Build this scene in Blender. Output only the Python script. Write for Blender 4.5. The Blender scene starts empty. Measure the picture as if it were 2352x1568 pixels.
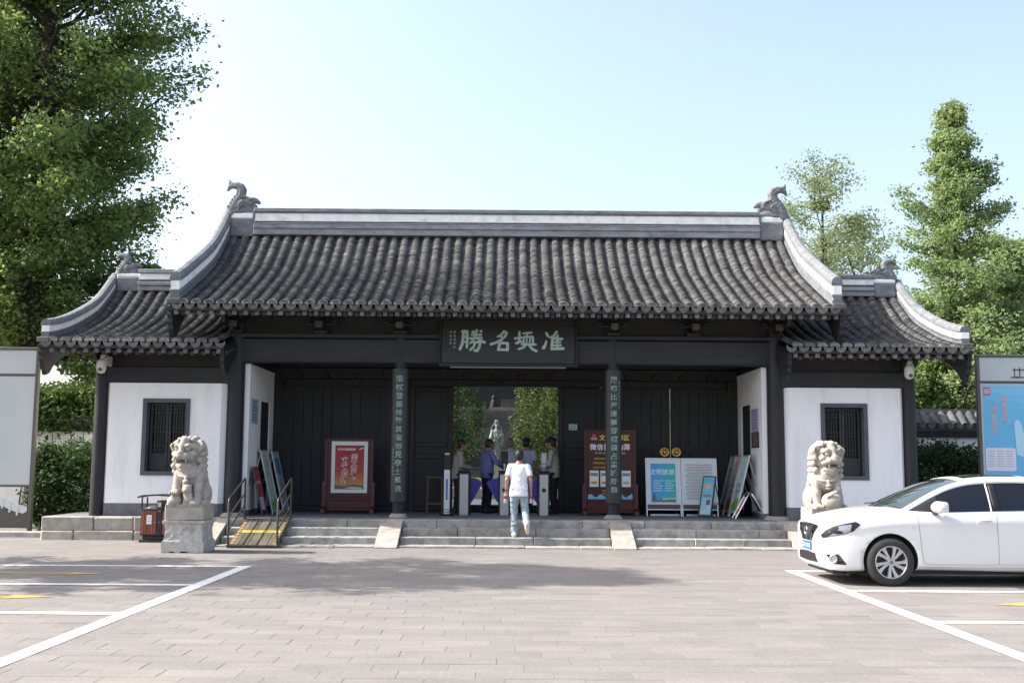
import bpy, bmesh, math, random
import numpy as np
from mathutils import Vector, Matrix
from mathutils.bvhtree import BVHTree

random.seed(7)
RNG = np.random.default_rng(11)
PI = math.pi
SC = bpy.context.scene
COL = SC.collection
R = math.radians

# ------------------------------------------------------------------ camera
FPX = 2500.0
CAM = Vector((0.0, 0.0, 1.6))
_psi, _th, _ro = 13 / 2500.0, math.atan(282 / 2500.0), 0.007
FWD = Vector((math.sin(_psi) * math.cos(_th), math.cos(_psi) * math.cos(_th), math.sin(_th)))
_r0 = Vector((math.cos(_psi), -math.sin(_psi), 0))
_u0 = _r0.cross(FWD)
RGT = _r0 * math.cos(_ro) + _u0 * math.sin(_ro)
UPV = _u0 * math.cos(_ro) - _r0 * math.sin(_ro)
cd = bpy.data.cameras.new('camera')
cd.sensor_width = 36.0
cd.lens = 36.0 * FPX / 2352.0
cd.clip_start, cd.clip_end = 0.1, 3000.0
cam = bpy.data.objects.new('camera', cd)
COL.objects.link(cam)
cam.matrix_world = Matrix(((RGT.x, UPV.x, -FWD.x, CAM.x), (RGT.y, UPV.y, -FWD.y, CAM.y), (RGT.z, UPV.z, -FWD.z, CAM.z), (0, 0, 0, 1)))
SC.camera = cam

# ------------------------------------------------------------------ light
SUN_AZ, SUN_EL = R(-88.0), R(43.0)
world = bpy.data.worlds.new('World')
SC.world = world
world.use_nodes = True
_nt = world.node_tree
_sky = _nt.nodes.new('ShaderNodeTexSky')
_sky.sky_type = 'NISHITA'
_sky.sun_disc = False
_sky.sun_elevation = SUN_EL
_sky.sun_rotation = SUN_AZ
_sky.air_density, _sky.dust_density, _sky.ozone_density = 1.0, 4.0, 1.0
_hs = _nt.nodes.new('ShaderNodeHueSaturation')
_hs.inputs['Saturation'].default_value = 0.86
_nt.links.new(_sky.outputs[0], _hs.inputs['Color'])
_nt.links.new(_hs.outputs[0], _nt.nodes['Background'].inputs[0])
_nt.nodes['Background'].inputs[1].default_value = 0.135
sd = bpy.data.lights.new('sun', 'SUN')
sd.energy, sd.angle, sd.color = 3.3, R(0.55), (1.0, 0.955, 0.88)
sun = bpy.data.objects.new('sun', sd)
COL.objects.link(sun)
SUN_DIR = Vector((math.sin(SUN_AZ) * math.cos(SUN_EL), math.cos(SUN_AZ) * math.cos(SUN_EL), math.sin(SUN_EL)))
sun.rotation_euler = SUN_DIR.to_track_quat('Z', 'Y').to_euler()
SC.view_settings.view_transform = 'Standard'
SC.view_settings.look = 'None'
SC.view_settings.gamma = 1.0
SC.view_settings.use_curve_mapping = False
SC.view_settings.exposure = 1.5
SC.cycles.max_bounces = 8
SC.cycles.transparent_max_bounces = 8
SC.cycles.use_denoising = True


# ------------------------------------------------------------------ objects
def thing(name, label, cat, loc=(0, 0, 0), rz=0.0, group=None, kind=None):
    o = bpy.data.objects.new(name, None)
    o.empty_display_size = 0.2
    COL.objects.link(o)
    o.location = loc
    o.rotation_euler = (0, 0, rz)
    o['label'] = label
    o['category'] = cat
    if group:
        o['group'] = group
    if kind:
        o['kind'] = kind
    return o


def tag(o, label=None, cat=None, group=None, kind=None):
    for k, v in (('label', label), ('category', cat), ('group', group), ('kind', kind)):
        if v:
            o[k] = v
    return o


def _tomat(o):
    """matrix of o from its own loc/rot (parents assumed unscaled)"""
    m = Matrix.Translation(o.location) @ o.rotation_euler.to_matrix().to_4x4()
    if o.parent:
        m = _tomat(o.parent) @ o.matrix_parent_inverse @ m
    return m


def link(name, me, parent=None, world=False, loc=None, rot=None):
    o = bpy.data.objects.new(name, me)
    COL.objects.link(o)
    if loc is not None:
        o.location = loc
    if rot is not None:
        o.rotation_euler = rot
    if parent is not None:
        o.parent = parent
        if world:
            o.matrix_parent_inverse = _tomat(parent).inverted()
    return o


def copy_tree(o, parent=None):
    c = o.copy()
    COL.objects.link(c)
    c.parent = parent
    for ch in [x for x in bpy.data.objects if x.parent == o]:
        copy_tree(ch, c)
    return c


# ------------------------------------------------------------------ mesh builder
class MB:
    def __init__(s):
        s.v, s.f, s.m, s.sm = [], [], [], []

    def add(s, vs, fs, mi=0, smooth=False, mat=None):
        b = len(s.v)
        if mat is not None:
            vs = [mat @ Vector(p) for p in vs]
        s.v.extend([tuple(p) for p in vs])
        for f in fs:
            s.f.append([i + b for i in f])
            s.m.append(mi)
            s.sm.append(smooth)
        return s

    def box(s, lo, hi, mi=0, mat=None):
        x0, y0, z0 = lo
        x1, y1, z1 = hi
        vs = [(x0, y0, z0), (x1, y0, z0), (x1, y1, z0), (x0, y1, z0), (x0, y0, z1), (x1, y0, z1), (x1, y1, z1), (x0, y1, z1)]
        fs = [(0, 3, 2, 1), (4, 5, 6, 7), (0, 1, 5, 4), (1, 2, 6, 5), (2, 3, 7, 6), (3, 0, 4, 7)]
        return s.add(vs, fs, mi, False, mat)

    def bbox(s, lo, hi, b=0.01, mi=0, mat=None):
        """box with chamfered edges"""
        bm = bmesh.new()
        bmesh.ops.create_cube(bm, size=1.0)
        sz = [hi[i] - lo[i] for i in range(3)]
        for v in bm.verts:
            for i in range(3):
                v.co[i] = lo[i] + (v.co[i] + .5) * sz[i]
        bmesh.ops.bevel(bm, geom=bm.edges[:], offset=min(b, min(sz) * .45), segments=1, affect='EDGES')
        bm.verts.index_update()
        s.add([v.co.copy() for v in bm.verts], [[v.index for v in f.verts] for f in bm.faces], mi, False, mat)
        bm.free()
        return s

    def cyl(s, p0, p1, r0, r1=None, n=12, mi=0, caps=True, smooth=True):
        r1 = r0 if r1 is None else r1
        p0, p1 = Vector(p0), Vector(p1)
        d = (p1 - p0).normalized()
        a = d.orthogonal().normalized()
        b = d.cross(a)
        vs = []
        for p, r in ((p0, r0), (p1, r1)):
            for i in range(n):
                t = 2 * PI * i / n
                vs.append(p + (a * math.cos(t) + b * math.sin(t)) * r)
        s.add(vs, [(i, (i + 1) % n, n + (i + 1) % n, n + i) for i in range(n)], mi, smooth)
        if caps:
            s.add(vs[:n], [tuple(range(n - 1, -1, -1))], mi)
            s.add(vs[n:], [tuple(range(n))], mi)
        return s

    def tube(s, pts, r, n=8, mi=0, closed=False):
        pts = [Vector(p) for p in pts]
        rs = r if isinstance(r, (list, tuple)) else [r] * len(pts)
        vs, N = [], len(pts)
        up = None
        for i, p in enumerate(pts):
            if closed:
                d = (pts[(i + 1) % N] - pts[i - 1]).normalized()
            else:
                d = (pts[min(i + 1, N - 1)] - pts[max(i - 1, 0)]).normalized()
            a = d.orthogonal().normalized() if up is None else (up - d * up.dot(d)).normalized()
            up = a
            b = d.cross(a)
            for k in range(n):
                t = 2 * PI * k / n
                vs.append(p + (a * math.cos(t) + b * math.sin(t)) * rs[i])
        fs = []
        for i in range(N if closed else N - 1):
            j = (i + 1) % N
            for k in range(n):
                fs.append((i * n + k, i * n + (k + 1) % n, j * n + (k + 1) % n, j * n + k))
        s.add(vs, fs, mi, True)
        if not closed:
            s.add(vs[:n], [tuple(range(n - 1, -1, -1))], mi)
            s.add(vs[-n:], [tuple(range(n))], mi)
        return s

    def prism(s, poly, d0, d1, axes='xz', mi=0, mat=None):
        """2D polygon (CCW when seen along the minus side) extruded along the third axis"""
        k = {'xz': lambda a, b, d: (a, d, b), 'xy': lambda a, b, d: (a, b, d), 'yz': lambda a, b, d: (d, a, b)}[axes]
        n = len(poly)
        vs = [k(a, b, d0) for a, b in poly] + [k(a, b, d1) for a, b in poly]
        fs = [tuple(range(n - 1, -1, -1)), tuple(range(n, 2 * n))] + [(i, (i + 1) % n, n + (i + 1) % n, n + i) for i in range(n)]
        return s.add(vs, fs, mi, False, mat)

    def lathe(s, prof, c=(0, 0, 0), n=20, mi=0, smooth=True, caps=True):
        vs, fs = [], []
        for r, z in prof:
            for i in range(n):
                t = 2 * PI * i / n
                vs.append((c[0] + r * math.cos(t), c[1] + r * math.sin(t), c[2] + z))
        for j in range(len(prof) - 1):
            for i in range(n):
                fs.append((j * n + i, j * n + (i + 1) % n, (j + 1) * n + (i + 1) % n, (j + 1) * n + i))
        s.add(vs, fs, mi, smooth)
        if caps:
            s.add(vs[:n], [tuple(range(n - 1, -1, -1))], mi)
            s.add(vs[-n:], [tuple(range(n))], mi)
        return s

    def ball(s, c, r, n=10, mi=0):
        r = (r, r, r) if not isinstance(r, (tuple, list)) else r
        prof = [(math.sin(PI * j / n), -math.cos(PI * j / n)) for j in range(1, n)]
        m = 2 * n
        vs = [(c[0], c[1], c[2] - r[2])]
        for a, z in prof:
            for i in range(m):
                t = 2 * PI * i / m
                vs.append((c[0] + a * r[0] * math.cos(t), c[1] + a * r[1] * math.sin(t), c[2] + z * r[2]))
        vs.append((c[0], c[1], c[2] + r[2]))
        fs = [(0, 1 + (i + 1) % m, 1 + i) for i in range(m)]
        for j in range(len(prof) - 1):
            for i in range(m):
                fs.append((1 + j * m + i, 1 + j * m + (i + 1) % m, 1 + (j + 1) * m + (i + 1) % m, 1 + (j + 1) * m + i))
        L = len(vs) - 1
        k = 1 + (len(prof) - 1) * m
        fs += [(L, k + i, k + (i + 1) % m) for i in range(m)]
        return s.add(vs, fs, mi, True)

    def mesh(s, name, mats):
        me = bpy.data.meshes.new(name)
        me.from_pydata([tuple(p) for p in s.v], [], s.f)
        mats = mats if isinstance(mats, (list, tuple)) else [mats]
        for m in mats:
            me.materials.append(m)
        me.polygons.foreach_set('material_index', s.m)
        me.polygons.foreach_set('use_smooth', s.sm)
        me.update()
        return me

    def build(s, name, mats, parent=None, world=False, loc=None, rot=None, weld=False):
        me = s.mesh(name, mats)
        if weld:
            bm = bmesh.new()
            bm.from_mesh(me)
            bmesh.ops.remove_doubles(bm, verts=bm.verts[:], dist=1e-4)
            bmesh.ops.recalc_face_normals(bm, faces=bm.faces[:])
            bm.to_mesh(me)
            bm.free()
        return link(name, me, parent, world, loc, rot)


def np_mesh(name, V, F, mats, smooth=False, mi=None):
    """V (n,3), F (m,k) arrays"""
    me = bpy.data.meshes.new(name)
    V = np.asarray(V, np.float32)
    F = np.asarray(F, np.int32)
    m, k = F.shape
    me.vertices.add(len(V))
    me.vertices.foreach_set('co', V.ravel())
    me.loops.add(m * k)
    me.loops.foreach_set('vertex_index', F.ravel())
    me.polygons.add(m)
    me.polygons.foreach_set('loop_start', np.arange(0, m * k, k, dtype=np.int32))
    me.polygons.foreach_set('loop_total', np.full(m, k, np.int32))
    for mm in (mats if isinstance(mats, (list, tuple)) else [mats]):
        me.materials.append(mm)
    if mi is not None:
        me.polygons.foreach_set('material_index', np.asarray(mi, np.int32))
    me.polygons.foreach_set('use_smooth', np.full(m, smooth, bool))
    me.update(calc_edges=True)
    return me


# ------------------------------------------------------------------ text as flat mesh
_tc = {}


def text_mb(txt, size, bold=0.0, depth=0.0):
    """returns verts (x,y) list and faces of text centred at 0 with given em size"""
    key = (txt, bold)
    if key not in _tc:
        c = bpy.data.curves.new('t', 'FONT')
        c.body = txt
        c.size = 1.0
        c.offset = bold
        c.resolution_u = 2
        c.align_x, c.align_y = 'CENTER', 'CENTER'
        o = bpy.data.objects.new('t', c)
        COL.objects.link(o)
        dg = bpy.context.evaluated_depsgraph_get()
        me = bpy.data.meshes.new_from_object(o.evaluated_get(dg))
        vs = [(v.co.x, v.co.y) for v in me.vertices]
        fs = [list(p.vertices) for p in me.polygons]
        bpy.data.objects.remove(o)
        bpy.data.curves.remove(c)
        bpy.data.meshes.remove(me)
        if vs:
            cx = (min(v[0] for v in vs) + max(v[0] for v in vs)) / 2
            cy = (min(v[1] for v in vs) + max(v[1] for v in vs)) / 2
            vs = [(a - cx, b - cy) for a, b in vs]
        _tc[key] = (vs, fs)
    vs, fs = _tc[key]
    return [(a * size, b * size) for a, b in vs], fs


def put_text(mb, txt, size, f, mi=0, bold=0.0, sx=1.0):
    """f maps local (x,y) to 3D"""
    vs, fs = text_mb(txt, size, bold)
    mb.add([f(a * sx, b) for a, b in vs], fs, mi)


# ------------------------------------------------------------------ signed-distance sculpting
class SDF:
    def __init__(s, lo, hi, h):
        s.lo = np.array(lo, np.float32)
        s.h = h
        s.n = [int(math.ceil((hi[i] - lo[i]) / h)) + 1 for i in range(3)]
        s.ax = [(s.lo[i] + np.arange(s.n[i]) * h).astype(np.float32) for i in range(3)]
        s.d = np.full(s.n, 0.3, np.float32)

    def _reg(s, lo, hi, pad):
        sl = []
        for i in range(3):
            a = max(0, int((lo[i] - pad - s.lo[i]) / s.h))
            b = min(s.n[i], int((hi[i] + pad - s.lo[i]) / s.h) + 2)
            if b <= a:
                return None
            sl.append(slice(a, b))
        x, y, z = (s.ax[i][sl[i]] for i in range(3))
        return tuple(sl), x[:, None, None], y[None, :, None], z[None, None, :]

    def _mix(s, sl, e, k, sub):
        d = s.d[sl]
        if sub:
            e = -e
            if k > 0:
                h = np.clip(.5 - .5 * (d - e) / k, 0, 1)
                s.d[sl] = d + (e - d) * h + k * h * (1 - h)
            else:
                s.d[sl] = np.maximum(d, e)
        elif k > 0:
            h = np.clip(.5 + .5 * (d - e) / k, 0, 1)
            s.d[sl] = d + (e - d) * h - k * h * (1 - h)
        else:
            s.d[sl] = np.minimum(d, e)

    def cap(s, a, b, ra, rb=None, k=0.02, sub=False):
        rb = ra if rb is None else rb
        r = max(ra, rb)
        g = s._reg([min(a[i], b[i]) - r for i in range(3)], [max(a[i], b[i]) + r for i in range(3)], k + 2 * s.h)
        if g is None:
            return s
        sl, x, y, z = g
        ab = [b[i] - a[i] for i in range(3)]
        L = sum(q * q for q in ab) + 1e-9
        t = np.clip(((x - a[0]) * ab[0] + (y - a[1]) * ab[1] + (z - a[2]) * ab[2]) / L, 0, 1)
        e = np.sqrt((x - a[0] - t * ab[0]) ** 2 + (y - a[1] - t * ab[1]) ** 2 + (z - a[2] - t * ab[2]) ** 2) - (ra + (rb - ra) * t)
        s._mix(sl, e, k, sub)
        return s

    def path(s, pts, rs, k=0.02, sub=False):
        for i in range(len(pts) - 1):
            s.cap(pts[i], pts[i + 1], rs[i], rs[i + 1], k, sub)
        return s

    def ell(s, c, r, k=0.02, sub=False, rot=None):
        m = max(r)
        b = [m] * 3 if rot is not None else r
        g = s._reg([c[i] - b[i] for i in range(3)], [c[i] + b[i] for i in range(3)], k + 2 * s.h)
        if g is None:
            return s
        sl, x, y, z = g
        x, y, z = x - c[0], y - c[1], z - c[2]
        if rot is not None:
            M = rot.transposed()
            x, y, z = (M[i][0] * x + M[i][1] * y + M[i][2] * z for i in range(3))
        k0 = np.sqrt((x / r[0]) ** 2 + (y / r[1]) ** 2 + (z / r[2]) ** 2)
        k1 = np.sqrt((x / r[0] ** 2) ** 2 + (y / r[1] ** 2) ** 2 + (z / r[2] ** 2) ** 2) + 1e-6
        s._mix(sl, k0 * (k0 - 1) / k1, k, sub)
        return s

    def box(s, c, hs, rd=0.02, k=0.02, sub=False):
        g = s._reg([c[i] - hs[i] for i in range(3)], [c[i] + hs[i] for i in range(3)], k + 2 * s.h)
        if g is None:
            return s
        sl, x, y, z = g
        q = [np.abs(v - c[i]) - (hs[i] - rd) for i, v in enumerate((x, y, z))]
        e = np.sqrt(sum(np.maximum(v, 0) ** 2 for v in q)) + np.minimum(np.maximum(np.maximum(q[0], q[1]), q[2]), 0) - rd
        s._mix(sl, e, k, sub)
        return s

    def mesh(s, name, mat, smooth=True):
        d = s.d
        d[0], d[-1] = .3, .3
        d[:, 0], d[:, -1] = .3, .3
        d[:, :, 0], d[:, :, -1] = .3, .3
        ins = d < 0
        nx, ny, nz = d.shape
        c = sum(ins[i:nx - 1 + i, j:ny - 1 + j, k:nz - 1 + k].astype(np.int8) for i in (0, 1) for j in (0, 1) for k in (0, 1))
        I, J, K = np.nonzero((c > 0) & (c < 8))
        idx = np.full(c.shape, -1, np.int32)
        idx[I, J, K] = np.arange(len(I))
        P = np.zeros((len(I), 3), np.float32)
        W = np.zeros(len(I), np.float32)
        cor = [(i, j, k) for i in (0, 1) for j in (0, 1) for k in (0, 1)]
        for a in cor:
            for ax in range(3):
                if a[ax] == 0:
                    b = list(a)
                    b[ax] = 1
                    da, db = d[I + a[0], J + a[1], K + a[2]], d[I + b[0], J + b[1], K + b[2]]
                    x = (da < 0) != (db < 0)
                    t = np.where(x, da / np.where(x, da - db, 1), 0)
                    for q in range(3):
                        P[:, q] += np.where(x, a[q] + (t if q == ax else 0), 0)
                    W += x
        P /= W[:, None]
        V = s.lo + (np.stack([I, J, K], 1) + P) * s.h
        F = []
        for ax in range(3):
            o1, o2 = [(1, 2), (2, 0), (0, 1)][ax]
            sa = [slice(1, n - 1) for n in d.shape]
            sb = list(sa)
            sa[ax], sb[ax] = slice(0, d.shape[ax] - 1), slice(1, d.shape[ax])
            A, B = ins[tuple(sa)], ins[tuple(sb)]
            e = np.argwhere(A != B)
            off = np.array([1, 1, 1])
            off[ax] = 0
            e = e + off
            fl = ins[e[:, 0], e[:, 1], e[:, 2]]
            q = []
            for da, db in ((0, 0), (-1, 0), (-1, -1), (0, -1)):
                ee = e.copy()
                ee[:, o1] += da
                ee[:, o2] += db
                q.append(idx[ee[:, 0], ee[:, 1], ee[:, 2]])
            q = np.stack(q, 1)
            q[~fl] = q[~fl][:, ::-1]
            F.append(q)
        F = np.concatenate(F)
        return np_mesh(name, V, F, mat, smooth)


# ------------------------------------------------------------------ materials
def _n(nt, t, **kw):
    n = nt.nodes.new(t)
    for k, v in kw.items():
        setattr(n, k, v)
    return n


def mat(name, col, rough=0.7, metal=0.0, var=0.0, scale=4.0, col2=None, bump=0.0, bscale=60.0, rnd=0.0, spec=0.4, stretch=None,
        dirt=None, dirt_scale=2.0, dirt_amt=0.5, coat=0.0, trans=0.0, det=4.0, isl=0.0):
    m = bpy.data.materials.new(name)
    m.use_nodes = True
    nt = m.node_tree
    L = nt.links.new
    b = nt.nodes['Principled BSDF']
    b.inputs['Roughness'].default_value = rough
    b.inputs['Metallic'].default_value = metal
    b.inputs['Specular IOR Level'].default_value = spec
    if coat:
        b.inputs['Coat Weight'].default_value = coat
        b.inputs['Coat Roughness'].default_value = 0.04
    col = tuple(col) + (1,)
    b.inputs['Base Color'].default_value = col
    if not (var or rnd or bump or dirt):
        return m
    geo = _n(nt, 'ShaderNodeNewGeometry')
    vec = geo.outputs['Position']
    if stretch:
        mp = _n(nt, 'ShaderNodeMapping')
        mp.inputs['Scale'].default_value = stretch
        L(vec, mp.inputs['Vector'])
        vec = mp.outputs[0]
    cur = None
    if var:
        n = _n(nt, 'ShaderNodeTexNoise')
        n.inputs['Scale'].default_value = scale
        n.inputs['Detail'].default_value = det
        n.inputs['Roughness'].default_value = 0.6
        L(vec, n.inputs['Vector'])
        r = _n(nt, 'ShaderNodeValToRGB')
        r.color_ramp.elements[0].position, r.color_ramp.elements[1].position = 0.3, 0.7
        c1 = tuple(min(1, c * (1 - var)) for c in col[:3])
        c2 = col2 if col2 else tuple(min(1, c * (1 + var)) for c in col[:3])
        r.color_ramp.elements[0].color, r.color_ramp.elements[1].color = c1 + (1,), tuple(c2) + (1,)
        L(n.outputs[0], r.inputs[0])
        cur = r.outputs[0]
    if dirt:
        n = _n(nt, 'ShaderNodeTexNoise')
        n.inputs['Scale'].default_value = dirt_scale
        n.inputs['Detail'].default_value = 6.0
        n.inputs['Roughness'].default_value = 0.7
        L(vec, n.inputs['Vector'])
        r = _n(nt, 'ShaderNodeValToRGB')
        r.color_ramp.elements[0].position, r.color_ramp.elements[1].position = 0.5, 0.72
        r.color_ramp.elements[0].color, r.color_ramp.elements[1].color = (0, 0, 0, 1), (dirt_amt,) * 3 + (1,)
        L(n.outputs[0], r.inputs[0])
        mx = _n(nt, 'ShaderNodeMix', data_type='RGBA')
        L(r.outputs[0], mx.inputs[0])
        if cur is not None:
            L(cur, mx.inputs[6])
        else:
            mx.inputs[6].default_value = col
        mx.inputs[7].default_value = tuple(dirt) + (1,)
        cur = mx.outputs[2]
    if isl:
        mr = _n(nt, 'ShaderNodeMapRange')
        mr.inputs[3].default_value, mr.inputs[4].default_value = 1 - isl, 1 + isl
        L(geo.outputs['Random Per Island'], mr.inputs[0])
        hs = _n(nt, 'ShaderNodeHueSaturation')
        L(mr.outputs[0], hs.inputs['Value'])
        L(cur, hs.inputs['Color'])
        cur = hs.outputs[0]
    if rnd:
        oi = _n(nt, 'ShaderNodeObjectInfo')
        mr = _n(nt, 'ShaderNodeMapRange')
        mr.inputs[3].default_value, mr.inputs[4].default_value = 1 - rnd, 1 + rnd
        L(oi.outputs['Random'], mr.inputs[0])
        hs = _n(nt, 'ShaderNodeHueSaturation')
        L(mr.outputs[0], hs.inputs['Value'])
        if cur is not None:
            L(cur, hs.inputs['Color'])
        else:
            hs.inputs['Color'].default_value = col
        cur = hs.outputs[0]
    if cur is not None:
        L(cur, b.inputs['Base Color'])
    if bump:
        n = _n(nt, 'ShaderNodeTexNoise')
        n.inputs['Scale'].default_value = bscale
        n.inputs['Detail'].default_value = 5.0
        L(vec, n.inputs['Vector'])
        bp = _n(nt, 'ShaderNodeBump')
        bp.inputs['Strength'].default_value = bump
        bp.inputs['Distance'].default_value = 0.02
        L(n.outputs[0], bp.inputs['Height'])
        L(bp.outputs[0], b.inputs['Normal'])
    return m


def glass_mat(name, col, rough=0.03, alpha=0.6):
    """tinted glazing: a see-through tint mixed with a glossy face"""
    m = bpy.data.materials.new(name)
    m.use_nodes = True
    nt = m.node_tree
    nt.nodes.clear()
    L = nt.links.new
    out = _n(nt, 'ShaderNodeOutputMaterial')
    tr = _n(nt, 'ShaderNodeBsdfTransparent')
    tr.inputs[0].default_value = tuple(col) + (1,)
    gl = _n(nt, 'ShaderNodeBsdfGlossy')
    gl.inputs['Roughness'].default_value = rough
    fr = _n(nt, 'ShaderNodeFresnel')
    fr.inputs['IOR'].default_value = 1.5
    mx = _n(nt, 'ShaderNodeMixShader')
    L(fr.outputs[0], mx.inputs[0])
    L(tr.outputs[0], mx.inputs[1])
    L(gl.outputs[0], mx.inputs[2])
    L(mx.outputs[0], out.inputs[0])
    return m


def leaf_mat(name, c1, c2, c3=None, trans=0.45, scale=1.2):
    m = bpy.data.materials.new(name)
    m.use_nodes = True
    nt = m.node_tree
    nt.nodes.clear()
    L = nt.links.new
    out = _n(nt, 'ShaderNodeOutputMaterial')
    geo = _n(nt, 'ShaderNodeNewGeometry')
    n = _n(nt, 'ShaderNodeTexNoise')
    n.inputs['Scale'].default_value = scale
    n.inputs['Detail'].default_value = 3
    L(geo.outputs['Position'], n.inputs['Vector'])
    w = _n(nt, 'ShaderNodeTexWhiteNoise')
    L(geo.outputs['Random Per Island'], w.inputs['Vector'])
    ad = _n(nt, 'ShaderNodeMath', operation='MULTIPLY_ADD')
    L(geo.outputs['Random Per Island'], ad.inputs[0])
    ad.inputs[1].default_value = 0.5
    L(n.outputs[0], ad.inputs[2])
    r = _n(nt, 'ShaderNodeValToRGB')
    r.color_ramp.elements[0].position, r.color_ramp.elements[1].position = 0.4, 1.05
    r.color_ramp.elements[0].color, r.color_ramp.elements[1].color = tuple(c1) + (1,), tuple(c2) + (1,)
    L(ad.outputs[0], r.inputs[0])
    p = _n(nt, 'ShaderNodeBsdfPrincipled')
    p.inputs['Roughness'].default_value = 0.55
    p.inputs['Specular IOR Level'].default_value = 0.35
    L(r.outputs[0], p.inputs['Base Color'])
    t = _n(nt, 'ShaderNodeBsdfTranslucent')
    hs = _n(nt, 'ShaderNodeHueSaturation')
    hs.inputs['Hue'].default_value = 0.485
    hs.inputs['Value'].default_value = 1.7
    L(r.outputs[0], hs.inputs['Color'])
    L(hs.outputs[0], t.inputs[0])
    mx = _n(nt, 'ShaderNodeMixShader')
    mx.inputs[0].default_value = trans
    L(p.outputs[0], mx.inputs[1])
    L(t.outputs[0], mx.inputs[2])
    L(mx.outputs[0], out.inputs[0])
    return m


def paver_mat(name, c1, c2, c3, L1=0.6, L2=0.3):
    """stone paving: every slab its own tone (found from its place in the bond), weathered"""
    m = bpy.data.materials.new(name)
    m.use_nodes = True
    nt = m.node_tree
    L = nt.links.new
    b = nt.nodes['Principled BSDF']
    b.inputs['Roughness'].default_value = 0.85
    b.inputs['Specular IOR Level'].default_value = 0.25
    geo = _n(nt, 'ShaderNodeNewGeometry')
    sp = _n(nt, 'ShaderNodeSeparateXYZ')
    L(geo.outputs['Position'], sp.inputs[0])

    def mth(op, a, bb=None, c=None):
        q = _n(nt, 'ShaderNodeMath', operation=op)
        for i, x in enumerate((a, bb, c)):
            if x is None:
                continue
            if isinstance(x, (int, float)):
                q.inputs[i].default_value = x
            else:
                L(x, q.inputs[i])
        return q.outputs[0]
    row = mth('FLOOR', mth('DIVIDE', sp.outputs[1], L2))
    sh = mth('MULTIPLY', mth('FRACT', mth('MULTIPLY', row, 0.37)), 1.0)
    colm = mth('FLOOR', mth('ADD', mth('DIVIDE', sp.outputs[0], L1), sh))
    cb = _n(nt, 'ShaderNodeCombineXYZ')
    L(row, cb.inputs[0])
    L(colm, cb.inputs[1])
    wn = _n(nt, 'ShaderNodeTexWhiteNoise')
    L(cb.outputs[0], wn.inputs['Vector'])
    r = _n(nt, 'ShaderNodeValToRGB')
    e = r.color_ramp.elements
    e[0].position, e[1].position = 0.0, 1.0
    e[0].color, e[1].color = tuple(c1) + (1,), tuple(c3) + (1,)
    k = e.new(0.55)
    k.color = tuple(c2) + (1,)
    L(wn.outputs['Value'], r.inputs[0])
    n = _n(nt, 'ShaderNodeTexNoise')
    n.inputs['Scale'].default_value = 1.3
    n.inputs['Detail'].default_value = 7
    n.inputs['Roughness'].default_value = 0.72
    mp = _n(nt, 'ShaderNodeMapping')
    mp.inputs['Scale'].default_value = (0.7, 2.2, 1)
    L(geo.outputs['Position'], mp.inputs['Vector'])
    L(mp.outputs[0], n.inputs['Vector'])
    mr = _n(nt, 'ShaderNodeMapRange')
    mr.inputs[1].default_value, mr.inputs[2].default_value = 0.3, 0.7
    mr.inputs[3].default_value, mr.inputs[4].default_value = 0.86, 1.15
    L(n.outputs[0], mr.inputs[0])
    n2 = _n(nt, 'ShaderNodeTexNoise')
    n2.inputs['Scale'].default_value = 30
    n2.inputs['Detail'].default_value = 5
    L(geo.outputs['Position'], n2.inputs['Vector'])
    mr2 = _n(nt, 'ShaderNodeMapRange')
    mr2.inputs[1].default_value, mr2.inputs[2].default_value = 0.3, 0.7
    mr2.inputs[3].default_value, mr2.inputs[4].default_value = 0.86, 1.13
    L(n2.outputs[0], mr2.inputs[0])
    hs = _n(nt, 'ShaderNodeHueSaturation')
    L(mth('MULTIPLY', mr.outputs[0], mr2.outputs[0]), hs.inputs['Value'])
    L(r.outputs[0], hs.inputs['Color'])
    L(hs.outputs[0], b.inputs['Base Color'])
    bp = _n(nt, 'ShaderNodeBump')
    bp.inputs['Strength'].default_value = 0.25
    bp.inputs['Distance'].default_value = 0.01
    L(n2.outputs[0], bp.inputs['Height'])
    L(bp.outputs[0], b.inputs['Normal'])
    return m


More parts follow.
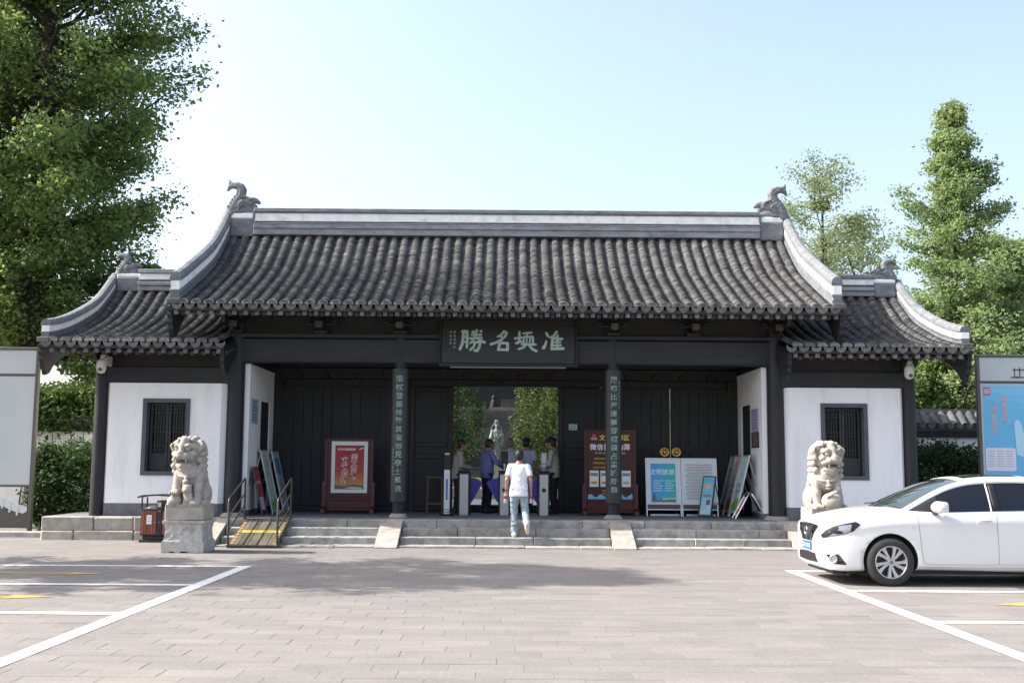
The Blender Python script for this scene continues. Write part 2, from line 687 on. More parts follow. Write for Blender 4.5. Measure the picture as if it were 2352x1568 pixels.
M = {
    'paver': paver_mat('paving stone', (0.172, 0.160, 0.151), (0.183, 0.170, 0.160), (0.202, 0.184, 0.169)),
    'joint': mat('paving joint', (0.146, 0.136, 0.128), 0.95, var=0.3, scale=5),
    'line': mat('white road paint', (0.64, 0.64, 0.63), 0.7, dirt=(0.2, 0.19, 0.18), dirt_scale=11, dirt_amt=0.75, bump=0.2),
    'yellow_line': mat('yellow road paint', (0.50, 0.30, 0.07), 0.7, dirt=(0.19, 0.175, 0.16), dirt_scale=9, dirt_amt=0.9),
    'granite': mat('step granite', (0.30, 0.288, 0.27), 0.85, var=0.3, scale=5, bump=0.35, bscale=25, rnd=0.16, dirt=(0.09, 0.085, 0.08), dirt_scale=3.2, dirt_amt=0.6),
    'granite_pale': mat('pale ramp stone', (0.345, 0.312, 0.272), 0.85, var=0.22, scale=6, bump=0.3, bscale=25, rnd=0.08, dirt=(0.16, 0.15, 0.14), dirt_scale=4, dirt_amt=0.5),
    'lion': mat('carved lion stone', (0.39, 0.345, 0.295), 0.85, var=0.18, scale=7, bump=0.4, bscale=45, dirt=(0.2, 0.185, 0.165), dirt_scale=5, dirt_amt=0.55),
    'plinth_stone': mat('rough pedestal stone', (0.46, 0.43, 0.395), 0.9, var=0.2, scale=8, bump=0.6, bscale=30, dirt=(0.15, 0.14, 0.13), dirt_scale=5, dirt_amt=0.6),
    'tile': mat('grey roof tile', (0.092, 0.095, 0.10), 0.85, var=0.35, scale=2.2, col2=(0.148, 0.147, 0.142), rnd=0.2, isl=0.42, bump=0.3, bscale=50, dirt=(0.06, 0.061, 0.062), dirt_scale=1.7, dirt_amt=0.7),
    'tile_end': mat('eave end tile', (0.135, 0.132, 0.128), 0.85, var=0.35, scale=14, rnd=0.28, bump=0.3, dirt=(0.07, 0.068, 0.065), dirt_scale=9, dirt_amt=0.7),
    'ridge_grey': mat('ridge mortar grey', (0.175, 0.183, 0.197), 0.9, var=0.25, scale=5, bump=0.3, bscale=30, dirt=(0.08, 0.082, 0.088), dirt_scale=6, dirt_amt=0.7, stretch=(1, 1, 1.6)),
    'ridge_shade_lift': mat('ridge mortar lightened for shade', (0.25, 0.262, 0.28), 0.9, var=0.25, scale=4, bump=0.3, bscale=30, dirt=(0.10, 0.105, 0.115), dirt_scale=5, dirt_amt=0.7, stretch=(0.6, 1, 1.6)),  # ridge mortar lightened in colour for the shaded fronts; sunlit verges stay darker
    'ridge_white': mat('limewashed ridge band', (0.86, 0.85, 0.825), 0.9, var=0.05, scale=6, dirt=(0.36, 0.33, 0.30), dirt_scale=4, dirt_amt=0.5),
    'plaster': mat('white wall plaster', (0.80, 0.80, 0.805), 0.9, var=0.03, scale=1.6, bump=0.06, bscale=40, dirt=(0.58, 0.57, 0.55), dirt_scale=3.5, dirt_amt=0.5, stretch=(1, 1, 0.22)),
    'plinth': mat('grey wall plinth', (0.12, 0.125, 0.14), 0.85, var=0.2, scale=5, dirt=(0.2, 0.19, 0.18), dirt_scale=6, dirt_amt=0.4),
    'wood': mat('black brown timber', (0.0165, 0.0172, 0.019), 0.6, var=0.3, scale=9, stretch=(1, 1, 0.12), bump=0.15, bscale=30, rnd=0.1),
    'beam': mat('dark painted beam', (0.018, 0.019, 0.022), 0.55, var=0.3, scale=6, stretch=(0.15, 1, 1), bump=0.1, rnd=0.05, dirt=(0.04, 0.039, 0.041), dirt_scale=4, dirt_amt=0.5),
    'column': mat('dark painted column', (0.016, 0.016, 0.020), 0.55, var=0.25, scale=5, stretch=(1, 1, 0.15), dirt=(0.045, 0.042, 0.043), dirt_scale=3, dirt_amt=0.5),
    'rafter_end': mat('weathered rafter', (0.15, 0.14, 0.155), 0.8, var=0.3, scale=14, rnd=0.25, dirt=(0.05, 0.05, 0.055), dirt_scale=12, dirt_amt=0.7),
    'window_frame': mat('grey window surround', (0.085, 0.088, 0.105), 0.7, var=0.15, scale=7),
    'lattice': mat('window lattice timber', (0.032, 0.033, 0.038), 0.6, var=0.2, scale=8),
    'dark_glass': mat('dark window pane', (0.012, 0.013, 0.015), 0.12, spec=0.5),
    'calli': mat('verdigris lettering', (0.36, 0.48, 0.43), 0.7, var=0.15, scale=12),
    'calli_dim': mat('worn verdigris lettering', (0.22, 0.32, 0.29), 0.7, var=0.35, scale=16),
    'gold': mat('brass door ring', (0.62, 0.40, 0.10), 0.35, metal=0.85, var=0.15, scale=20),
    'bracket': mat('worn bracket end', (0.075, 0.068, 0.062), 0.7, var=0.3, scale=14, rnd=0.2),
    'dragon': mat('carved ridge dragon', (0.165, 0.172, 0.185), 0.9, var=0.3, scale=9, bump=0.3, bscale=40),
    'floor_stone': mat('porch floor stone', (0.15, 0.155, 0.16), 0.7, var=0.2, scale=4, rnd=0.08),
}

# ================================================================== ground, paving, steps
g = MB()
g.add([(-900, -300, -0.08), (900, -300, -0.08), (900, 1500, -0.08), (-900, 1500, -0.08)], [(0, 1, 2, 3)])
tag(g.build('ground', mat('dry earth', (0.16, 0.145, 0.12), 0.95, var=0.3, scale=0.3)), 'flat dusty ground reaching to the horizon', 'ground', kind='structure')

pv = MB()
pv.add([(-26, 1, -0.0026), (26, 1, -0.0026), (26, 24.6, -0.0026), (-26, 24.6, -0.0026)], [(0, 1, 2, 3)])
paving = tag(pv.build('paving', M['joint']), 'grey brown stone slab forecourt in front of the gatehouse', 'paving', kind='structure')
PL, PW, GAP = 0.6, 0.3, 0.002
pme = MB()
hx, hy, c = PL / 2 - GAP, PW / 2 - GAP, 0.0012
pme.add([(-hx, -hy, -.02), (hx, -hy, -.02), (hx, hy, -.02), (-hx, hy, -.02), (-hx, -hy, -c), (hx, -hy, -c), (hx, hy, -c), (-hx, hy, -c),
         (-hx + c, -hy + c, 0), (hx - c, -hy + c, 0), (hx - c, hy - c, 0), (-hx + c, hy - c, 0)],
        [(0, 1, 5, 4), (1, 2, 6, 5), (2, 3, 7, 6), (3, 0, 4, 7), (4, 5, 9, 8), (5, 6, 10, 9), (6, 7, 11, 10), (7, 4, 8, 11), (8, 9, 10, 11)])
paver_me = pme.mesh('paver', M['paver'])
pvv, pff = np.array(pme.v), pme.f
cells = []
for r in range(int(2.0 / PW), int(24.5 / PW)):
    sh = (r * 0.37) % 1.0
    y = (r + .5) * PW
    for cc in range(-28, 30):
        x = (cc + .5 - sh) * PL
        if abs(x) < 15:
            cells.append((x, y))
seen = sorted([q for q in cells if q[1] > 8.0 and abs(q[0]) < 0.475 * q[1] + 0.25], key=lambda q: q[1])[:296]
sset = set(seen)
for x, y in seen:
    link('paver', paver_me, paving, True, (x, y, random.uniform(-.001, .001)), (random.gauss(0, .0008), random.gauss(0, .0005), 0))
rest = [q for q in cells if q not in sset]
V = np.concatenate([pvv + np.array((x, y, random.uniform(-.001, .001))) for x, y in rest])
F4 = np.array(pff)
F = np.concatenate([F4 + i * len(pvv) for i in range(len(rest))])
o = link('paver_field', np_mesh('paver_field', V, F, M['paver']), paving, True)
o['kind'] = 'stuff'


def sheet(name, poly, m, z=0.0055):
    b = MB()
    b.add([(x, y, z) for x, y in poly], [tuple(range(len(poly)))])
    b.add([(x, y, 0.0) for x, y in poly], [])
    return b.build(name, m)


def rect(x0, x1, y0, y1):
    return [(x0, y0), (x1, y0), (x1, y1), (x0, y1)]


LX0, LX1, RX0, RX1 = -4.10, -3.92, 4.32, 4.50
for nm, poly, lab in (
        ('parking_line', rect(LX0, LX1, 3.0, 17.22), 'long white line bounding the parking bays left of the entrance'),
        ('parking_line', rect(-14, LX0, 17.06, 17.22), 'white bay line furthest back on the left side'),
        ('parking_line', rect(-14, LX0, 14.47, 14.64), 'white bay line second from the back on the left side'),
        ('parking_line', rect(-14, LX0, 11.72, 11.90), 'white bay line nearest the viewer on the left side'),
        ('parking_line', rect(RX0, RX1, 3.0, 17.08), 'long white line bounding the parking bays by the white car'),
        ('parking_line', rect(RX1, 14, 16.90, 17.07), 'white bay line on the far side of the white car'),
        ('parking_line', rect(RX1, 14, 14.26, 14.44), 'white bay line on the near side of the white car'),
        ('parking_line', rect(RX1, 14, 11.45, 11.63), 'white bay line nearest the viewer on the right side')):
    tag(sheet(nm, poly, M['line']), lab, 'parking line', kind='structure')


def arrow(x0, x1, y, w, lab):
    s = 1 if x1 > x0 else -1
    h = x1 - s * 0.55
    poly = [(x0, y - w), (h, y - w), (h, y - 2.4 * w), (x1, y), (h, y + 2.4 * w), (h, y + w), (x0, y + w)]
    if s < 0:
        poly = poly[::-1]
    tag(sheet('painted_arrow', poly, M['yellow_line']), lab, 'road marking', kind='structure')


arrow(-7.3, -5.7, 15.95, 0.07, 'faded yellow arrow in the rear parking bay on the left')
arrow(-7.2, -5.35, 13.2, 0.08, 'yellow arrow in the middle parking bay on the left')
arrow(7.6, 5.72, 13.05, 0.08, 'yellow arrow in the parking bay on the right')

# ---- platform and steps
ZP = 0.475
YF = [21.13, 21.55, 21.9, 22.2]
ZS = [0.035, 0.175, 0.33, 0.475]


def stones(parent, x0, x1, y0, y1, z0, z1, m, lo=0.9, hi=1.7, name='stone_block', b=0.012):
    x = x0
    while x < x1 - 0.02:
        w = random.uniform(lo, hi)
        if x1 - (x + w) < lo * .6:
            w = x1 - x
        dy, dz = random.uniform(-.012, .008), random.uniform(-.006, .004)
        q = MB().bbox((x + .004, y0 + dy, z0), (x + w - .004, y1, z1 + dz), b * random.uniform(.7, 1.6))
        q.build(name, m, parent, True)
        x += w


for x0, x1, lab in ((-5.55, -2.50, 'stone steps behind the small railed ramp, left flight of three'),
                    (-2.05, 2.08, 'middle flight of grey stone steps that the man in white climbs'),
                    (2.52, 5.60, 'flight of grey stone steps beside the white car, right of three')):
    t = thing('stone_steps', lab, 'steps', ((x0 + x1) / 2, YF[0], 0), group='flights of steps up to the gate')
    for i in range(3):
        stones(t, x0, x1, YF[i], YF[i] + .55, (ZS[i - 1] - .012 if i else -.06), ZS[i], M['granite'])
plat = thing('stone_platform', 'raised stone platform under the gatehouse with pale sloping string stones', 'platform', (0, 22.2, 0))
stones(plat, -5.98, 5.98, 22.2, 22.75, ZS[2] - .012, ZP, M['granite'], 1.2, 2.0)
for s in (-1, 1):
    a, b = (-9.55, -6.0) if s < 0 else (6.0, 9.55)
    stones(plat, a, b, 22.72, 23.05, -.05, 0.19, M['granite_pale'], .6, 1.3, b=.02)
    stones(plat, a, b, 22.74, 23.05, 0.183, ZP, M['granite_pale'], .5, 1.2, b=.02)
MB().box((-5.97, 22.74, -.05), (5.97, 29.6, ZP - .004)).build('platform_floor', M['floor_stone'], plat, True)
for s in (-1, 1):
    a, b = (-9.54, -5.975) if s < 0 else (5.975, 9.54)
    MB().box((a, 23.04, -.05), (b, 29.6, ZP - .006)).build('platform_floor', M['floor_stone'], plat, True)
for x0, x1 in ((-5.97, -5.56), (-2.49, -2.06), (2.09, 2.51), (5.61, 6.0)):
    zA = lambda y: 0.02 + (y - 20.98) * (ZP + .008 - .02) / (22.24 - 20.98)
    ym = 21.62 + random.uniform(-.06, .06)
    for ya, yb in ((20.98, ym - .004), (ym + .004, 22.24)):
        q = MB()
        q.prism([(ya, -.05), (yb, -.05), (yb, zA(yb)), (ya, zA(ya))], x0, x1, 'yz')
        q.build('string_stone', M['granite_pale'], plat, True, weld=True)
    MB().bbox((x0, 22.245, ZS[2] - .01), (x1, 22.72, ZP + .006), .01).build('string_stone', M['granite_pale'], plat, True)
for s in (-1, 1):
    x0, x1 = sorted((s * 9.56, s * 14.0))
    MB().bbox((x0, 23.35, -.05), (x1, 23.55, .12), .02).build('kerb', M['granite'], None)
    k = bpy.data.objects[-1] if False else None
for o in [o for o in bpy.data.objects if o.name.startswith('kerb')]:
    tag(o, 'low stone kerb in front of the %s notice board' % ('left' if o.data.vertices[0].co.x < 0 else 'blue'), 'kerb', kind='structure')

# ================================================================== gatehouse
EY, CY, DY = 22.0, 23.4, 26.0


def interp(prof, y):
    return float(np.interp(y, [p[0] for p in prof], [p[1] for p in prof]))


def smooth_prof(pts, n=60):
    """Catmull-Rom through profile points"""
    P = [np.array(p, float) for p in pts]
    P = [2 * P[0] - P[1]] + P + [2 * P[-1] - P[-2]]
    out = []
    per = max(2, n // (len(P) - 3))
    for i in range(1, len(P) - 2):
        for k in range(per):
            t = k / per
            a, b, c, d = P[i - 1], P[i], P[i + 1], P[i + 2]
            out.append(.5 * ((2 * b) + (-a + c) * t + (2 * a - 5 * b + 4 * c - d) * t * t + (-a + 3 * b - 3 * c + d) * t ** 3))
    out.append(P[-2])
    return [tuple(p) for p in out]


def resample(prof, step):
    P = np.array(prof)
    d = np.concatenate([[0], np.cumsum(np.hypot(*np.diff(P, axis=0).T))])
    s = np.arange(0, d[-1], step)
    y, z = np.interp(s, d, P[:, 0]), np.interp(s, d, P[:, 1])
    y2, z2 = np.interp(s + .05, d, P[:, 0]), np.interp(s + .05, d, P[:, 1])
    y1, z1 = np.interp(s - .05, d, P[:, 0]), np.interp(s - .05, d, P[:, 1])
    return list(zip(y, z, np.arctan2(z2 - z1, y2 - y1)))


def tile_geo(cover, length, seg=6):
    """one curved tile, local: x across, y up the slope, z out of the roof; lies from y=0 (lip) to y=length"""
    r, half, th = (0.090, R(72), 0.017) if cover else (0.125, R(58), 0.014)
    vs = []
    for yy, dz in ((0, .014), (length, -.006)):
        for i in range(seg + 1):
            t = -half + 2 * half * i / seg
            if cover:
                vs.append((r * math.sin(t), yy, r * math.cos(t) - r * math.cos(half) + dz + .028))
            else:
                vs.append((r * math.sin(t), yy, -r * math.cos(t) + r + dz - .012))
    for i in range(seg + 1):
        x, y, z = vs[i]
        if cover:
            k = (r - th) / r
            vs.append((x * k, 0, z - th * .9))
        else:
            vs.append((x, 0, z - th))
    n = seg + 1
    fs = []
    for i in range(seg):
        fs.append((i, i + 1, n + i + 1, n + i))
        fs.append((2 * n + i, 2 * n + i + 1, i + 1, i))
    return np.array(vs), np.array(fs)


def tiled_slope(roof, prof, x0, x1, pitch, keep, expo=0.066):
    """cover and pan tile columns; the 'keep' lowest cover tiles of each column are parts, the rest one joined field"""
    n = int(round((x1 - x0) / pitch))
    pitch = (x1 - x0) / n
    rs = resample(prof, expo)
    cv, cf = tile_geo(True, expo * 1.5)
    pvs, pfs = tile_geo(False, expo * 1.5)
    tme = np_mesh('tile', cv, cf, M['tile'])
    Vs, Fs, off = [], [], 0

    def place(vs, x, y, z, a, jx, ja):
        ca, sa = math.cos(a + ja), math.sin(a + ja)
        w = vs.copy()
        w[:, 0] += x + jx
        yy, zz = vs[:, 1], vs[:, 2]
        w[:, 1] = y + yy * ca - zz * sa
        w[:, 2] = z + yy * sa + zz * ca
        return w
    for i in range(n):
        xc = x0 + (i + .5) * pitch
        wob = random.uniform(-.006, .006)
        for k, (y, z, a) in enumerate(rs):
            jx, ja = wob + random.gauss(0, .0025), random.gauss(0, .03)
            if k < keep:
                link('tile', tme, roof, True, (xc + jx, y, z + random.gauss(0, .002)), (a + ja, 0, random.gauss(0, .02)))
            else:
                Vs.append(place(cv, xc, y, z + random.gauss(0, .0025), a, jx, ja))
                Fs.append(cf + off)
                off += len(cv)
        if i < n - 1:
            xp = xc + pitch / 2
            for k, (y, z, a) in enumerate(rs):
                Vs.append(place(pvs, xp, y, z, a, random.gauss(0, .002), random.gauss(0, .02)))
                Fs.append(pfs + off)
                off += len(pvs)
    o = link('tile_field', np_mesh('tile_field', np.concatenate(Vs), np.concatenate(Fs), M['tile']), roof, True)
    o['kind'] = 'stuff'
    # eave end tiles
    def fan(w, h, nn=8):
        top = [(-w, .0)] + [(w * math.cos(PI - PI * j / nn), .045 * math.sin(PI * j / nn)) for j in range(1, nn)] + [(w, 0)]
        return top
    q = MB()
    poly = [(-.105, .06), (-.10, -.02), (-.068, -.066), (-.03, -.086), (0, -.10), (.03, -.086), (.068, -.066), (.10, -.02), (.105, .06), (.06, .012), (0, -.006), (-.06, .012)]
    q.prism(poly, -.012, .012, 'xz')
    drip = q.mesh('drip_tile', M['tile_end'])
    q = MB()
    a = [(.108 * math.cos(PI - PI * j / 10), -.01 + .082 * math.sin(PI * j / 10) + (.006 if j % 2 else 0)) for j in range(11)]
    b = [(.09 * math.cos(PI * j / 8), -.035 + .018 * math.sin(PI * j / 8)) for j in range(9)]
    q.prism((a + b)[::-1], -.012, .012, 'xz')
    cap = q.mesh('end_tile', M['tile_end'])
    y, z, al = rs[0]
    for i in range(n):
        xc = x0 + (i + .5) * pitch
        link('end_tile', cap, roof, True, (xc, y - .015, z + .035), (R(-14) + random.gauss(0, .05), 0, random.gauss(0, .04)))
    for i in range(n + 1):
        link('drip_tile', drip, roof, True, (x0 + i * pitch, y - .012, z - .012), (R(12) + random.gauss(0, .05), 0, random.gauss(0, .04)))


def deck(roof, prof, x0, x1, off_top, th, name='roof_deck', m=None):
    P = smooth_prof(prof, 24) if len(prof) < 12 else prof[::2] + [prof[-1]]
    n = len(P)
    vs, fs = [], []
    for x in (x0, x1):
        for y, z in P:
            vs.append((x, y, z - off_top))
        for y, z in P:
            vs.append((x, y, z - off_top - th))
    N = 2 * n
    for i in range(n - 1):
        fs += [(i, N + i, N + i + 1, i + 1), (n + i, n + i + 1, N + n + i + 1, N + n + i), (i, i + 1, n + i + 1, n + i), (N + i, N + n + i, N + n + i + 1, N + i + 1)]
    fs += [(0, n, N + n, N), (n - 1, N + n - 1, N + 2 * n - 1, 2 * n - 1)]
    q = MB()
    q.add(vs, fs)
    return q.build(name, m or M['wood'], roof, True)


def sweep_yz(roof, name, path, x0, x1, lo, hi, m, endcap=True):
    """band following a (y,z) path, between offsets lo..hi along z, from x0 to x1"""
    q = MB()
    vs, fs, n = [], [], len(path)
    for y, z in path:
        vs += [(x0, y, z + lo), (x1, y, z + lo), (x1, y, z + hi), (x0, y, z + hi)]
    for i in range(n - 1):
        for k in range(4):
            fs.append((4 * i + k, 4 * i + (k + 1) % 4, 4 * i + 4 + (k + 1) % 4, 4 * i + 4 + k))
    fs += [(3, 2, 1, 0), tuple(4 * (n - 1) + k for k in range(4))]
    q.add(vs, fs)
    return q.build(name, m, roof, True, weld=True)


def chiwen_mesh(sgn):
    """ridge-end dragon: head biting a pearl (towards +x), scaled neck and fish tail curling up and outwards; origin at the top of its block"""
    s = SDF((-.36, -.2, -.06), (.66, .2, .9), .0125)
    neck = [(-.10, 0, -.02), (-.06, 0, .14), (.01, 0, .30), (.10, 0, .45), (.125, 0, .57), (.085, 0, .645), (.01, 0, .685), (-.08, 0, .69)]
    rs = [.165, .155, .135, .115, .105, .098, .088, .072]
    s.path(neck, rs, .03)
    s.path([(-.08, 0, .70), (-.15, 0, .74), (-.19, 0, .83)], [.07, .05, .014], .02)
    s.path([(-.08, 0, .69), (-.16, 0, .65), (-.205, 0, .57)], [.07, .055, .03], .02)
    s.ell((.2, 0, .06), (.27, .12, .15), .05)
    s.path([(.02, 0, .2), (.2, 0, .24), (.32, 0, .27)], [.12, .12, .11], .04)
    s.path([(.28, 0, .31), (.40, 0, .33), (.47, 0, .31)], [.095, .07, .06], .03)
    s.path([(.46, 0, .32), (.53, 0, .27), (.535, 0, .22)], [.06, .045, .03], .02)
    s.path([(.25, 0, .07), (.38, 0, .07), (.46, 0, .12)], [.12, .08, .045], .03)
    s.cap((.30, 0, .19), (.6, 0, .2), .03, .055, .01, sub=True)
    s.ell((.44, 0, .175), (.062, .07, .062), .003)
    s.path([(.24, 0, .36), (.16, 0, .41), (.1, 0, .40)], [.05, .045, .02], .015)
    for y in (-.1, .1):
        s.ell((.33, y, .335), (.042, .04, .04), .008)
        s.path([(.30, y, .37), (.2, y * .9, .41), (.13, y * .8, .38)], [.03, .028, .012], .008)
        for k in range(6):
            a = R(100 + 22 * k)
            s.path([(.18, y * 1.25, .20), (.18 + .1 * math.cos(a), y * 1.35, .18 + .1 * math.sin(a)), (.18 + .2 * math.cos(a + .3), y * 1.2, .18 + .18 * math.sin(a + .3))], [.02, .026, .008], .006)
        for k in range(4):
            s.path([(.0 + k * .05, y * 1.4, .02), (.05 + k * .06, y * 1.3, .1 + .02 * k)], [.022, .012], .006)
    for i in range(1, len(neck) - 1):
        for t in (0, .5):
            p = Vector(neck[i]).lerp(Vector(neck[i + 1]), t)
            rr = rs[i] + (rs[i + 1] - rs[i]) * t
            for y in (-1, 1):
                for w in (-.62, -.1, .42):
                    s.ell((p.x + w * rr, y * rr * (.97 - .35 * w * w), p.z + .02 * (-1) ** int(w * 10)), (.034, .02, .036), .003)
    me = s.mesh('ridge_dragon', M['dragon'])
    for v in me.vertices:
        v.co.y *= .85
        if sgn < 0:
            v.co.x *= -1
    if sgn < 0:
        me.flip_normals()
    return me


def make_roof(bld, name, prof_pts, x0, x1, ridge, chi, eave_r, keep, pitch, label=None, gable_left=True, gable_right=True, chi_scale=1.0, ridge_h=None):
    prof = smooth_prof(prof_pts, 60)
    yr, zr = prof[-1]
    roof = bpy.data.objects.new(name, None)
    COL.objects.link(roof)
    roof.parent = bld
    roof.matrix_parent_inverse = _tomat(bld).inverted()
    roof.location = ((x0 + x1) / 2, yr, zr)
    if label:
        roof['label'] = label
    dk = deck(roof, prof, x0 + .02, x1 - .02, .055, .07)
    back = [(2 * yr - y, z) for y, z in prof][::-1]
    deck(roof, back, x0 + .02, x1 - .02, .0, .12, 'rear_slope', M['tile'])
    return roof, prof


def main_ridge(roof, x0, x1, y, zb, layers):
    """stack of (height, half-depth, material, name)"""
    z = zb
    for h, d, m, nm in layers:
        q = MB().bbox((x0, y - d, z), (x1, y + d, z + h), .012)
        q.build(nm, m, roof, True)
        z += h
    return z


def verge(roof, prof, xc, scale=1.0, top_off=.66):
    """the curved ridge running down the gable edge: mortar base, white band, cap"""
    P = prof[1::2] + [prof[-1]]
    P = [(y + .03, z) for y, z in P]
    w = .088 * scale
    k = top_off / .66
    sweep_yz(roof, 'verge_base', P, xc - w * 1.25, xc + w * 1.25, -.02, .16 * k, M['ridge_grey'])
    sweep_yz(roof, 'verge_roll', P, xc - w * 1.0, xc + w * 1.0, .165 * k, .24 * k, M['ridge_grey'])
    sweep_yz(roof, 'verge_fillet', P, xc - w * 1.3, xc + w * 1.3, .245 * k, .285 * k, M['ridge_grey'])
    sweep_yz(roof, 'verge_band', P, xc - w * 1.0, xc + w * 1.0, .29 * k, .47 * k, M['ridge_white'])
    sweep_yz(roof, 'verge_fillet', P, xc - w * 1.35, xc + w * 1.35, .475 * k, .51 * k, M['ridge_grey'])
    # rounded cap
    q = MB()
    n = len(P)
    prof2 = [(-1.15, 0), (-1.05, .07), (-.7, .13), (0, .155), (.7, .13), (1.05, .07), (1.15, 0)]
    vs = []
    for y, z in P:
        for a, b in prof2:
            vs.append((xc + a * w * 1.15, y, z + (.515 + b) * k))
    m = len(prof2)
    fs = []
    for i in range(n - 1):
        for j in range(m):
            fs.append((i * m + j, i * m + (j + 1) % m, (i + 1) * m + (j + 1) % m, (i + 1) * m + j))
    fs += [tuple(range(m - 1, -1, -1)), tuple((n - 1) * m + j for j in range(m))]
    q.add(vs, fs)
    q.build('verge_cap', M['ridge_grey'], roof, True, weld=True)
    # stepped end blocks under the lower end of the verge
    y, z = P[0]
    MB().bbox((xc - w * 1.5, y - .12, z - .02), (xc + w * 1.5, y + .02, z + .09), .01).build('verge_end', M['tile_end'], roof, True)


def barge(roof, prof, xc, th=.05, depth=.42, name='barge_board'):
    """dark board closing the gable edge, scalloped at its lower end"""
    P = prof[::4] + [prof[-1]]
    lo = [(y, z - .12 - depth) for y, z in P if y > prof[0][0] + .75]
    y0, z0 = prof[0]
    end = [(y0 + .06, z0 - .10), (y0 + .04, z0 - .2), (y0 + .09, z0 - .27), (y0 + .08, z0 - .35), (y0 + .15, z0 - .42), (y0 + .15, z0 - .5), (y0 + .25, z0 - .57), (y0 + .3, z0 - .66), (y0 + .46, z0 - .6), (y0 + .6, z0 - .46)]
    top = [(y, z - .115) for y, z in P][::-1]
    poly = end + lo + top[:-1]
    q = MB()
    q.prism(poly, xc - th, xc + th, 'yz')
    q.build(name, M['wood'], roof, True, weld=True)


def rafters(roof, prof, x0, x1, sp):
    y0, z0 = prof[0]
    a = math.atan2(interp(prof, y0 + 1.2) - z0, 1.2)
    q = MB().box((-.042, 0, -.085), (.042, 1.5, 0))
    sq = q.mesh('flying_rafter', M['rafter_end'])
    q = MB()
    q.cyl((0, 0, 0), (0, 1.6, 0), .05, n=10)
    rd = q.mesh('rafter', mat('brown black rafter', (.05, .043, .04), .7, var=.3, scale=9))
    n = int(round((x1 - x0) / sp))
    for i in range(n + 1):
        x = x0 + (x1 - x0) * i / n
        link('flying_rafter', sq, roof, True, (x + random.uniform(-.012, .012), y0 + .045 + random.uniform(-.012, .012), z0 - .127), (a * .9, 0, random.uniform(-.01, .01)))
        link('rafter', rd, roof, True, (x + sp * .5, y0 + .16, z0 - .235 + .16 * math.tan(a)), (a, 0, 0))
    MB().box((x0 - .1, y0 + .03, z0 - .115), (x1 + .1, y0 + .11, z0 - .085)).build('eave_board', M['rafter_end'], roof, True)


CHI = {1: chiwen_mesh(1), -1: chiwen_mesh(-1)}

hall = thing('gatehouse', 'wide traditional gate hall with grey tiled roof and dark timber front', 'building', (0, CY, ZP))
MAINP = [(EY, 4.80), (22.85, 5.16), (24.45, 5.90), (25.3, 6.47), (DY, 7.04)]
roof, mp = make_roof(hall, 'roof', MAINP, -6.95, 6.95, None, None, None, 3, .257)
tiled_slope(roof, mp, -6.72, 6.72, .2575, 3)
rafters(roof, mp, -6.75, 6.75, .235)
RP = M['ridge_shade_lift']
L5 = [(.15, .19, RP, 'ridge_base'), (.11, .215, RP, 'ridge_roll'), (.025, .22, M['ridge_grey'], 'ridge_fillet'), (.03, .17, M['ridge_grey'], 'ridge_neck'), (.025, .2, RP, 'ridge_fillet'),
      (.20, .14, M['ridge_white'], 'ridge_band'), (.03, .17, M['ridge_grey'], 'ridge_fillet'), (.09, .18, RP, 'ridge_cap')]
main_ridge(roof, -6.12, 6.12, DY, 7.06, L5)
for s in (-1, 1):
    x0, x1 = sorted((s * 6.125, s * 6.69))
    MB().bbox((x0, DY - .15, 7.02), (x1, DY + .15, 7.46), .02).build('ridge_end_block', M['ridge_grey'], roof, True)
    MB().bbox((x0, DY - .13, 7.463), (x1, DY + .13, 7.60), .02).build('ridge_end_block', M['ridge_white'], roof, True)
    MB().bbox((s * 6.13 - .03, DY - .17, 7.44), (s * 6.13 + .03, DY + .17, 7.66), .01).build('ridge_fillet', M['ridge_grey'], roof, True)
    sc = link('ridge_dragon', CHI[-s], roof, True, (s * 6.60, DY, 7.60))
    sc.scale = (1.04, 1.04, 1.02)
    verge(roof, mp, s * 6.8)
    barge(roof, mp, s * 6.88)

# ---- timber frame
WD, BM, CO = M['wood'], M['beam'], M['column']


def column(x, y, r, z1, base=True, name='column'):
    q = MB()
    q.cyl((x, y, ZP + .06), (x, y, z1), r * 1.02, r * .96, n=24)
    c_ = q.build(name, CO, hall, True)
    q = MB()
    q.lathe([(r * 1.55, 0), (r * 1.5, .03), (r * 1.2, .065), (r * 1.12, .08)], (x, y, ZP - .005), 24)
    q.build('column_base', M['granite_pale'], c_, True)
    return c_


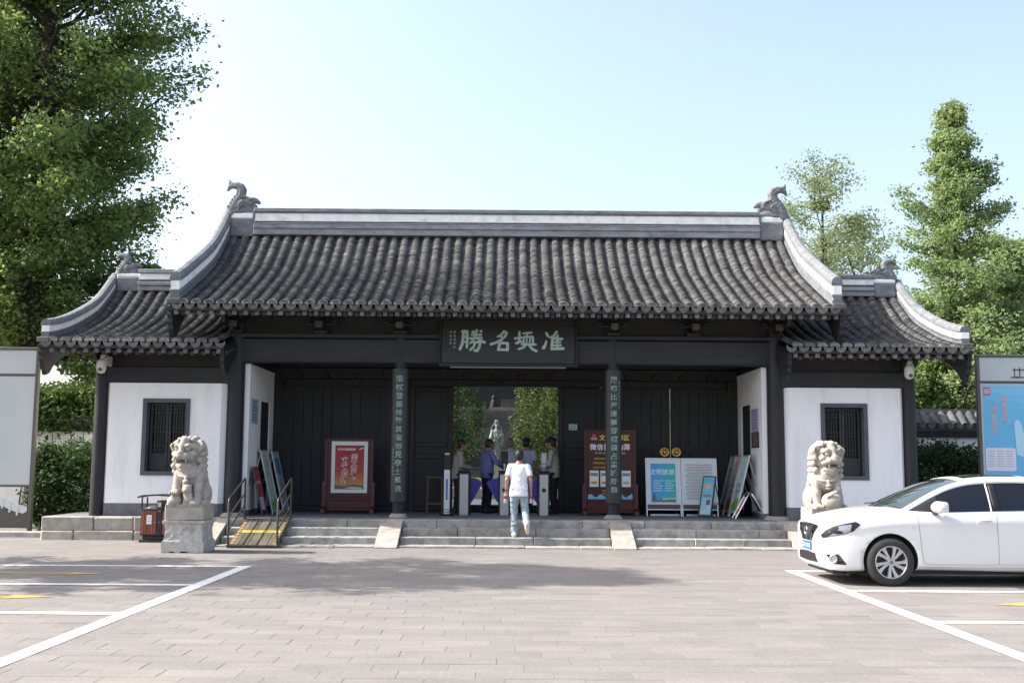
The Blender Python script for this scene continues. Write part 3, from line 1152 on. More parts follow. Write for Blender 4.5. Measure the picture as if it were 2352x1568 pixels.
cols = {}
for x in (-5.80, 5.80):
    cols[x] = column(x, CY, .185, 4.75)
for x in (-2.27, 2.30):
    cols[x] = column(x, CY, .13, 4.75)
MB().bbox((-6.0, CY - .11, 3.74), (6.0, CY + .11, 4.27), .03).build('lintel_beam', BM, hall, True)
MB().bbox((-6.15, CY - .17, 4.275), (6.15, CY + .17, 4.36), .01).build('plate_beam', BM, hall, True)
MB().box((-6.3, CY - .09, 4.75), (6.3, CY + .09, 4.98)).build('eave_purlin', WD, hall, True)
MB().box((-5.9, CY - .03, 4.365), (5.9, CY + .03, 4.745)).build('infill_board', WD, hall, True)
for x in (-5.80, -3.98, -2.27, 2.30, 4.02, 5.80):
    b = bpy.data.objects.new('bracket_set', None)
    COL.objects.link(b)
    b.parent = hall
    b.matrix_parent_inverse = _tomat(hall).inverted()
    b.location = (x, CY - .1, 4.36)
    k = 1.0 if abs(x) != 4.0 else .85
    MB().bbox((x - .15, CY - .24, 4.362), (x + .15, CY - .032, 4.44), .02).build('bracket_base', WD, b, True)
    MB().bbox((x - .065, CY - .52, 4.445), (x + .065, CY - .04, 4.53), .02).build('bracket_arm', BM, b, True)
    MB().bbox((x - .08, CY - .55, 4.46), (x + .08, CY - .42, 4.60), .02).build('bracket_tip', M['bracket'], b, True)
    for dx in (-.28, 0, .28):
        MB().bbox((x + dx - .06, CY - .30, 4.58), (x + dx + .06, CY - .2, 4.64), .015).build('bracket_block', WD, b, True)
    MB().bbox((x - .34, CY - .30, 4.535), (x + .34, CY - .2, 4.578), .012).build('bracket_arm', WD, b, True)
    MB().bbox((x - .06, CY - .85, 4.645), (x + .06, CY - .1, 4.72), .012).build('bracket_arm', WD, b, True)

# couplet boards on the two middle columns
LEFT_C, RIGHT_C = '策杖登臺持螯賞菊想見學士風流', '展嘯比屋連艫穿檣盡占盂城勝槩'
for x, txt, small, side in ((-2.27, LEFT_C, '丙寅秋月', -1), (2.30, RIGHT_C, '歲次丙寅', 1)):
    rr, half = .195, R(62)
    z0, z1 = .80, 3.62
    cyc = CY - .025
    q = MB()
    n = 14
    vs = []
    for z in (z0, z1):
        for k, r_ in enumerate((rr, rr - .03)):
            for i in range(n + 1):
                t = -half + 2 * half * i / n
                vs.append((x + r_ * math.sin(t), cyc - r_ * math.cos(t), z))
    m = n + 1
    fs = []
    for i in range(n):
        fs += [(i, i + 1, 2 * m + i + 1, 2 * m + i), (m + i + 1, m + i, 3 * m + i, 3 * m + i + 1), (m + i, m + i + 1, i + 1, i), (2 * m + i, 2 * m + i + 1, 3 * m + i + 1, 3 * m + i)]
    fs += [(0, 2 * m, 3 * m, m), (n, m + n, 3 * m + n, 2 * m + n)]
    q.add(vs, fs)
    q.build('couplet_board', mat('couplet board %d' % side, (0.026, 0.031, 0.034), .45, var=.2, scale=5, stretch=(1, 1, .2)), cols[x], True, weld=True)
    def wrap(a, b, cx=0, cz=0):
        t = (a + cx) / rr
        return (x + (rr + .0135) * math.sin(t), cyc - (rr + .0135) * math.cos(t), cz + b)
    zz = 3.40
    for i, ch in enumerate(txt):
        q = MB()
        put_text(q, ch, .152 * random.uniform(.9, 1.06), lambda a, b: wrap(a + .004 * math.sin(i), b, 0, zz), 0, bold=.012)
        q.build('couplet_character', M['calli_dim'], cols[x], True)
        zz -= .1785
    q = MB()
    for i, ch in enumerate(small * 2):
        put_text(q, ch, .055, lambda a, b: wrap(a, b, side * .115, (1.9 if side < 0 else 3.35) - i * .075), 0)
    q.build('couplet_signature', M['calli_dim'], cols[x], True)['kind'] = 'stuff'

# ---- name plaque over the door, with hand-laid brush strokes
plq = thing('name_plaque', 'large dark name board with four pale green characters hung over the gate', 'plaque', (0, CY - .3, 3.74))
tilt = Matrix.Translation((0.03, CY - .3, 3.72)) @ Matrix.Rotation(R(-9), 4, 'X')
MB().bbox((-1.42, -.03, .0), (1.44, .03, .98), .015, mat=tilt).build('board', mat('plaque lacquer', (0.024, 0.026, 0.0265), .5, var=.15, scale=6), plq, True)
for lo, hi in (((-1.47, -.05, -.06), (1.49, .04, -.002)), ((-1.47, -.05, .982), (1.49, .04, 1.04)), ((-1.47, -.05, 0), (-1.422, .04, .98)), ((1.442, -.05, 0), (1.49, .04, .98))):
    MB().bbox(lo, hi, .012, mat=tilt).build('frame', M['wood'], plq, True)
MB().bbox((-1.22, -.06, -.10), (1.24, -.01, -.066), .008, mat=tilt).build('light_strip', mat('strip batten', (.16, .13, .12), .6), plq, True)
# strokes traced on a 2352x840 close view of the board: x 190..2050 -> -1.42..1.44, y 30..650 -> .98..0
ST = [  # 勝
    [(500, 195, 22), (490, 300, 22), (480, 380, 22), (450, 450, 22)], [(480, 205, 22), (545, 200, 20)], [(545, 200, 22), (550, 300, 22), (545, 425, 18)],
    [(495, 280, 16), (545, 278, 16)], [(492, 350, 15), (540, 348, 15)], [(625, 210, 24), (632, 208, 24)], [(738, 200, 24), (742, 198, 22)], [(680, 185, 20), (665, 240, 20)],
    [(610, 250, 16), (740, 248, 17)], [(590, 300, 16), (750, 290, 18)], [(670, 240, 18), (640, 310, 18), (590, 370, 14)], [(690, 300, 16), (790, 355, 22)], [(640, 360, 18), (735, 345, 20)],
    [(735, 345, 20), (715, 430, 22), (690, 470, 24), (655, 470, 20)], [(660, 350, 18), (640, 420, 18), (595, 460, 16)],
    # 名
    [(1060, 195, 16), (1020, 250, 18), (970, 275, 12)], [(1060, 200, 18), (1100, 215, 18), (1080, 260, 20), (1020, 320, 20), (940, 360, 20), (880, 378, 20)], [(1010, 265, 12), (1040, 300, 14)],
    [(1000, 365, 22), (985, 455, 22)], [(1000, 360, 20), (1110, 365, 22)], [(1112, 365, 22), (1108, 455, 24)], [(990, 455, 20), (1110, 455, 18)],
    # 壖
    [(1275, 205, 18), (1275, 330, 20), (1250, 360, 20)], [(1215, 295, 18), (1320, 280, 14)], [(1230, 362, 20), (1310, 335, 16)], [(1330, 225, 16), (1440, 212, 18)], [(1385, 230, 14), (1370, 270, 14)],
    [(1340, 275, 16), (1335, 345, 16)], [(1340, 275, 14), (1460, 270, 18), (1465, 350, 18)], [(1380, 280, 12), (1375, 345, 14)], [(1425, 280, 12), (1420, 345, 14)], [(1310, 375, 18), (1500, 380, 18)],
    [(1370, 380, 20), (1330, 420, 20), (1265, 445, 16)], [(1410, 385, 20), (1450, 440, 20), (1510, 470, 20)],
    # 淮
    [(1650, 215, 20), (1670, 255, 20)], [(1620, 420, 24), (1640, 370, 18), (1650, 330, 14)], [(1615, 410, 22), (1610, 425, 24)], [(1795, 200, 20), (1750, 260, 18), (1690, 280, 12)],
    [(1735, 275, 20), (1730, 360, 20), (1725, 440, 20)], [(1750, 250, 14), (1785, 290, 16)], [(1740, 300, 16), (1870, 298, 18)], [(1740, 345, 14), (1845, 342, 17)], [(1740, 390, 14), (1850, 388, 18)], [(1730, 440, 18), (1885, 432, 22)], [(1810, 250, 16), (1800, 430, 16)],
]
qs = [MB() for _ in range(4)]
sx, sz_ = 2.86 / 1860.0, 0.98 / 620.0
for i, st in enumerate(ST):
    yy = -.0305 - .0006 * (i % 16 + 1)
    cxm = st[0][0]
    q = qs[0 if cxm < 850 else 1 if cxm < 1160 else 2 if cxm < 1560 else 3]
    P = [(-1.42 + (a - 190) * sx, .98 - (b - 30) * sz_, w * sx * .92) for a, b, w in st]
    for (xa, za, ra), (xb, zb, rb) in zip(P[:-1], P[1:]):
        d = math.atan2(zb - za, xb - xa)
        poly = [(xa + ra * math.cos(d + PI / 2 + PI * k / 6), za + ra * math.sin(d + PI / 2 + PI * k / 6)) for k in range(7)]
        poly += [(xb + rb * math.cos(d - PI / 2 + PI * k / 6), zb + rb * math.sin(d - PI / 2 + PI * k / 6)) for k in range(7)]
        yy -= .0001
        q.add([(a, yy, b) for a, b in poly], [tuple(range(14))], 0, False, tilt)
        q.add([(a, yy, b) for a, b in poly] + [(a, -.03, b) for a, b in poly], [(i2, 14 + i2, 14 + (i2 + 1) % 14, (i2 + 1) % 14) for i2 in range(14)], 0, False, tilt)
for q in qs:
    q.build('plaque_character', M['calli'], plq, True)
q = MB()
for k, (cx, chars) in enumerate(((372, '黃胄題書於'), (318, '癸亥年夏'))):
    for j, ch in enumerate(chars):
        put_text(q, ch, .058, lambda a, b: tilt @ Vector((-1.42 + (cx - 190) * sx + a, -.033, .98 - (215 + j * 52 - 30) * sz_ + b)), 0)
q.build('signature', M['calli'], plq, True)['kind'] = 'stuff'

# ---- door wall
DW = DY


def dbox(name, lo, hi, m, parent=hall, b=.012):
    return MB().bbox(lo, hi, b).build(name, m, parent, True)


dbox('door_lintel', (-5.56, DW - .07, 3.60), (5.56, DW + .13, 3.86), WD)
dbox('transom_board', (-5.56, DW + .0, 3.865), (5.56, DW + .08, 6.4), WD)
dbox('door_head', (-2.285, DW - .05, 3.44), (2.285, DW + .1, 3.598), WD)
for x in (-5.42, -2.42, 2.42, 5.42):
    dbox('door_post', (x - .13, DW - .09, ZP), (x + .13, DW + .11, 3.596), WD)
for x0, x1 in ((-5.28, -2.56), (2.56, 5.28)):
    for a, b in ((x0, (x0 + x1) / 2 - (.006 if x0 > 0 else -.004)), ((x0 + x1) / 2 + .006, x1)):
        d = bpy.data.objects.new('door', None)
        COL.objects.link(d)
        d.parent = hall
        d.matrix_parent_inverse = _tomat(hall).inverted()
        d.location = ((a + b) / 2, DW, ZP)
        nb = 6
        for i in range(nb):
            xa, xb = a + (b - a) * i / nb, a + (b - a) * (i + 1) / nb
            dbox('plank', (xa + .003, DW - .03 + random.uniform(-.004, .004), ZP + .13), (xb - .003, DW + .03, 3.445), WD, d, .006)
        for z in (ZP + .14, 1.95, 3.3):
            dbox('door_rail', (a + .01, DW - .045, z), (b - .01, DW - .034, z + .1), WD, d, .004)
    dbox('threshold', (x0, DW - .06, ZP), (x1, DW + .08, ZP + .135), WD)
    dbox('door_head', (x0, DW - .05, 3.43), (x1, DW + .1, 3.596), WD)
for x0, s in ((-5.28, -1), (-1.3, -1), (2.56, 1)):
    for k in range(4):
        xx = x0 + (.35 + .65 * k)
        q = MB()
        q.cyl((xx, DW - .16, 3.66), (xx, DW - .06, 3.66), .065, .08, n=6)
        q.build('door_stud', WD, hall, True)
for s in (-1, 1):   # fixed panels either side of the open middle doorway
    x0, x1 = sorted((s * 2.28, s * 1.25))
    pn = bpy.data.objects.new('side_panel', None)
    COL.objects.link(pn)
    pn.parent = hall
    pn.matrix_parent_inverse = _tomat(hall).inverted()
    pn.location = ((x0 + x1) / 2, DW, ZP)
    dbox('panel', (x0, DW - .02, ZP), (x1, DW + .05, 3.44), WD, pn)
    for a, b, z0, z1 in ((x0, x0 + .12, ZP, 3.435), (x1 - .12, x1, ZP, 3.435)):
        dbox('stile', (a, DW - .06, z0), (b, DW - .022, z1), WD, pn)
    for z in (ZP + .02, 1.72, 2.0, 3.3):
        dbox('rail', (x0 + .125, DW - .055, z), (x1 - .125, DW - .022, z + .11), WD, pn)
dbox('threshold', (-1.22, DW - .05, ZP), (1.22, DW + .07, ZP + .16), WD)
# brass rings on the right-hand doors and the bright slit between the leaves
for x in (3.775, 4.055):
    q = MB()
    prof = [(.118, 0), (.125, .012), (.112, .03), (.085, .034), (.07, .02), (.06, .02), (.05, .05), (.025, .06)]
    q.lathe(prof, (0, 0, 0), 24)
    q.build('door_ring', M['gold'], hall, True, (x, DW - .05, 1.91), (R(90), 0, 0))

# ---- end walls of the porch
PLs, PLI = M['plaster'], M['plinth']
for s in (-1, 1):
    xa, xb = sorted((s * 5.52, s * 5.78))
    wl = bpy.data.objects.new('porch_wall', None)
    COL.objects.link(wl)
    wl.parent = hall
    wl.matrix_parent_inverse = _tomat(hall).inverted()
    wl.location = (s * 5.7, 24.6, ZP)
    for y0, y1, z0, z1, m in ((CY + .06, 24.6, ZP + .12, 3.72, PLs), (25.52, DW + .2, ZP + .12, 3.72, PLs), (24.604, 25.516, 2.98, 3.72, PLs), (CY + .06, 24.6, ZP, ZP + .116, PLI), (25.52, DW + .2, ZP, ZP + .116, PLI)):
        MB().box((xa, y0, z0), (xb, y1, z1)).build('wall_face', m, wl, True)
    MB().box((xa - .9 if s < 0 else xa + .03, 24.55, ZP), (xb - .03 if s < 0 else xb + .9, 25.57, 3.0)).build('doorway_shade', mat('painted passage shade', (.02, .02, .022), .8), wl, True)  # solid block filling the doorway; the passage's shade is put into its dark colour
    MB().box((min(xa, xb) + .0, CY + .06, 3.724), (max(xa, xb), DW + .2, 5.0)).build('gable_board', WD, hall, True)
    # upper gable under the overhanging roof
    q = MB()
    pl = [(y, z - .15) for y, z in mp[4::4]] + [(DY, mp[-1][1] - .15)] + [(2 * DY - y, z - .16) for y, z in mp[4::4]][::-1]
    q.prism([(mp[4][0] + .3, 4.5)] + pl[1:-1] + [(2 * DY - mp[4][0] - .3, 4.5)], s * 5.9 - .04, s * 5.9 + .04, 'yz')
    q.build('gable_board', WD, hall, True, weld=True)
    MB().box((min(s * 5.6, s * 5.8), DW + .204, ZP), (max(s * 5.6, s * 5.8), 28.9, 4.9)).build('rear_wall', PLs, hall, True)
for x in (-2.3, 2.3):
    column(x, 28.7, .13, 5.0)
MB().box((-5.6, 28.6, 4.2), (5.6, 28.8, 4.7)).build('rear_beam', WD, hall, True)
MB().box((-6.2, CY + .1, 4.99), (6.2, DW - .05, 5.02)).build('porch_ceiling', WD, hall, True)

# ================================================================== wings
WINGP = [(22.2, 4.03), (22.7, 4.13), (23.53, 4.36), (24.7, 4.80), (25.4, 5.22), (DY, 5.66)]
WY = 23.2


def make_wing(s):
    lab = 'low white walled side wing with latticed window, %s' % ('beside the wooden litter bin' if s < 0 else 'behind the white car')
    w = thing('side_wing', lab, 'building', (s * 7.3, WY, ZP), group='wings either side of the gate hall')
    xa, xb = sorted((s * 5.80, s * 9.62))
    roof, wp = make_roof(w, 'roof', WINGP, xa, xb, None, None, None, 3, .257)
    ta, tb = sorted((s * 5.86, s * 9.42))
    tiled_slope(roof, wp, ta, tb, .2575, 4)
    rafters(roof, wp, ta + .1, tb - .05, .235)
    ra, rb = sorted((s * 5.92, s * 8.85))
    L = [(.12, .15, RP, 'ridge_base'), (.09, .19, RP, 'ridge_roll'), (.03, .16, M['ridge_grey'], 'ridge_neck'), (.03, .18, M['ridge_grey'], 'ridge_fillet'),
         (.15, .12, M['ridge_white'], 'ridge_band'), (.03, .17, M['ridge_grey'], 'ridge_fillet'), (.07, .155, RP, 'ridge_cap')]
    main_ridge(roof, ra, rb, DY, 5.68, L)
    ea, eb = sorted((s * 8.855, s * 9.38))
    MB().bbox((ea, DY - .13, 5.66), (eb, DY + .13, 6.0), .02).build('ridge_end_block', M['ridge_grey'], roof, True)
    MB().bbox((ea, DY - .115, 6.003), (eb, DY + .115, 6.1), .02).build('ridge_end_block', M['ridge_white'], roof, True)
    d = link('ridge_dragon', CHI[-s], roof, True, (s * 9.26, DY, 6.10))
    d.scale = (.78, .8, .66)
    verge(roof, wp, s * 9.48, .9, .47)
    barge(roof, wp, s * 9.55, .045, .34)
    barge(roof, wp, s * 5.84, .04, .30)
    # walls
    wl = bpy.data.objects.new('front_wall', None)
    COL.objects.link(wl)
    wl.parent = w
    wl.matrix_parent_inverse = _tomat(w).inverted()
    wl.location = (s * 7.2, WY, ZP)
    X = lambda v: s * v
    wi0, wi1, wz0, wz1 = 6.72, 7.70, 1.33, 2.93

    def chunk(poly, z0, z1, m, nm):
        p = [(X(a), b) for a, b in poly]
        if s < 0:
            p = p[::-1]
        q = MB()
        q.prism(p, z0, z1, 'xy')
        return q.build(nm, m, wl, True, weld=True)
    inn = [(5.95, WY + .14), (6.06, WY), (wi0, WY), (wi0, WY + .3), (5.95, WY + .3)]
    out = [(wi1, WY), (8.42, WY), (8.53, WY + .14), (8.53, WY + .3), (wi1, WY + .3)]
    for p in (inn, out):
        chunk(p, .735, 3.27, PLs, 'wall_face')
    mid = [(wi0, WY), (wi1, WY), (wi1, WY + .3), (wi0, WY + .3)]
    chunk(mid, .735, wz0, PLs, 'wall_face')
    chunk(mid, wz1, 3.27, PLs, 'wall_face')
    chunk([(5.94, WY + .13), (6.055, WY - .012), (8.425, WY - .012), (8.54, WY + .13), (8.54, WY + .3), (5.94, WY + .3)], ZP, .73, PLI, 'wall_plinth')
    c0, c1 = sorted((X(5.9), X(8.75)))
    MB().bbox((c0, WY + .04, 3.275), (c1, WY + .24, 3.62), .012).build('wall_beam', BM, w, True)
    MB().box((c0, WY + .1, 3.624), (c1, WY + .2, 4.12)).build('infill_board', WD, w, True)
    q = MB()
    q.cyl((X(8.64), WY + .12, ZP), (X(8.64), WY + .12, 4.1), .15, .145, n=20)
    cc = q.build('column', CO, w, True)
    s0, s1 = sorted((X(8.52), X(8.70)))
    MB().box((s0, WY + .32, ZP), (s1, 28.6, 4.3)).build('side_wall', PLs, w, True)
    MB().box((c0, 28.4, ZP), (c1, 28.58, 4.3)).build('rear_wall', PLs, w, True)
    q = MB()
    pl = [(y, z - .15) for y, z in wp[4::4]] + [(2 * DY - y, z - .16) for y, z in wp[4::4]][::-1]
    q.prism([(wp[4][0] + .4, 3.7)] + pl[1:-1] + [(2 * DY - wp[4][0] - .4, 3.7)], X(8.6) - .04, X(8.6) + .04, 'yz')
    q.build('gable_board', WD, w, True, weld=True)
    # window
    wn = bpy.data.objects.new('window', None)
    COL.objects.link(wn)
    wn.parent = w
    wn.matrix_parent_inverse = _tomat(w).inverted()
    wn.location = (X((wi0 + wi1) / 2), WY, wz0)
    a, b = sorted((X(wi0), X(wi1)))
    f = .075
    for lo, hi in (((a - .01, WY - .025, wz0 - .01), (a + f, WY + .2, wz1 + .01)), ((b - f, WY - .025, wz0 - .01), (b + .01, WY + .2, wz1 + .01)),
                   ((a + f, WY - .025, wz0 - .01), (b - f, WY + .2, wz0 + f)), ((a + f, WY - .025, wz1 - f), (b - f, WY + .2, wz1 + .01))):
        MB().box(lo, hi).build('window_frame', M['window_frame'], wn, True)
    MB().box((a + f, WY + .24, wz0 + f), (b - f, WY + .26, wz1 - f)).build('pane', M['dark_glass'], wn, True)
    xm = (a + b) / 2
    for u0, u1 in ((a + f + .03, xm - .008), (xm + .008, b - f - .03)):
        y0, y1 = WY + .17, WY + .205
        la = M['lattice']
        st = .045
        for lo, hi in (((u0, y0, wz0 + f + .02), (u0 + st, y1, wz1 - f - .02)), ((u1 - st, y0, wz0 + f + .02), (u1, y1, wz1 - f - .02))):
            MB().box(lo, hi).build('casement_stile', la, wn, True)
        for z in (wz0 + f + .02, wz0 + f + .33, wz1 - f - .065):
            MB().box((u0 + st, y0, z), (u1 - st, y1, z + .045)).build('casement_rail', la, wn, True)
        MB().box((u0 + st, y0 + .012, wz0 + f + .065), (u1 - st, y1, wz0 + f + .33)).build('casement_panel', la, wn, True)
        zb, zt = wz0 + f + .375, wz1 - f - .065
        for k in range(1, 5):
            xx = u0 + st + (u1 - u0 - 2 * st) * k / 5
            MB().box((xx - .006, y0 + .006, zb), (xx + .006, y1 - .006, zt)).build('lattice_bar', la, wn, True)
        for fz in (.08, .16, .46, .54, .86, .93):
            z = zb + (zt - zb) * fz
            MB().box((u0 + st, y0 + .01, z - .006), (u1 - st, y1 - .01, z + .006)).build('lattice_bar', la, wn, True)
    return w


for s in (-1, 1):
    make_wing(s)

# ================================================================== vegetation
LF = {
    'ginkgo': leaf_mat('ginkgo leaf', (0.065, 0.125, 0.052), (0.21, 0.285, 0.075), trans=.5, scale=.9),
    'ginkgo_young': leaf_mat('young ginkgo leaf', (0.10, 0.165, 0.07), (0.235, 0.31, 0.12), trans=.45, scale=.8),
    'airy': leaf_mat('pale airy leaf', (0.13, 0.18, 0.085), (0.25, 0.30, 0.15), trans=.45, scale=.8),
    'yellow': leaf_mat('yellow green leaf', (0.08, 0.13, 0.02), (0.2, 0.24, 0.04), trans=.5, scale=.8),
    'shrub': leaf_mat('dark shrub leaf', (0.012, 0.032, 0.010), (0.045, 0.09, 0.02), trans=.25, scale=3),
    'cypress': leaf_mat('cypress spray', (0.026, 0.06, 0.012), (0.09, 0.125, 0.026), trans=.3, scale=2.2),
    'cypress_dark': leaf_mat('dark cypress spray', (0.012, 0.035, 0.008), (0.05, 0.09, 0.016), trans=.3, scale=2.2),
    'ivy': leaf_mat('ivy leaf', (0.018, 0.05, 0.010), (0.08, 0.14, 0.02), trans=.3, scale=2.5),
}
BARK = mat('grey brown bark', (0.05, 0.042, 0.035), .9, var=.4, scale=8, stretch=(1, 1, .2), bump=.6, bscale=15)


def leaf_cloud(C, n, spread, size, up=0.35, aspect=.62, jit=.5):
    """C (m,3) cluster centres, n leaves each; kite-shaped leaf faces"""
    C = np.repeat(np.asarray(C), n, axis=0)
    N = len(C)
    P = C + RNG.normal(0, 1, (N, 3)) * np.asarray(spread)
    nrm = RNG.normal(0, 1, (N, 3))
    nrm[:, 2] = np.abs(nrm[:, 2]) + up
    nrm /= np.linalg.norm(nrm, axis=1)[:, None]
    a = np.cross(nrm, RNG.normal(0, 1, (N, 3)))
    a /= np.linalg.norm(a, axis=1)[:, None] + 1e-9
    b = np.cross(nrm, a)
    sz = size * (1 + RNG.uniform(-jit, jit, N))[:, None]
    bend = nrm * sz * .18
    V = np.stack([P - a * sz * .5, P + b * sz * aspect * .5 - bend, P + a * sz * .5, P - b * sz * aspect * .5 - bend], 1).reshape(-1, 3)
    F = np.arange(4 * N).reshape(-1, 4)
    return V, F


def limb(mb, p0, p1, r0, r1, bend=.1, n=6, k=5):
    p0, p1 = Vector(p0), Vector(p1)
    L = (p1 - p0).length
    off = Vector((random.gauss(0, 1), random.gauss(0, 1), random.gauss(0, .4))) * L * bend
    pts = [p0.lerp(p1, t / k) + off * math.sin(PI * t / k) * .6 for t in range(k + 1)]
    mb.tube(pts, [r0 + (r1 - r0) * t / k for t in range(k + 1)], n)
    return pts


def layered_tree(name, label, loc, H, z0, rad, nb, leafm, lsize, dens, trunk_r, top_taper=.3, rise=.12, twigs=5, droop=.0, group=None, lean=0.0, seed=1, skew=None, gap=0.0, spread=.19, zs=.6):
    """tree with tiered spreading branches; rad(t) crown radius over t=0..1 up the crown"""
    random.seed(seed)
    t = thing(name, label, 'tree', loc, group=group)
    tr = MB()
    top = Vector((lean, 0, H))
    pts = [Vector((lean * (k / 9) ** 1.5 + random.gauss(0, .06) * (k > 0), random.gauss(0, .06) * (k > 0), H * k / 9)) for k in range(10)]
    tr.tube(pts, [trunk_r * (1.25 if k == 0 else 1) * (1 - .92 * k / 9) + .012 for k in range(10)], 10)
    C = []
    for i in range(nb):
        u = (i + random.random() * .8) / nb
        z = z0 + (H - z0) * u
        a = i * 2.399 + random.gauss(0, .35)
        r = rad(u) * random.uniform(.72, 1.08)
        if skew:
            r *= skew(a)
        if random.random() < gap:
            r *= .45
        k = z / H * 9
        k0 = min(8, int(k))
        p0 = pts[k0].lerp(pts[k0 + 1], k - k0)
        p1 = p0 + Vector((math.cos(a) * r, math.sin(a) * r, r * rise * random.uniform(.2, 1.8) - droop * r))
        br = max(.012, trunk_r * .28 * (1 - u * .75))
        bp = limb(tr, p0, p1, br, .008, .07)
        for j in range(1, len(bp)):
            w = j / (len(bp) - 1)
            if w < .3 and r > .55:
                continue
            C.append(bp[j])
            for q in range(twigs):
                aa = a + random.choice((-1, 1)) * random.uniform(.4, 1.2)
                l = r * random.uniform(.1, .3) * (1.1 - .3 * w)
                e = bp[j] + Vector((math.cos(aa) * l, math.sin(aa) * l, l * random.uniform(-.1, .35)))
                C.append(e)
                C.append(bp[j].lerp(e, .55))
                if random.random() < .25:
                    tr.tube([bp[j], e], [.012, .005], 4)
    C.append(Vector(pts[-1]))
    tr.build('trunk', BARK, t)
    V, F = leaf_cloud(np.array([tuple(c) for c in C]), dens, (spread, spread, spread * zs), lsize)
    link('crown', np_mesh('crown', V, F, leafm), t)
    return t


def rad_big(u):
    return 4.0 * (1 - max(0, (u - .45) / .55) ** 1.6 * .85) * (.5 + .5 * min(1, u / .3))


layered_tree('ginkgo_tree', 'tall dark green ginkgo towering over the left wing', (-14.5, 33, 0), 24, 4.6, rad_big, 270, LF['ginkgo'], .14, 15, .42, seed=3, twigs=5, rise=.42, spread=.23, zs=.95)
layered_tree('ginkgo_tree', 'large ginkgo partly cut off by the left picture edge', (-18.6, 36, 0), 23, 4.0, rad_big, 210, LF['ginkgo'], .15, 13, .36, seed=5, twigs=5, rise=.42, spread=.23, zs=.95)
layered_tree('ginkgo_tree', 'slender pointed ginkgo rising above the right wing', (13.2, 31.5, 0), 12.3, 2.4, lambda u: random.uniform(.4, 1.2) * 4.5 * (1 - u) ** 1.15 + .12, 135, LF['ginkgo_young'], .105, 11, .17, seed=13, twigs=4, rise=.42, gap=.3, spread=.16)
layered_tree('ginkgo_tree', 'leafy tree with dead hanging twigs beside the slender ginkgo', (15.6, 33.5, 0), 8.6, 1.6, lambda u: 2.6 * (1 - u * .75), 70, LF['ginkgo_young'], .13, 13, .2, seed=21, twigs=4, rise=.25)
nest_tree = layered_tree('airy_tree', 'thin pale leaved tree holding a bird nest behind the hall roof', (10.75, 36.5, 0), 11.6, 4.0, lambda u: 2.1 * math.sin(PI * min(1, .3 + u * .62)) + .15, 56, LF['airy'], .10, 8, .13, seed=8, twigs=3, rise=.55, gap=.2, spread=.22)
layered_tree('airy_tree', 'pale sparse tree between the nest tree and the slender ginkgo', (12.6, 39, 0), 10.6, 3.5, lambda u: 2.2 * math.sin(PI * min(1, .2 + u * .8)) + .2, 56, LF['airy'], .11, 7, .15, seed=17, twigs=3, rise=.5, gap=.15)
layered_tree('broadleaf_tree', 'yellow green bushy tree behind the blue notice board', (18.2, 37, 0), 8.8, .8, lambda u: 3.0 * math.sin(PI * min(1, .22 + u * .78)) + .2, 70, LF['yellow'], .15, 12, .2, seed=31, twigs=4, rise=.3)
layered_tree('broadleaf_tree', 'low yellow green tree behind the right wing ridge', (10.6, 34.5, 0), 7.6, 2.0, lambda u: 1.9 * math.sin(PI * min(1, .25 + u * .75)), 44, LF['yellow'], .18, 8, .14, seed=33, twigs=3, rise=.3)
layered_tree('broadleaf_tree', 'shaded leafy tree low behind the ivy covered wall', (-11.4, 34, 0), 7.6, 1.2, lambda u: 2.5 * math.sin(PI * min(1, .3 + u * .7)), 85, LF['ginkgo'], .15, 13, .16, seed=35, twigs=4, rise=.3)
layered_tree('broadleaf_tree', 'dark leafy tree low behind the tiled wall on the right', (11.9, 32.6, 0), 5.2, .9, lambda u: 2.1 * math.sin(PI * min(1, .3 + u * .7)), 60, LF['ginkgo'], .14, 12, .14, seed=36, twigs=4, rise=.25)
layered_tree('street_tree', 'leafy tree beyond the left edge shading the parking bays', (-12.6, 16.6, 0), 13.2, 4.3, lambda u: 2.3 * (math.sin(PI * min(1, .25 + u * .72)) ** .7) + .1, 62, LF['ginkgo'], .17, 8, .2, seed=41, twigs=4, rise=.25)
# bird nest
q = MB()
random.seed(3)
for i in range(120):
    a, b = random.uniform(0, 2 * PI), random.uniform(-.6, .6)
    c = Vector((.26 * math.cos(a), .26 * math.sin(a), random.uniform(-.16, .14)))
    c *= random.uniform(.6, 1.05)
    d = Vector((-math.sin(a), math.cos(a), b)).normalized() * random.uniform(.15, .3)
    q.tube([c - d, c, c + d], .011, 3)
tag(q.build('bird_nest', mat('twig', (.06, .045, .035), .9), None, False, (10.72, 36.5, 10.5)), 'dark twig bird nest high in the thin pale tree', 'bird nest')


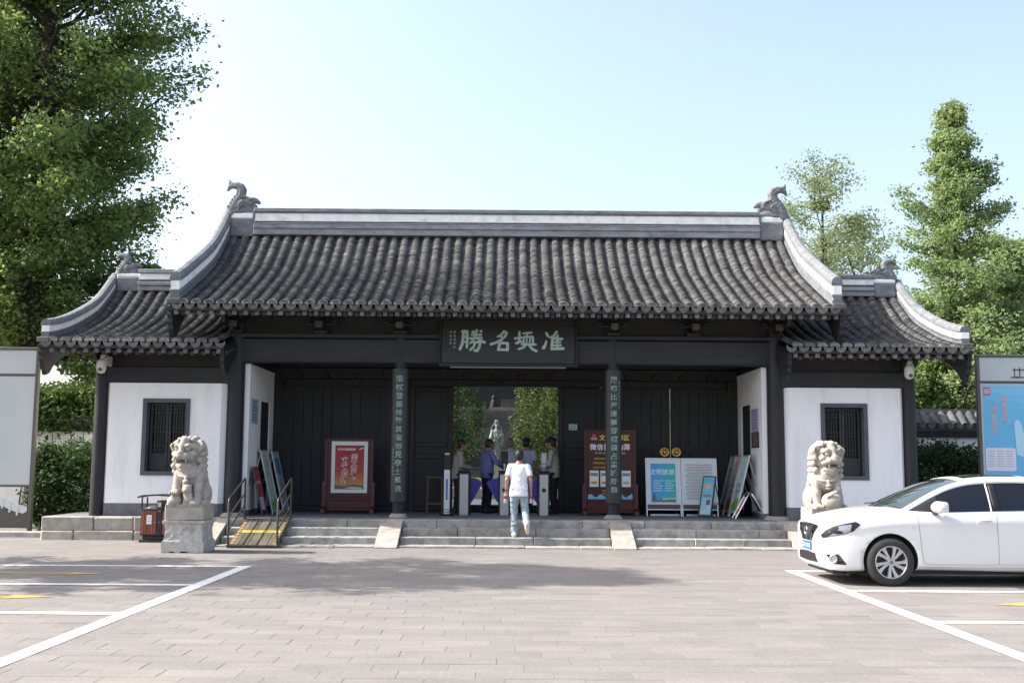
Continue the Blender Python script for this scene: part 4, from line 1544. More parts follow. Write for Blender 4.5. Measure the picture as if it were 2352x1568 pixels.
def bush(name, label, c, r, n, leafm, size, stem=True, cat='bush', group=None):
    t = thing(name, label, cat, (c[0], c[1], 0), group=group)
    m = max(60, n // 12)
    d = RNG.normal(0, 1, (m, 3))
    d /= np.linalg.norm(d, axis=1)[:, None]
    d = np.sign(d) * np.abs(d) ** .72
    d *= (RNG.uniform(.55, 1.0, (m, 1)) ** .6)
    lump = 1 + .14 * np.sin(d[:, :1] * 5 + 1) * np.cos(d[:, 2:3] * 6 + d[:, 1:2] * 4)
    P = d * lump * np.array(r) + np.array((0, 0, c[2]))
    P[:, 2] = np.maximum(P[:, 2], .08)
    V, F = leaf_cloud(P, n // m, (.09, .09, .08), size)
    link('crown', np_mesh('crown', V, F, leafm), t)
    if stem:
        q = MB()
        for k in range(5):
            a = k * 1.256
            q.tube([(0, 0, -.02), (math.cos(a) * r[0] * .3, math.sin(a) * r[1] * .3, c[2] * .6), (math.cos(a) * r[0] * .6, math.sin(a) * r[1] * .6, c[2] * 1.1)], [.035, .025, .01], 6)
        q.build('trunk', BARK, t)
    return t


bush('clipped_bush', 'dense dark green clipped bush beside the left notice board', (-10.05, 25.6, .98), (.95, .8, 1.02), 26000, LF['shrub'], .085)
bush('clipped_bush', 'low clipped hedge bush against the wall right of the wing', (10.0, 26.0, 1.05), (1.35, .7, 1.1), 34000, LF['shrub'], .085)

# ---- garden walls either side
CAPT = M['tile']
for s in (-1, 1):
    x0, x1 = sorted((s * 8.75, s * 15.0))
    t = thing('garden_wall', 'white garden wall %s' % ('smothered in ivy left of the wing' if s < 0 else 'with dark tiled coping right of the wing'), 'wall', (s * 11.5, 28.2, 0))
    MB().box((x0, 28.1, -.05), (x1, 28.35, 2.36)).build('wall_face', PLs, t, True)
    MB().box((x0, 28.02, 2.362), (x1, 28.43, 2.52)).build('coping_base', M['wood'], t, True)
    MB().box((x0, 28.08, 2.522), (x1, 28.37, 2.68)).build('coping_base', M['ridge_grey'], t, True)
    q = MB().box((x0, 28.16, 3.0), (x1, 28.29, 3.1))
    q.build('coping_ridge', M['ridge_grey'], t, True)
    n = int((x1 - x0) / .24)
    cv, cf = tile_geo(True, .5)
    cme = np_mesh('coping_tile', cv * np.array((1, 1, 1)), cf, CAPT)
    MB().prism([(27.9, 2.684), (28.6, 2.684), (28.28, 2.99), (28.17, 2.99)], x0, x1, 'yz').build('coping_slope', CAPT, t, True, weld=True)
    for i in range(n):
        link('coping_tile', cme, t, True, (x0 + .12 + i * .24, 27.86, 2.66), (R(44), 0, 0))
    dr = [m_ for m_ in bpy.data.meshes if m_.name.startswith('drip_tile')][0]
    for i in range(n):
        link('drip_tile', dr, t, True, (x0 + .24 + i * .24, 27.85, 2.68), (R(8), 0, 0))
# ivy over the left wall
pts = []
random.seed(12)
for i in range(900):
    x = random.uniform(-14.8, -8.8)
    z = random.choice((random.uniform(2.45, 3.5), random.uniform(2.9, 3.45)))
    z -= .25 * max(0, math.sin(x * 3.1)) * random.random()
    pts.append((x, 28.0 + random.gauss(0, .16) - .12 * (z < 3), z))
for k in range(40):
    pts.append((-9.75 + .05 * math.sin(k), 28.05, 2.45 - k * .012))
V, F = leaf_cloud(np.array(pts), 11, (.11, .07, .10), .11, up=.1)
ivt = thing('ivy', 'thick ivy hanging over the left garden wall', 'ivy', (-11.8, 28.0, 2.4))
link('ivy_leaves', np_mesh('ivy_leaves', V, F, LF['ivy']), ivt, True)
q = MB()
for k in range(7):
    q.tube([(-14 + k * .8, 28.05, 0), (-14 + k * .8 + .1, 28.06, 1.4), (-14.1 + k * .8, 28.03, 2.9)], [.02, .015, .008], 5)
q.build('ivy_stem', BARK, ivt, True)

# ================================================================== garden seen through the gate
GP = mat('garden paving', (0.34, 0.33, 0.31), .85, var=.12, scale=2.5, dirt=(.2, .19, .17), dirt_scale=1.5, dirt_amt=.5)
tag(MB().box((-13, 29.61, .3), (13, 41.0, .44)).build('garden_path', GP), 'pale paved court behind the gate', 'path', kind='structure')
tag(MB().box((-13, 37.0, .3), (13, 40.99, .74)).build('garden_terrace', GP), 'pale paved step in front of the lawn kerb', 'path', kind='structure')
tag(MB().bbox((-8, 41.0, .3), (8, 41.35, .98), .03).build('garden_kerb', M['granite_pale']), 'stone kerb of the lawn in front of the statue', 'kerb', kind='structure')
gl = mat('lawn grass', (.11, .15, .03), .95, var=.35, scale=14)
tag(MB().box((-13, 41.36, .3), (13, 49.0, 1.0)).build('lawn', gl), 'sunlit lawn strip round the statue', 'lawn', kind='structure')
V, F = leaf_cloud(np.column_stack([RNG.uniform(-3, 3, 2500), RNG.uniform(41.4, 43.5, 2500), np.full(2500, 1.03)]), 4, (.05, .05, .015), .09, up=0, aspect=.2)
tag(link('lawn_grass', np_mesh('lawn_grass', V, F, LF['yellow'])), 'short yellow green grass in front of the statue', 'grass', kind='stuff')
hs = mat('hill stair stone', (.085, .082, .08), .9, var=.3, scale=3, dirt=(.16, .15, .14), dirt_scale=2, dirt_amt=.4)
st = thing('hill_stairs', 'long dark stone stairway climbing the wooded hill behind the statue', 'steps', (-.45, 49, 1))
z, y = 1.0, 49.0
for fl, (n, dz, dy) in enumerate(((15, .155, .42), (8, .15, .42))):
    for i in range(n):
        MB().box((-3.2, y, z - .3), (2.4, y + dy + .3, z + dz)).build('stair_tread', hs, st, True)
        z += dz
        y += dy
    MB().box((-3.2, y, z - .3), (2.4, y + 1.6, z + .01)).build('stair_landing', GP, st, True)
    y += 1.6
YT, ZT = y, z
MB().box((-3.2, YT, ZT - .5), (2.4, YT + .3, ZT + .30)).build('landing_wall', hs, st, True)
for x in (-3.5, 2.4):
    MB().prism([(48.6, .9), (YT, ZT + .2), (YT, ZT - 2.0), (48.6, .5)], x, x + .3, 'yz').build('stair_cheek', hs, st, True, weld=True)
q = MB()
gv = []
for i in range(13):
    for j in range(9):
        yy = 42 + i * 3.2
        xx = -24 + j * 6
        gv.append((xx, yy, .9 + max(0, (yy - 48.5)) * .36 + (.5 if abs(xx) > 6 and yy > 48 else 0) - (1.6 if abs(xx) <= 6 and 46 < yy < YT + 3 else 0) if not (abs(xx) <= 6 and yy >= YT - 1) else ZT - .7))
q.add(gv, [(i * 9 + j, i * 9 + j + 1, i * 9 + 10 + j, i * 9 + 9 + j) for i in range(12) for j in range(8)], 0, True)
tag(q.build('hill', mat('wooded slope soil', (.05, .05, .03), .95, var=.4, scale=2)), 'dark wooded slope rising behind the statue', 'hill', kind='structure')
g2 = thing('upper_gate', 'dark gate building at the top of the hill stairs', 'building', (-.4, YT + 7, ZT + .5))
MB().box((-6, YT + 7, ZT - .5), (5.2, YT + 7.4, ZT + 6)).build('wall', M['wood'], g2, True)
MB().prism([(YT + 5.4, ZT + 5.2), (YT + 10, ZT + 7.6), (YT + 14.6, ZT + 5.2)], -7.5, 6.7, 'yz').build('roof', M['tile'], g2, True, weld=True)
MB().box((-.3, YT + 1.6, ZT - .2), (1.6, YT + 2.0, ZT + .85)).build('parapet', hs, g2, True)
q = MB()
q.lathe([(.24, 0), (.25, .1), (.2, .55), (.14, .72), (.10, .78), (.13, .86), (.12, .95), (.06, 1.01), (.01, 1.02)], (0, 0, 0), 16)
tag(q.build('dark_post', mat('dark post', (.012, .012, .014), .8), None, False, (-.7, YT + .8, ZT + .0)), 'small dark unidentified object, built as a rounded post, at the head of the hill stairs', 'post')  # rounded post standing in for a small dark object of unknown kind


def conifer(label, x, y, zb, H, r, n, leafm, size, seed):
    RN = np.random.default_rng(seed)
    t = thing('cypress_tree', label, 'tree', (x, y, zb), group='cypresses behind the gate')
    q = MB()
    q.tube([(0, 0, -.1), (.05, 0, H * .5), (0, 0, H * .95)], [r * .13, r * .07, .02], 8)
    q.build('trunk', BARK, t)
    m = 420
    u = RN.uniform(0.03, 1, m)
    a = RN.uniform(0, 2 * PI, m)
    rr = r * np.where(u < .25, .72 + u * 1.1, (1 - (u - .25) / .75 * .82)) * RN.uniform(.55, 1.05, m)
    rr *= 1 + .2 * np.sin(a * 5 + u * 13)
    C = np.column_stack([rr * np.cos(a), rr * np.sin(a), u * H])
    C = np.concatenate([C, C + np.array((0, 0, .22)) + RN.normal(0, .08, C.shape)])
    V, F = leaf_cloud(C, n // (2 * m), (.10, .10, .17), size, up=.2, aspect=.42)
    link('crown', np_mesh('crown', V, F, leafm), t)


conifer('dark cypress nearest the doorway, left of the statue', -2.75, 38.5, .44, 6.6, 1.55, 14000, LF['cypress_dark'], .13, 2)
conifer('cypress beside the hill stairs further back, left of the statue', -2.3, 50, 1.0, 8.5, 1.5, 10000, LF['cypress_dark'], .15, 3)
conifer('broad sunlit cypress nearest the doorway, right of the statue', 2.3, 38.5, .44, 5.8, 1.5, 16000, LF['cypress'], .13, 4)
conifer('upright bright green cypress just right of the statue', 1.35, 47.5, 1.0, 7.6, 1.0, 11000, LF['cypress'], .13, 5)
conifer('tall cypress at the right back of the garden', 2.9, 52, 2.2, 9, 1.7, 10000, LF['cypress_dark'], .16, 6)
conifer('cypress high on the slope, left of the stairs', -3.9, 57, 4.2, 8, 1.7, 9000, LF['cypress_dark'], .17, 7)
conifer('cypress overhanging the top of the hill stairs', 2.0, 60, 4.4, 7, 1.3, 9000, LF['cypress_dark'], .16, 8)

# ================================================================== stone lions
def lion_mesh(kind):
    """kind -1: lioness with cub (left), +1: male with ball (right). Faces -y, base at z=0, 1.27 m tall"""
    s = SDF((-.48, -.52, -.02), (.48, .5, 1.36), .0095)
    s.ell((0, .14, .34), (.30, .26, .40), .05)
    s.ell((0, .08, .62), (.26, .24, .34), .06)
    s.ell((0, -.07, .56), (.26, .21, .25), .05)
    for x in (-1, 1):
        s.ell((x * .25, .1, .2), (.115, .23, .21), .025)
        s.ell((x * .3, -.1, .055), (.075, .14, .06), .015)
        for k in (-1, 0, 1):
            s.ell((x * .3 + k * .04, -.215, .045), (.024, .04, .04), .006)
        s.ell((x * .235, .0, .56), (.075, .1, .13), .03)
    ps = -1 if kind < 0 else 1     # raised paw side
    for x in (-1, 1):
        if x == ps and kind > 0:
            s.path([(x * .18, -.14, .5), (x * .17, -.25, .34), (x * .06, -.33, .27)], [.085, .08, .07], .025)
            px_, pz = .03, .25
            continue
        s.path([(x * .19, -.13, .55), (x * .2, -.19, .3), (x * .2, -.24, .10)], [.09, .078, .072], .03)
        zz = .06 if not (kind < 0 and x < 0) else .24
        s.ell((x * .2, -.3, zz), (.085, .1, .058), .015)
        for k in (-1.5, -.5, .5, 1.5):
            s.ell((x * .2 + k * .04, -.385, zz - .008), (.023, .034, .04), .005)
    if kind < 0:   # cub under the paw, lying on its back and looking up
        s.ell((-.2, -.30, .09), (.13, .12, .10), .02)
        s.ell((.03, -.34, .30), (.085, .08, .085), .012)
        s.ell((.03, -.40, .285), (.05, .04, .04), .006)
        s.ell((-.03, -.33, .365), (.025, .02, .03), .005)
        s.ell((.09, -.33, .365), (.025, .02, .03), .005)
        s.path([(.03, -.3, .27), (.05, -.28, .1), (.02, -.3, .03)], [.07, .09, .08], .02)
    else:          # carved ball
        s.ell((.06, -.30, .155), (.20, .17, .165), .004)
        for k in range(5):
            s.ell((-.06 + k * .035, -.42 - .01 * k, .24 + k * .022), (.022, .028, .03), .004)
    hx = -.03 if kind < 0 else .03
    rot = Matrix.Rotation(R(-14 if kind < 0 else 14), 3, 'Z')

    def h(x, y, z):
        v = rot @ Vector((x, y, z))
        return (v.x + hx, v.y - .03, v.z + .02)
    s.ell(h(0, 0, .93), (.265, .25, .27), .04)
    s.ell(h(0, .08, .98), (.28, .22, .26), .03)
    s.ell(h(0, -.2, .87), (.20, .12, .13), .03)
    s.path([h(-.16, -.22, .835), h(-.09, -.31, .875), h(0, -.335, .885), h(.09, -.31, .875), h(.16, -.22, .835)], [.045, .055, .06, .055, .045], .02)
    s.ell(h(0, -.345, .93), (.075, .05, .045), .012)
    s.path([h(0, -.33, .94), h(0, -.26, 1.06), h(0, -.2, 1.15)], [.045, .06, .075], .03)
    for x in (-1, 1):
        s.ell(h(x * .105, -.255, 1.0), (.048, .04, .04), .008)
        s.path([h(x * .05, -.275, 1.055), h(x * .12, -.265, 1.065), h(x * .18, -.2, 1.03)], [.035, .042, .03], .012)
        s.ell(h(x * .17, -.19, .92), (.07, .08, .06), .02)
        s.path([h(x * .235, -.06, 1.13), h(x * .29, -.1, 1.06), h(x * .27, -.13, .96)], [.045, .055, .02], .012)
        s.ell(h(x * .275, -.125, 1.06), (.022, .035, .05), .01, sub=True)
    s.ell(h(0, -.30, .772), (.135, .13, .042), .012, sub=True)
    s.path([h(-.13, -.19, .71), h(0, -.275, .705), h(.13, -.19, .71)], [.04, .05, .04], .02)
    s.ell(h(0, -.23, .745), (.07, .08, .02), .005)
    for x in (-1, 1):
        s.ell(h(x * .1, -.3, .78), (.018, .018, .035), .004)
    s.path([h(-.1, -.2, .66), h(0, -.24, .64), h(.1, -.2, .66)], [.04, .045, .04], .02)
    # curls of the mane
    for ring, (zc, rr, n0) in enumerate(((1.19, .12, 6), (1.12, .205, 8), (1.03, .255, 10), (.92, .275, 11), (.81, .28, 11), (.70, .28, 11), (.60, .27, 10))):
        for k in range(n0):
            a = R(-20 if zc < 1.15 else -60) + (PI + R(40 if zc < 1.15 else 120)) * (k + .5 * (ring % 2)) / (n0 - .5)
            x, y = rr * math.cos(a), rr * .92 * math.sin(a)
            s.ell(h(x, y, zc), (.058, .058, .06), .014)
            s.ell(h(x * 1.16, y * 1.16, zc + .005), (.02, .02, .02), .004)
    for k in range(5):
        s.ell(h(-.14 + k * .07, -.16 + .01 * abs(k - 2), 1.2 - .012 * abs(k - 2)), (.042, .045, .045), .006)
    # collar and bell
    col_ = [(-.25, -.05, .62), (-.2, -.2, .56), (-.1, -.27, .525), (0, -.285, .515), (.1, -.27, .525), (.2, -.2, .56), (.25, -.05, .62)]
    s.path(col_, [.02] * 7, .006)
    s.ell((0, -.305, .50), (.035, .03, .05), .006)
    s.ell((0, -.305, .42), (.062, .055, .065), .006)
    s.box((0, -.30, .415), (.06, .12, .006), .003, .002, sub=True)
    # plinth
    s.box((0, 0, .012), (.345, .36, .022), .008, .012)
    me = s.mesh('lion', M['lion'])
    return me


def lion(kind, loc, label):
    t = thing('stone_lion', label, 'statue', loc, group='guardian lions')
    link('lion_carving', lion_mesh(kind), t, loc=(0, 0, .82)).scale = (.98, 1, .99)
    MB().bbox((-.345, -.36, .57), (.345, .36, .82), .015).build('pedestal_top', M['lion'], t)
    # rough waisted middle with cornice
    random.seed(5 + kind)
    q = MB()
    n, vs = 36, []
    prof = [(.36, .20), (.345, .23), (.335, .30), (.33, .38), (.335, .45), (.35, .50), (.375, .525), (.375, .565)]
    for w, z in prof:
        for k in range(n):
            side, u = divmod(k, n // 4)
            u = u / (n // 4) * 2 - 1
            j = random.gauss(0, .009) if .22 < z < .5 else 0
            e = w + j
            p = [(u * w, -e), (e, u * w), (-u * w, e), (-e, -u * w)][side]
            vs.append((p[0], p[1] * 1.04, z))
    fs = [(j * n + k, j * n + (k + 1) % n, (j + 1) * n + (k + 1) % n, (j + 1) * n + k) for j in range(len(prof) - 1) for k in range(n)]
    fs += [tuple(range(n - 1, -1, -1)), tuple((len(prof) - 1) * n + k for k in range(n))]
    q.add(vs, fs)
    q.build('pedestal_waist', M['plinth_stone'], t)
    q = MB()
    foot = [(-.375, .2), (-.375, 0.0)] + [(-.375 + .75 * k / 12, .012 * abs(math.sin(k * 1.3)) * (0 < k < 12) + (.02 if k in (3, 6, 7) else 0)) for k in range(1, 12)] + [(.375, 0.0), (.375, .2)]
    q.prism(foot, -.385, .385, 'xz')
    q.build('pedestal_foot', M['plinth_stone'], t, weld=True)


lion(-1, (-5.72, 20.0, 0), 'seated stone lion with a cub under its paw, in front of the litter bin')
lion(1, (5.86, 20.15, 0), 'seated stone lion with its paw on a ball, behind the car bonnet')

# ================================================================== litter bin
PLAS = mat('black coated steel', (.018, .018, .02), .4, var=.2, scale=8)
WSL = mat('red brown slat wood', (.20, .062, .038), .55, var=.25, scale=12, stretch=(1, 1, .12), rnd=.12)
WHITE = mat('white sticker', (.72, .72, .72), .6)
t = thing('litter_bin', 'black twin litter bin with red brown slatted door beside the left lion', 'bin', (-7.0, 22.35, 0))
MB().bbox((-.34, -.2, .0), (.36, .2, .05), .01).build('base', PLAS, t)
MB().bbox((-.28, -.16, .05), (.30, .16, .13), .01).build('base', PLAS, t)
MB().bbox((-.32, -.19, .13), (.34, .19, .655), .01).build('body', PLAS, t)
for x0, x1 in ((-.30, -.0), (.12, .32)):
    n = 5 if x0 < 0 else 3
    for k in range(n):
        MB().bbox((x0 + (x1 - x0) * k / n + .003, -.205, .16), (x0 + (x1 - x0) * (k + 1) / n - .003, -.192, .62), .003).build('slat', WSL, t)
MB().bbox((-.19, -.21, .36), (-.09, -.206, .54), .001).build('label_sticker', WHITE, t)
q = MB()
for a in range(3):
    an = R(90 + 120 * a)
    c0 = Vector((-.14 + .016 * math.cos(an), -.212, .485 + .016 * math.sin(an)))
    q.box((c0.x - .007, c0.y, c0.z - .005), (c0.x + .007, c0.y + .001, c0.z + .005))
put_text(q, '可回收物', .022, lambda a, b: (-.14 + a, -.2125, .42 + b))
q.build('sticker_print', mat('sticker ink', (.1, .1, .11), .6), t)
MB().bbox((.005, -.215, .13), (.115, .19, .83), .008).build('centre_post', PLAS, t)
MB().bbox((.025, -.218, .70), (.095, -.2155, .80), .001).build('notice', mat('bin notice', (.45, .42, .33), .6, var=.5, scale=60), t)
q = MB()
put_text(q, '宣传', .03, lambda a, b: (.06 + a, -.2175, .62 + b))
put_text(q, '画', .03, lambda a, b: (.06 + a, -.2175, .40 + b))
q.build('post_lettering', mat('yellow lettering', (.6, .48, .12), .6), t)
for x in (-.31, .33):
    for y in (-.17, .15):
        MB().box((x - .012, y, .655), (x + .012, y + .024, .885)).build('canopy_post', PLAS, t)
MB().bbox((-.30, -.17, .655), (-.0, .17, .67), .004).build('tray', mat('steel ash tray', (.3, .3, .32), .3, metal=.8), t)
q = MB()
cp = [(-.39, .88), (-.3, .905), (0, .925), (.3, .905), (.40, .88), (.40, .905), (.3, .935), (0, .955), (-.3, .935), (-.39, .905)]
q.prism(cp, -.22, .22, 'xz')
q.build('canopy', PLAS, t, weld=True)
q = MB()
random.seed(2)
for k in range(5):
    x = -.25 + k * .05
    q.add([(x, -.1, .672), (x + .1, -.05, .69), (x + .12, .05, .76), (x + .02, .02, .70)], [(0, 1, 2, 3)])
tag(q.build('crumpled_paper', mat('waste paper', (.5, .5, .5), .8), None, False, (-7.0, 22.35, 0)), 'crumpled waste paper on top of the litter bin', 'litter')
q = MB()
q.cyl((-.02, -.23, .40), (-.02, -.20, .40), .012)
q.build('lock', mat('bin lock steel', (.5, .5, .5), .3, metal=.9), t)

# ================================================================== railed ramp
STEEL = mat('grey brown painted pipe', (.06, .055, .05), .35, metal=.3, var=.2, scale=8)
OLIVE = mat('worn olive ramp plank', (.105, .096, .066), .8, var=.35, scale=10, stretch=(1, .15, 1), rnd=.25, dirt=(.20, .165, .14), dirt_scale=4, dirt_amt=.95)
t = thing('wheelchair_ramp', 'small wooden ramp with yellow tape and pipe handrails over the left steps', 'ramp', (-4.77, 20.9, 0))
RW, Y0, Y1, Z0, Z1 = .45, -.05, 1.3, .05, .485
sl = math.atan2(Z1 - Z0, Y1 - Y0)
tm = Matrix.Translation((0, Y0, Z0)) @ Matrix.Rotation(sl, 4, 'X')
LR = math.hypot(Y1 - Y0, Z1 - Z0)
for k in range(5):
    x0 = -RW + 2 * RW * k / 5
    MB().bbox((x0 + .004, 0, -.03), (x0 + 2 * RW / 5 - .004, LR, 0), .004, mat=tm).build('plank', OLIVE, t)
for x in (-RW + .02, 0, RW - .06):
    MB().box((x, 0.01, -.07), (x + .04, LR - .01, -.031), mat=tm).build('bearer', STEEL, t)
MB().box((-RW - .02, -.035, -.05), (RW + .02, -.002, .004), mat=tm).build('toe_bar', STEEL, t)
YT_ = mat('yellow hazard tape', (.62, .52, .03), .5)
BT_ = mat('tape ink', (.08, .07, .04), .6)
OR_ = mat('orange tape', (.6, .26, .03), .6)
q = MB().box((-RW + .10, .66, .001), (RW - .06, .76, .003), 0, tm)
q.build('warning_tape', YT_, t)
q = MB()
put_text(q, '小心台阶 注意安全', .065, lambda a, b: tm @ Vector((.02 + a, .71 + b, .0045)), bold=.01, sx=1.05)
q.build('tape_print', BT_, t)
for x in (-RW + .02, RW - .06):
    for k in range(9):
        y = .06 + k * .15
        MB().add([(x, y, .002), (x + .045, y + .05, .002), (x + .045, y + .11, .002), (x, y + .06, .002)], [(0, 1, 2, 3)], 0, False, tm).build('hazard_stripe', OR_, t)
for x in (-RW - .015, RW + .015):
    f0, f1 = Vector((x, Y0 + .03, Z0)), Vector((x, Y1 - .06, Z1))
    q = MB()
    q.tube([f0, f0 + Vector((0, 0, .82)), f0 + Vector((0, .03, .86)), f1 + Vector((0, -.04, .80)), f1 + Vector((0, 0, .77)), f1], .021, 10)
    q.build('handrail', STEEL, t)
    for k in (.32, .60):
        q = MB()
        q.tube([f0 + Vector((0, .0, k * .86)), f1 + Vector((0, 0, k * .84))], .016, 8)
        q.build('rail', STEEL, t)
    for f in (f0, f1):
        q = MB()
        q.lathe([(.05, 0), (.05, .012), (.03, .03)], tuple(f + Vector((0, 0, -.002))), 14)
        q.build('foot_flange', STEEL, t)

# ================================================================== signs
ALU = mat('brushed sign frame', (.52, .53, .54), .35, metal=.75)
DKF = mat('dark sign frame', (.04, .04, .042), .5)
INK = mat('grey print', (.16, .16, .17), .7)


class Board:
    """flat printed board in local coordinates: x across, z up, facing -y, leaning back"""

    def __init__(s, name, label, loc, rz, w, h, lean=10, z0=.12, frame=ALU, back=True, paper=(.62, .64, .66), fr=.025, group='printed stands in the porch', cat='sign', leg=True):
        s.t = thing(name, label, cat, loc, rz, group)
        s.w, s.h, s.k = w, h, 0
        s.m = Matrix.Translation((0, 0, z0)) @ Matrix.Rotation(R(-lean), 4, 'X')
        MB().bbox((-w / 2, -.006, 0), (w / 2, .012, h), .002, mat=s.m).build('panel', mat('sign paper', paper, .45, var=.03, scale=2), s.t)
        for lo, hi in (((-w / 2 - fr, -.015, -z0 * 1.03), (-w / 2, .02, h + fr)), ((w / 2, -.015, -z0 * 1.03), (w / 2 + fr, .02, h + fr)), ((-w / 2, -.014, -fr), (w / 2, .02, -.001)), ((-w / 2, -.014, h + .001), (w / 2, .02, h + fr))):
            MB().bbox(lo, hi, .003, mat=s.m).build('frame', frame, s.t)
        if leg:
            top = s.m @ Vector((0, .02, h * .93))
            for x in (-1, 1):
                q = MB()
                q.tube([(x * (w / 2 - .02), top.y, top.z), (x * (w / 2 - .02), top.y + h * .30, .012)], .012, 6)
                q.build('back_leg', frame, s.t)
            q = MB()
            q.tube([(-(w / 2 - .02), top.y + h * .2, .35 * h), ((w / 2 - .02), top.y + h * .2, .35 * h)], .009, 6)
            q.build('brace', frame, s.t)

    def P(s, x, z):
        s.yy = -.0065 - .0008 * s.k
        return s.m @ Vector((x, s.yy, z))

    def poly(s, pts, col, name='print', m=None):
        s.k += 1
        q = MB()
        q.add([s.P(a, b) for a, b in pts], [tuple(range(len(pts)))])
        return q.build(name, m or mat('print ink', col, .5), s.t)

    def rect(s, x0, z0, x1, z1, col, name='print', m=None):
        return s.poly([(x0, z0), (x1, z0), (x1, z1), (x0, z1)], col, name, m)

    def text(s, items, col, name='lettering'):
        s.k += 1
        m = mat('lettering ink', col, .55)
        q = MB()
        for txt, x, z, size, bold in items:
            if size >= .085:      # large characters are pieces of their own
                w = size * 1.02
                for i, ch in enumerate(txt):
                    q1 = MB()
                    xx = x + (i - (len(txt) - 1) / 2) * w
                    put_text(q1, ch, size, lambda a, b: s.P(xx + a, z + b), 0, bold)
                    q1.build('character', m, s.t)
            else:
                put_text(q, txt, size, lambda a, b: s.P(x + a, z + b), 0, bold)
        if q.v:
            q.build(name, m, s.t)['kind'] = 'stuff'

    def lines(s, rows, col, name='small_print'):
        """rows of small print too fine to read: thin broken strokes"""
        s.k += 1
        q = MB()
        for x0, x1, z, th in rows:
            x = x0
            while x < x1:
                l = random.uniform(1.0, 2.2) * th
                q.add([s.P(a, b) for a, b in ((x, z), (min(x + l, x1), z), (min(x + l, x1), z + th), (x, z + th))], [(0, 1, 2, 3)])
                x += l + th * random.uniform(.25, .5)
        o = q.build(name, mat('fine print', col, .6), s.t)
        o['kind'] = 'stuff'
        return o


def grad_mat(name, stops, axis=2, z0=0.0, z1=1.0):
    m = bpy.data.materials.new(name)
    m.use_nodes = True
    nt = m.node_tree
    b = nt.nodes['Principled BSDF']
    b.inputs['Roughness'].default_value = .5
    geo = _n(nt, 'ShaderNodeNewGeometry')
    sp = _n(nt, 'ShaderNodeSeparateXYZ')
    nt.links.new(geo.outputs['Position'], sp.inputs[0])
    mr = _n(nt, 'ShaderNodeMapRange')
    mr.inputs[1].default_value, mr.inputs[2].default_value = z0, z1
    nt.links.new(sp.outputs[axis], mr.inputs[0])
    r = _n(nt, 'ShaderNodeValToRGB')
    e = r.color_ramp.elements
    e[0].position, e[0].color = stops[0][0], stops[0][1] + (1,)
    e[1].position, e[1].color = stops[-1][0], stops[-1][1] + (1,)
    for p_, c_ in stops[1:-1]:
        e.new(p_).color = c_ + (1,)
    nt.links.new(mr.outputs[0], r.inputs[0])
    nt.links.new(r.outputs[0], b.inputs['Base Color'])
    return m


REDW = mat('dark red lacquer', (.062, .011, .011), .4, var=.2, scale=8)


def screen_stand(label, loc, w, h, foot=.34):
    """red wooden floor-screen: posts, panelled base, splayed feet"""
    t = thing('notice_screen', label, 'sign', loc, group='red lacquered notice screens')
    for x in (-w / 2, w / 2):
        MB().bbox((x - .035, -.03, .0), (x + .035, .03, h), .008).build('post', REDW, t)
        q = MB()
        q.prism([(-.2, 0), (.2, 0), (.19, .1), (.06, .16), (.045, .62), (.03, .7), (-.03, .7), (-.045, .62), (-.06, .16), (-.19, .1)], x - .045 - (.03 if x < 0 else -.03), x + .045 - (.03 if x < 0 else -.03), 'yz')
        q.build('foot', REDW, t, weld=True)
    for z0, z1 in ((.06, .13), (.30, .36), (h - .05, h)):
        MB().bbox((-w / 2 + .036, -.025, z0), (w / 2 - .036, .025, z1), .006).build('rail', REDW, t)
    MB().bbox((-w / 2 + .036, -.012, .131), (w / 2 - .036, .012, .299), .003).build('base_panel', REDW, t)
    MB().box((-w / 2 + .036, -.014, .361), (w / 2 - .036, .014, h - .051)).build('board', mat('maroon board', (.052, .014, .014), .5), t)
    return t


def on_board(t, y):
    """a Board-like painter onto an upright panel at local depth y"""
    b = Board.__new__(Board)
    b.t, b.k = t, 0
    b.m = Matrix.Translation((0, y + .0065, 0))
    return b


# left red screen with framed poster
t = screen_stand('red screen with framed crimson poster of white brush characters, left of the gate', (-3.55, 24.9, ZP), 1.04, 1.68)
b = on_board(t, -.016)
b.rect(-.40, .46, .42, 1.62, (.62, .64, .60), 'poster_border')
b.rect(-.32, .54, .34, 1.53, None, 'poster', m=grad_mat('crimson to gold print', [(0, (.30, .22, .08)), (.12, (.45, .20, .05)), (.4, (.36, .03, .02)), (1, (.26, .008, .012))], 2, ZP + .54, ZP + 1.53))
b.poly([(-.32, .54), (.34, .54), (.34, .62), (.1, .65), (-.1, .61), (-.32, .64)], (.12, .11, .08))
b.poly([(-.1, .56), (.3, .545), (.3, .58), (.05, .60)], (.5, .48, .42))
b.text([('新时代高邮精神', -.06, 1.44, .058, .02)], (.7, .68, .66))
sl_ = [('崇', .12, 1.27, .155, .035), ('文', .115, 1.13, .155, .035), ('尚', .11, .985, .155, .035), ('德', .11, .84, .155, .035), ('求', -.10, 1.20, .155, .035), ('实', -.10, 1.05, .155, .035), ('创', -.105, .90, .155, .035), ('新', -.11, .75, .155, .035)]
b.text(sl_, (.75, .74, .72))
b.text([(c, x, z, s_, .0) for c, x, z, s_, _ in sl_], (.32, .03, .025))
b.poly([(.2, 1.43), (.27, 1.48), (.34, 1.47), (.3, 1.45), (.25, 1.44)], (.6, .55, .5))
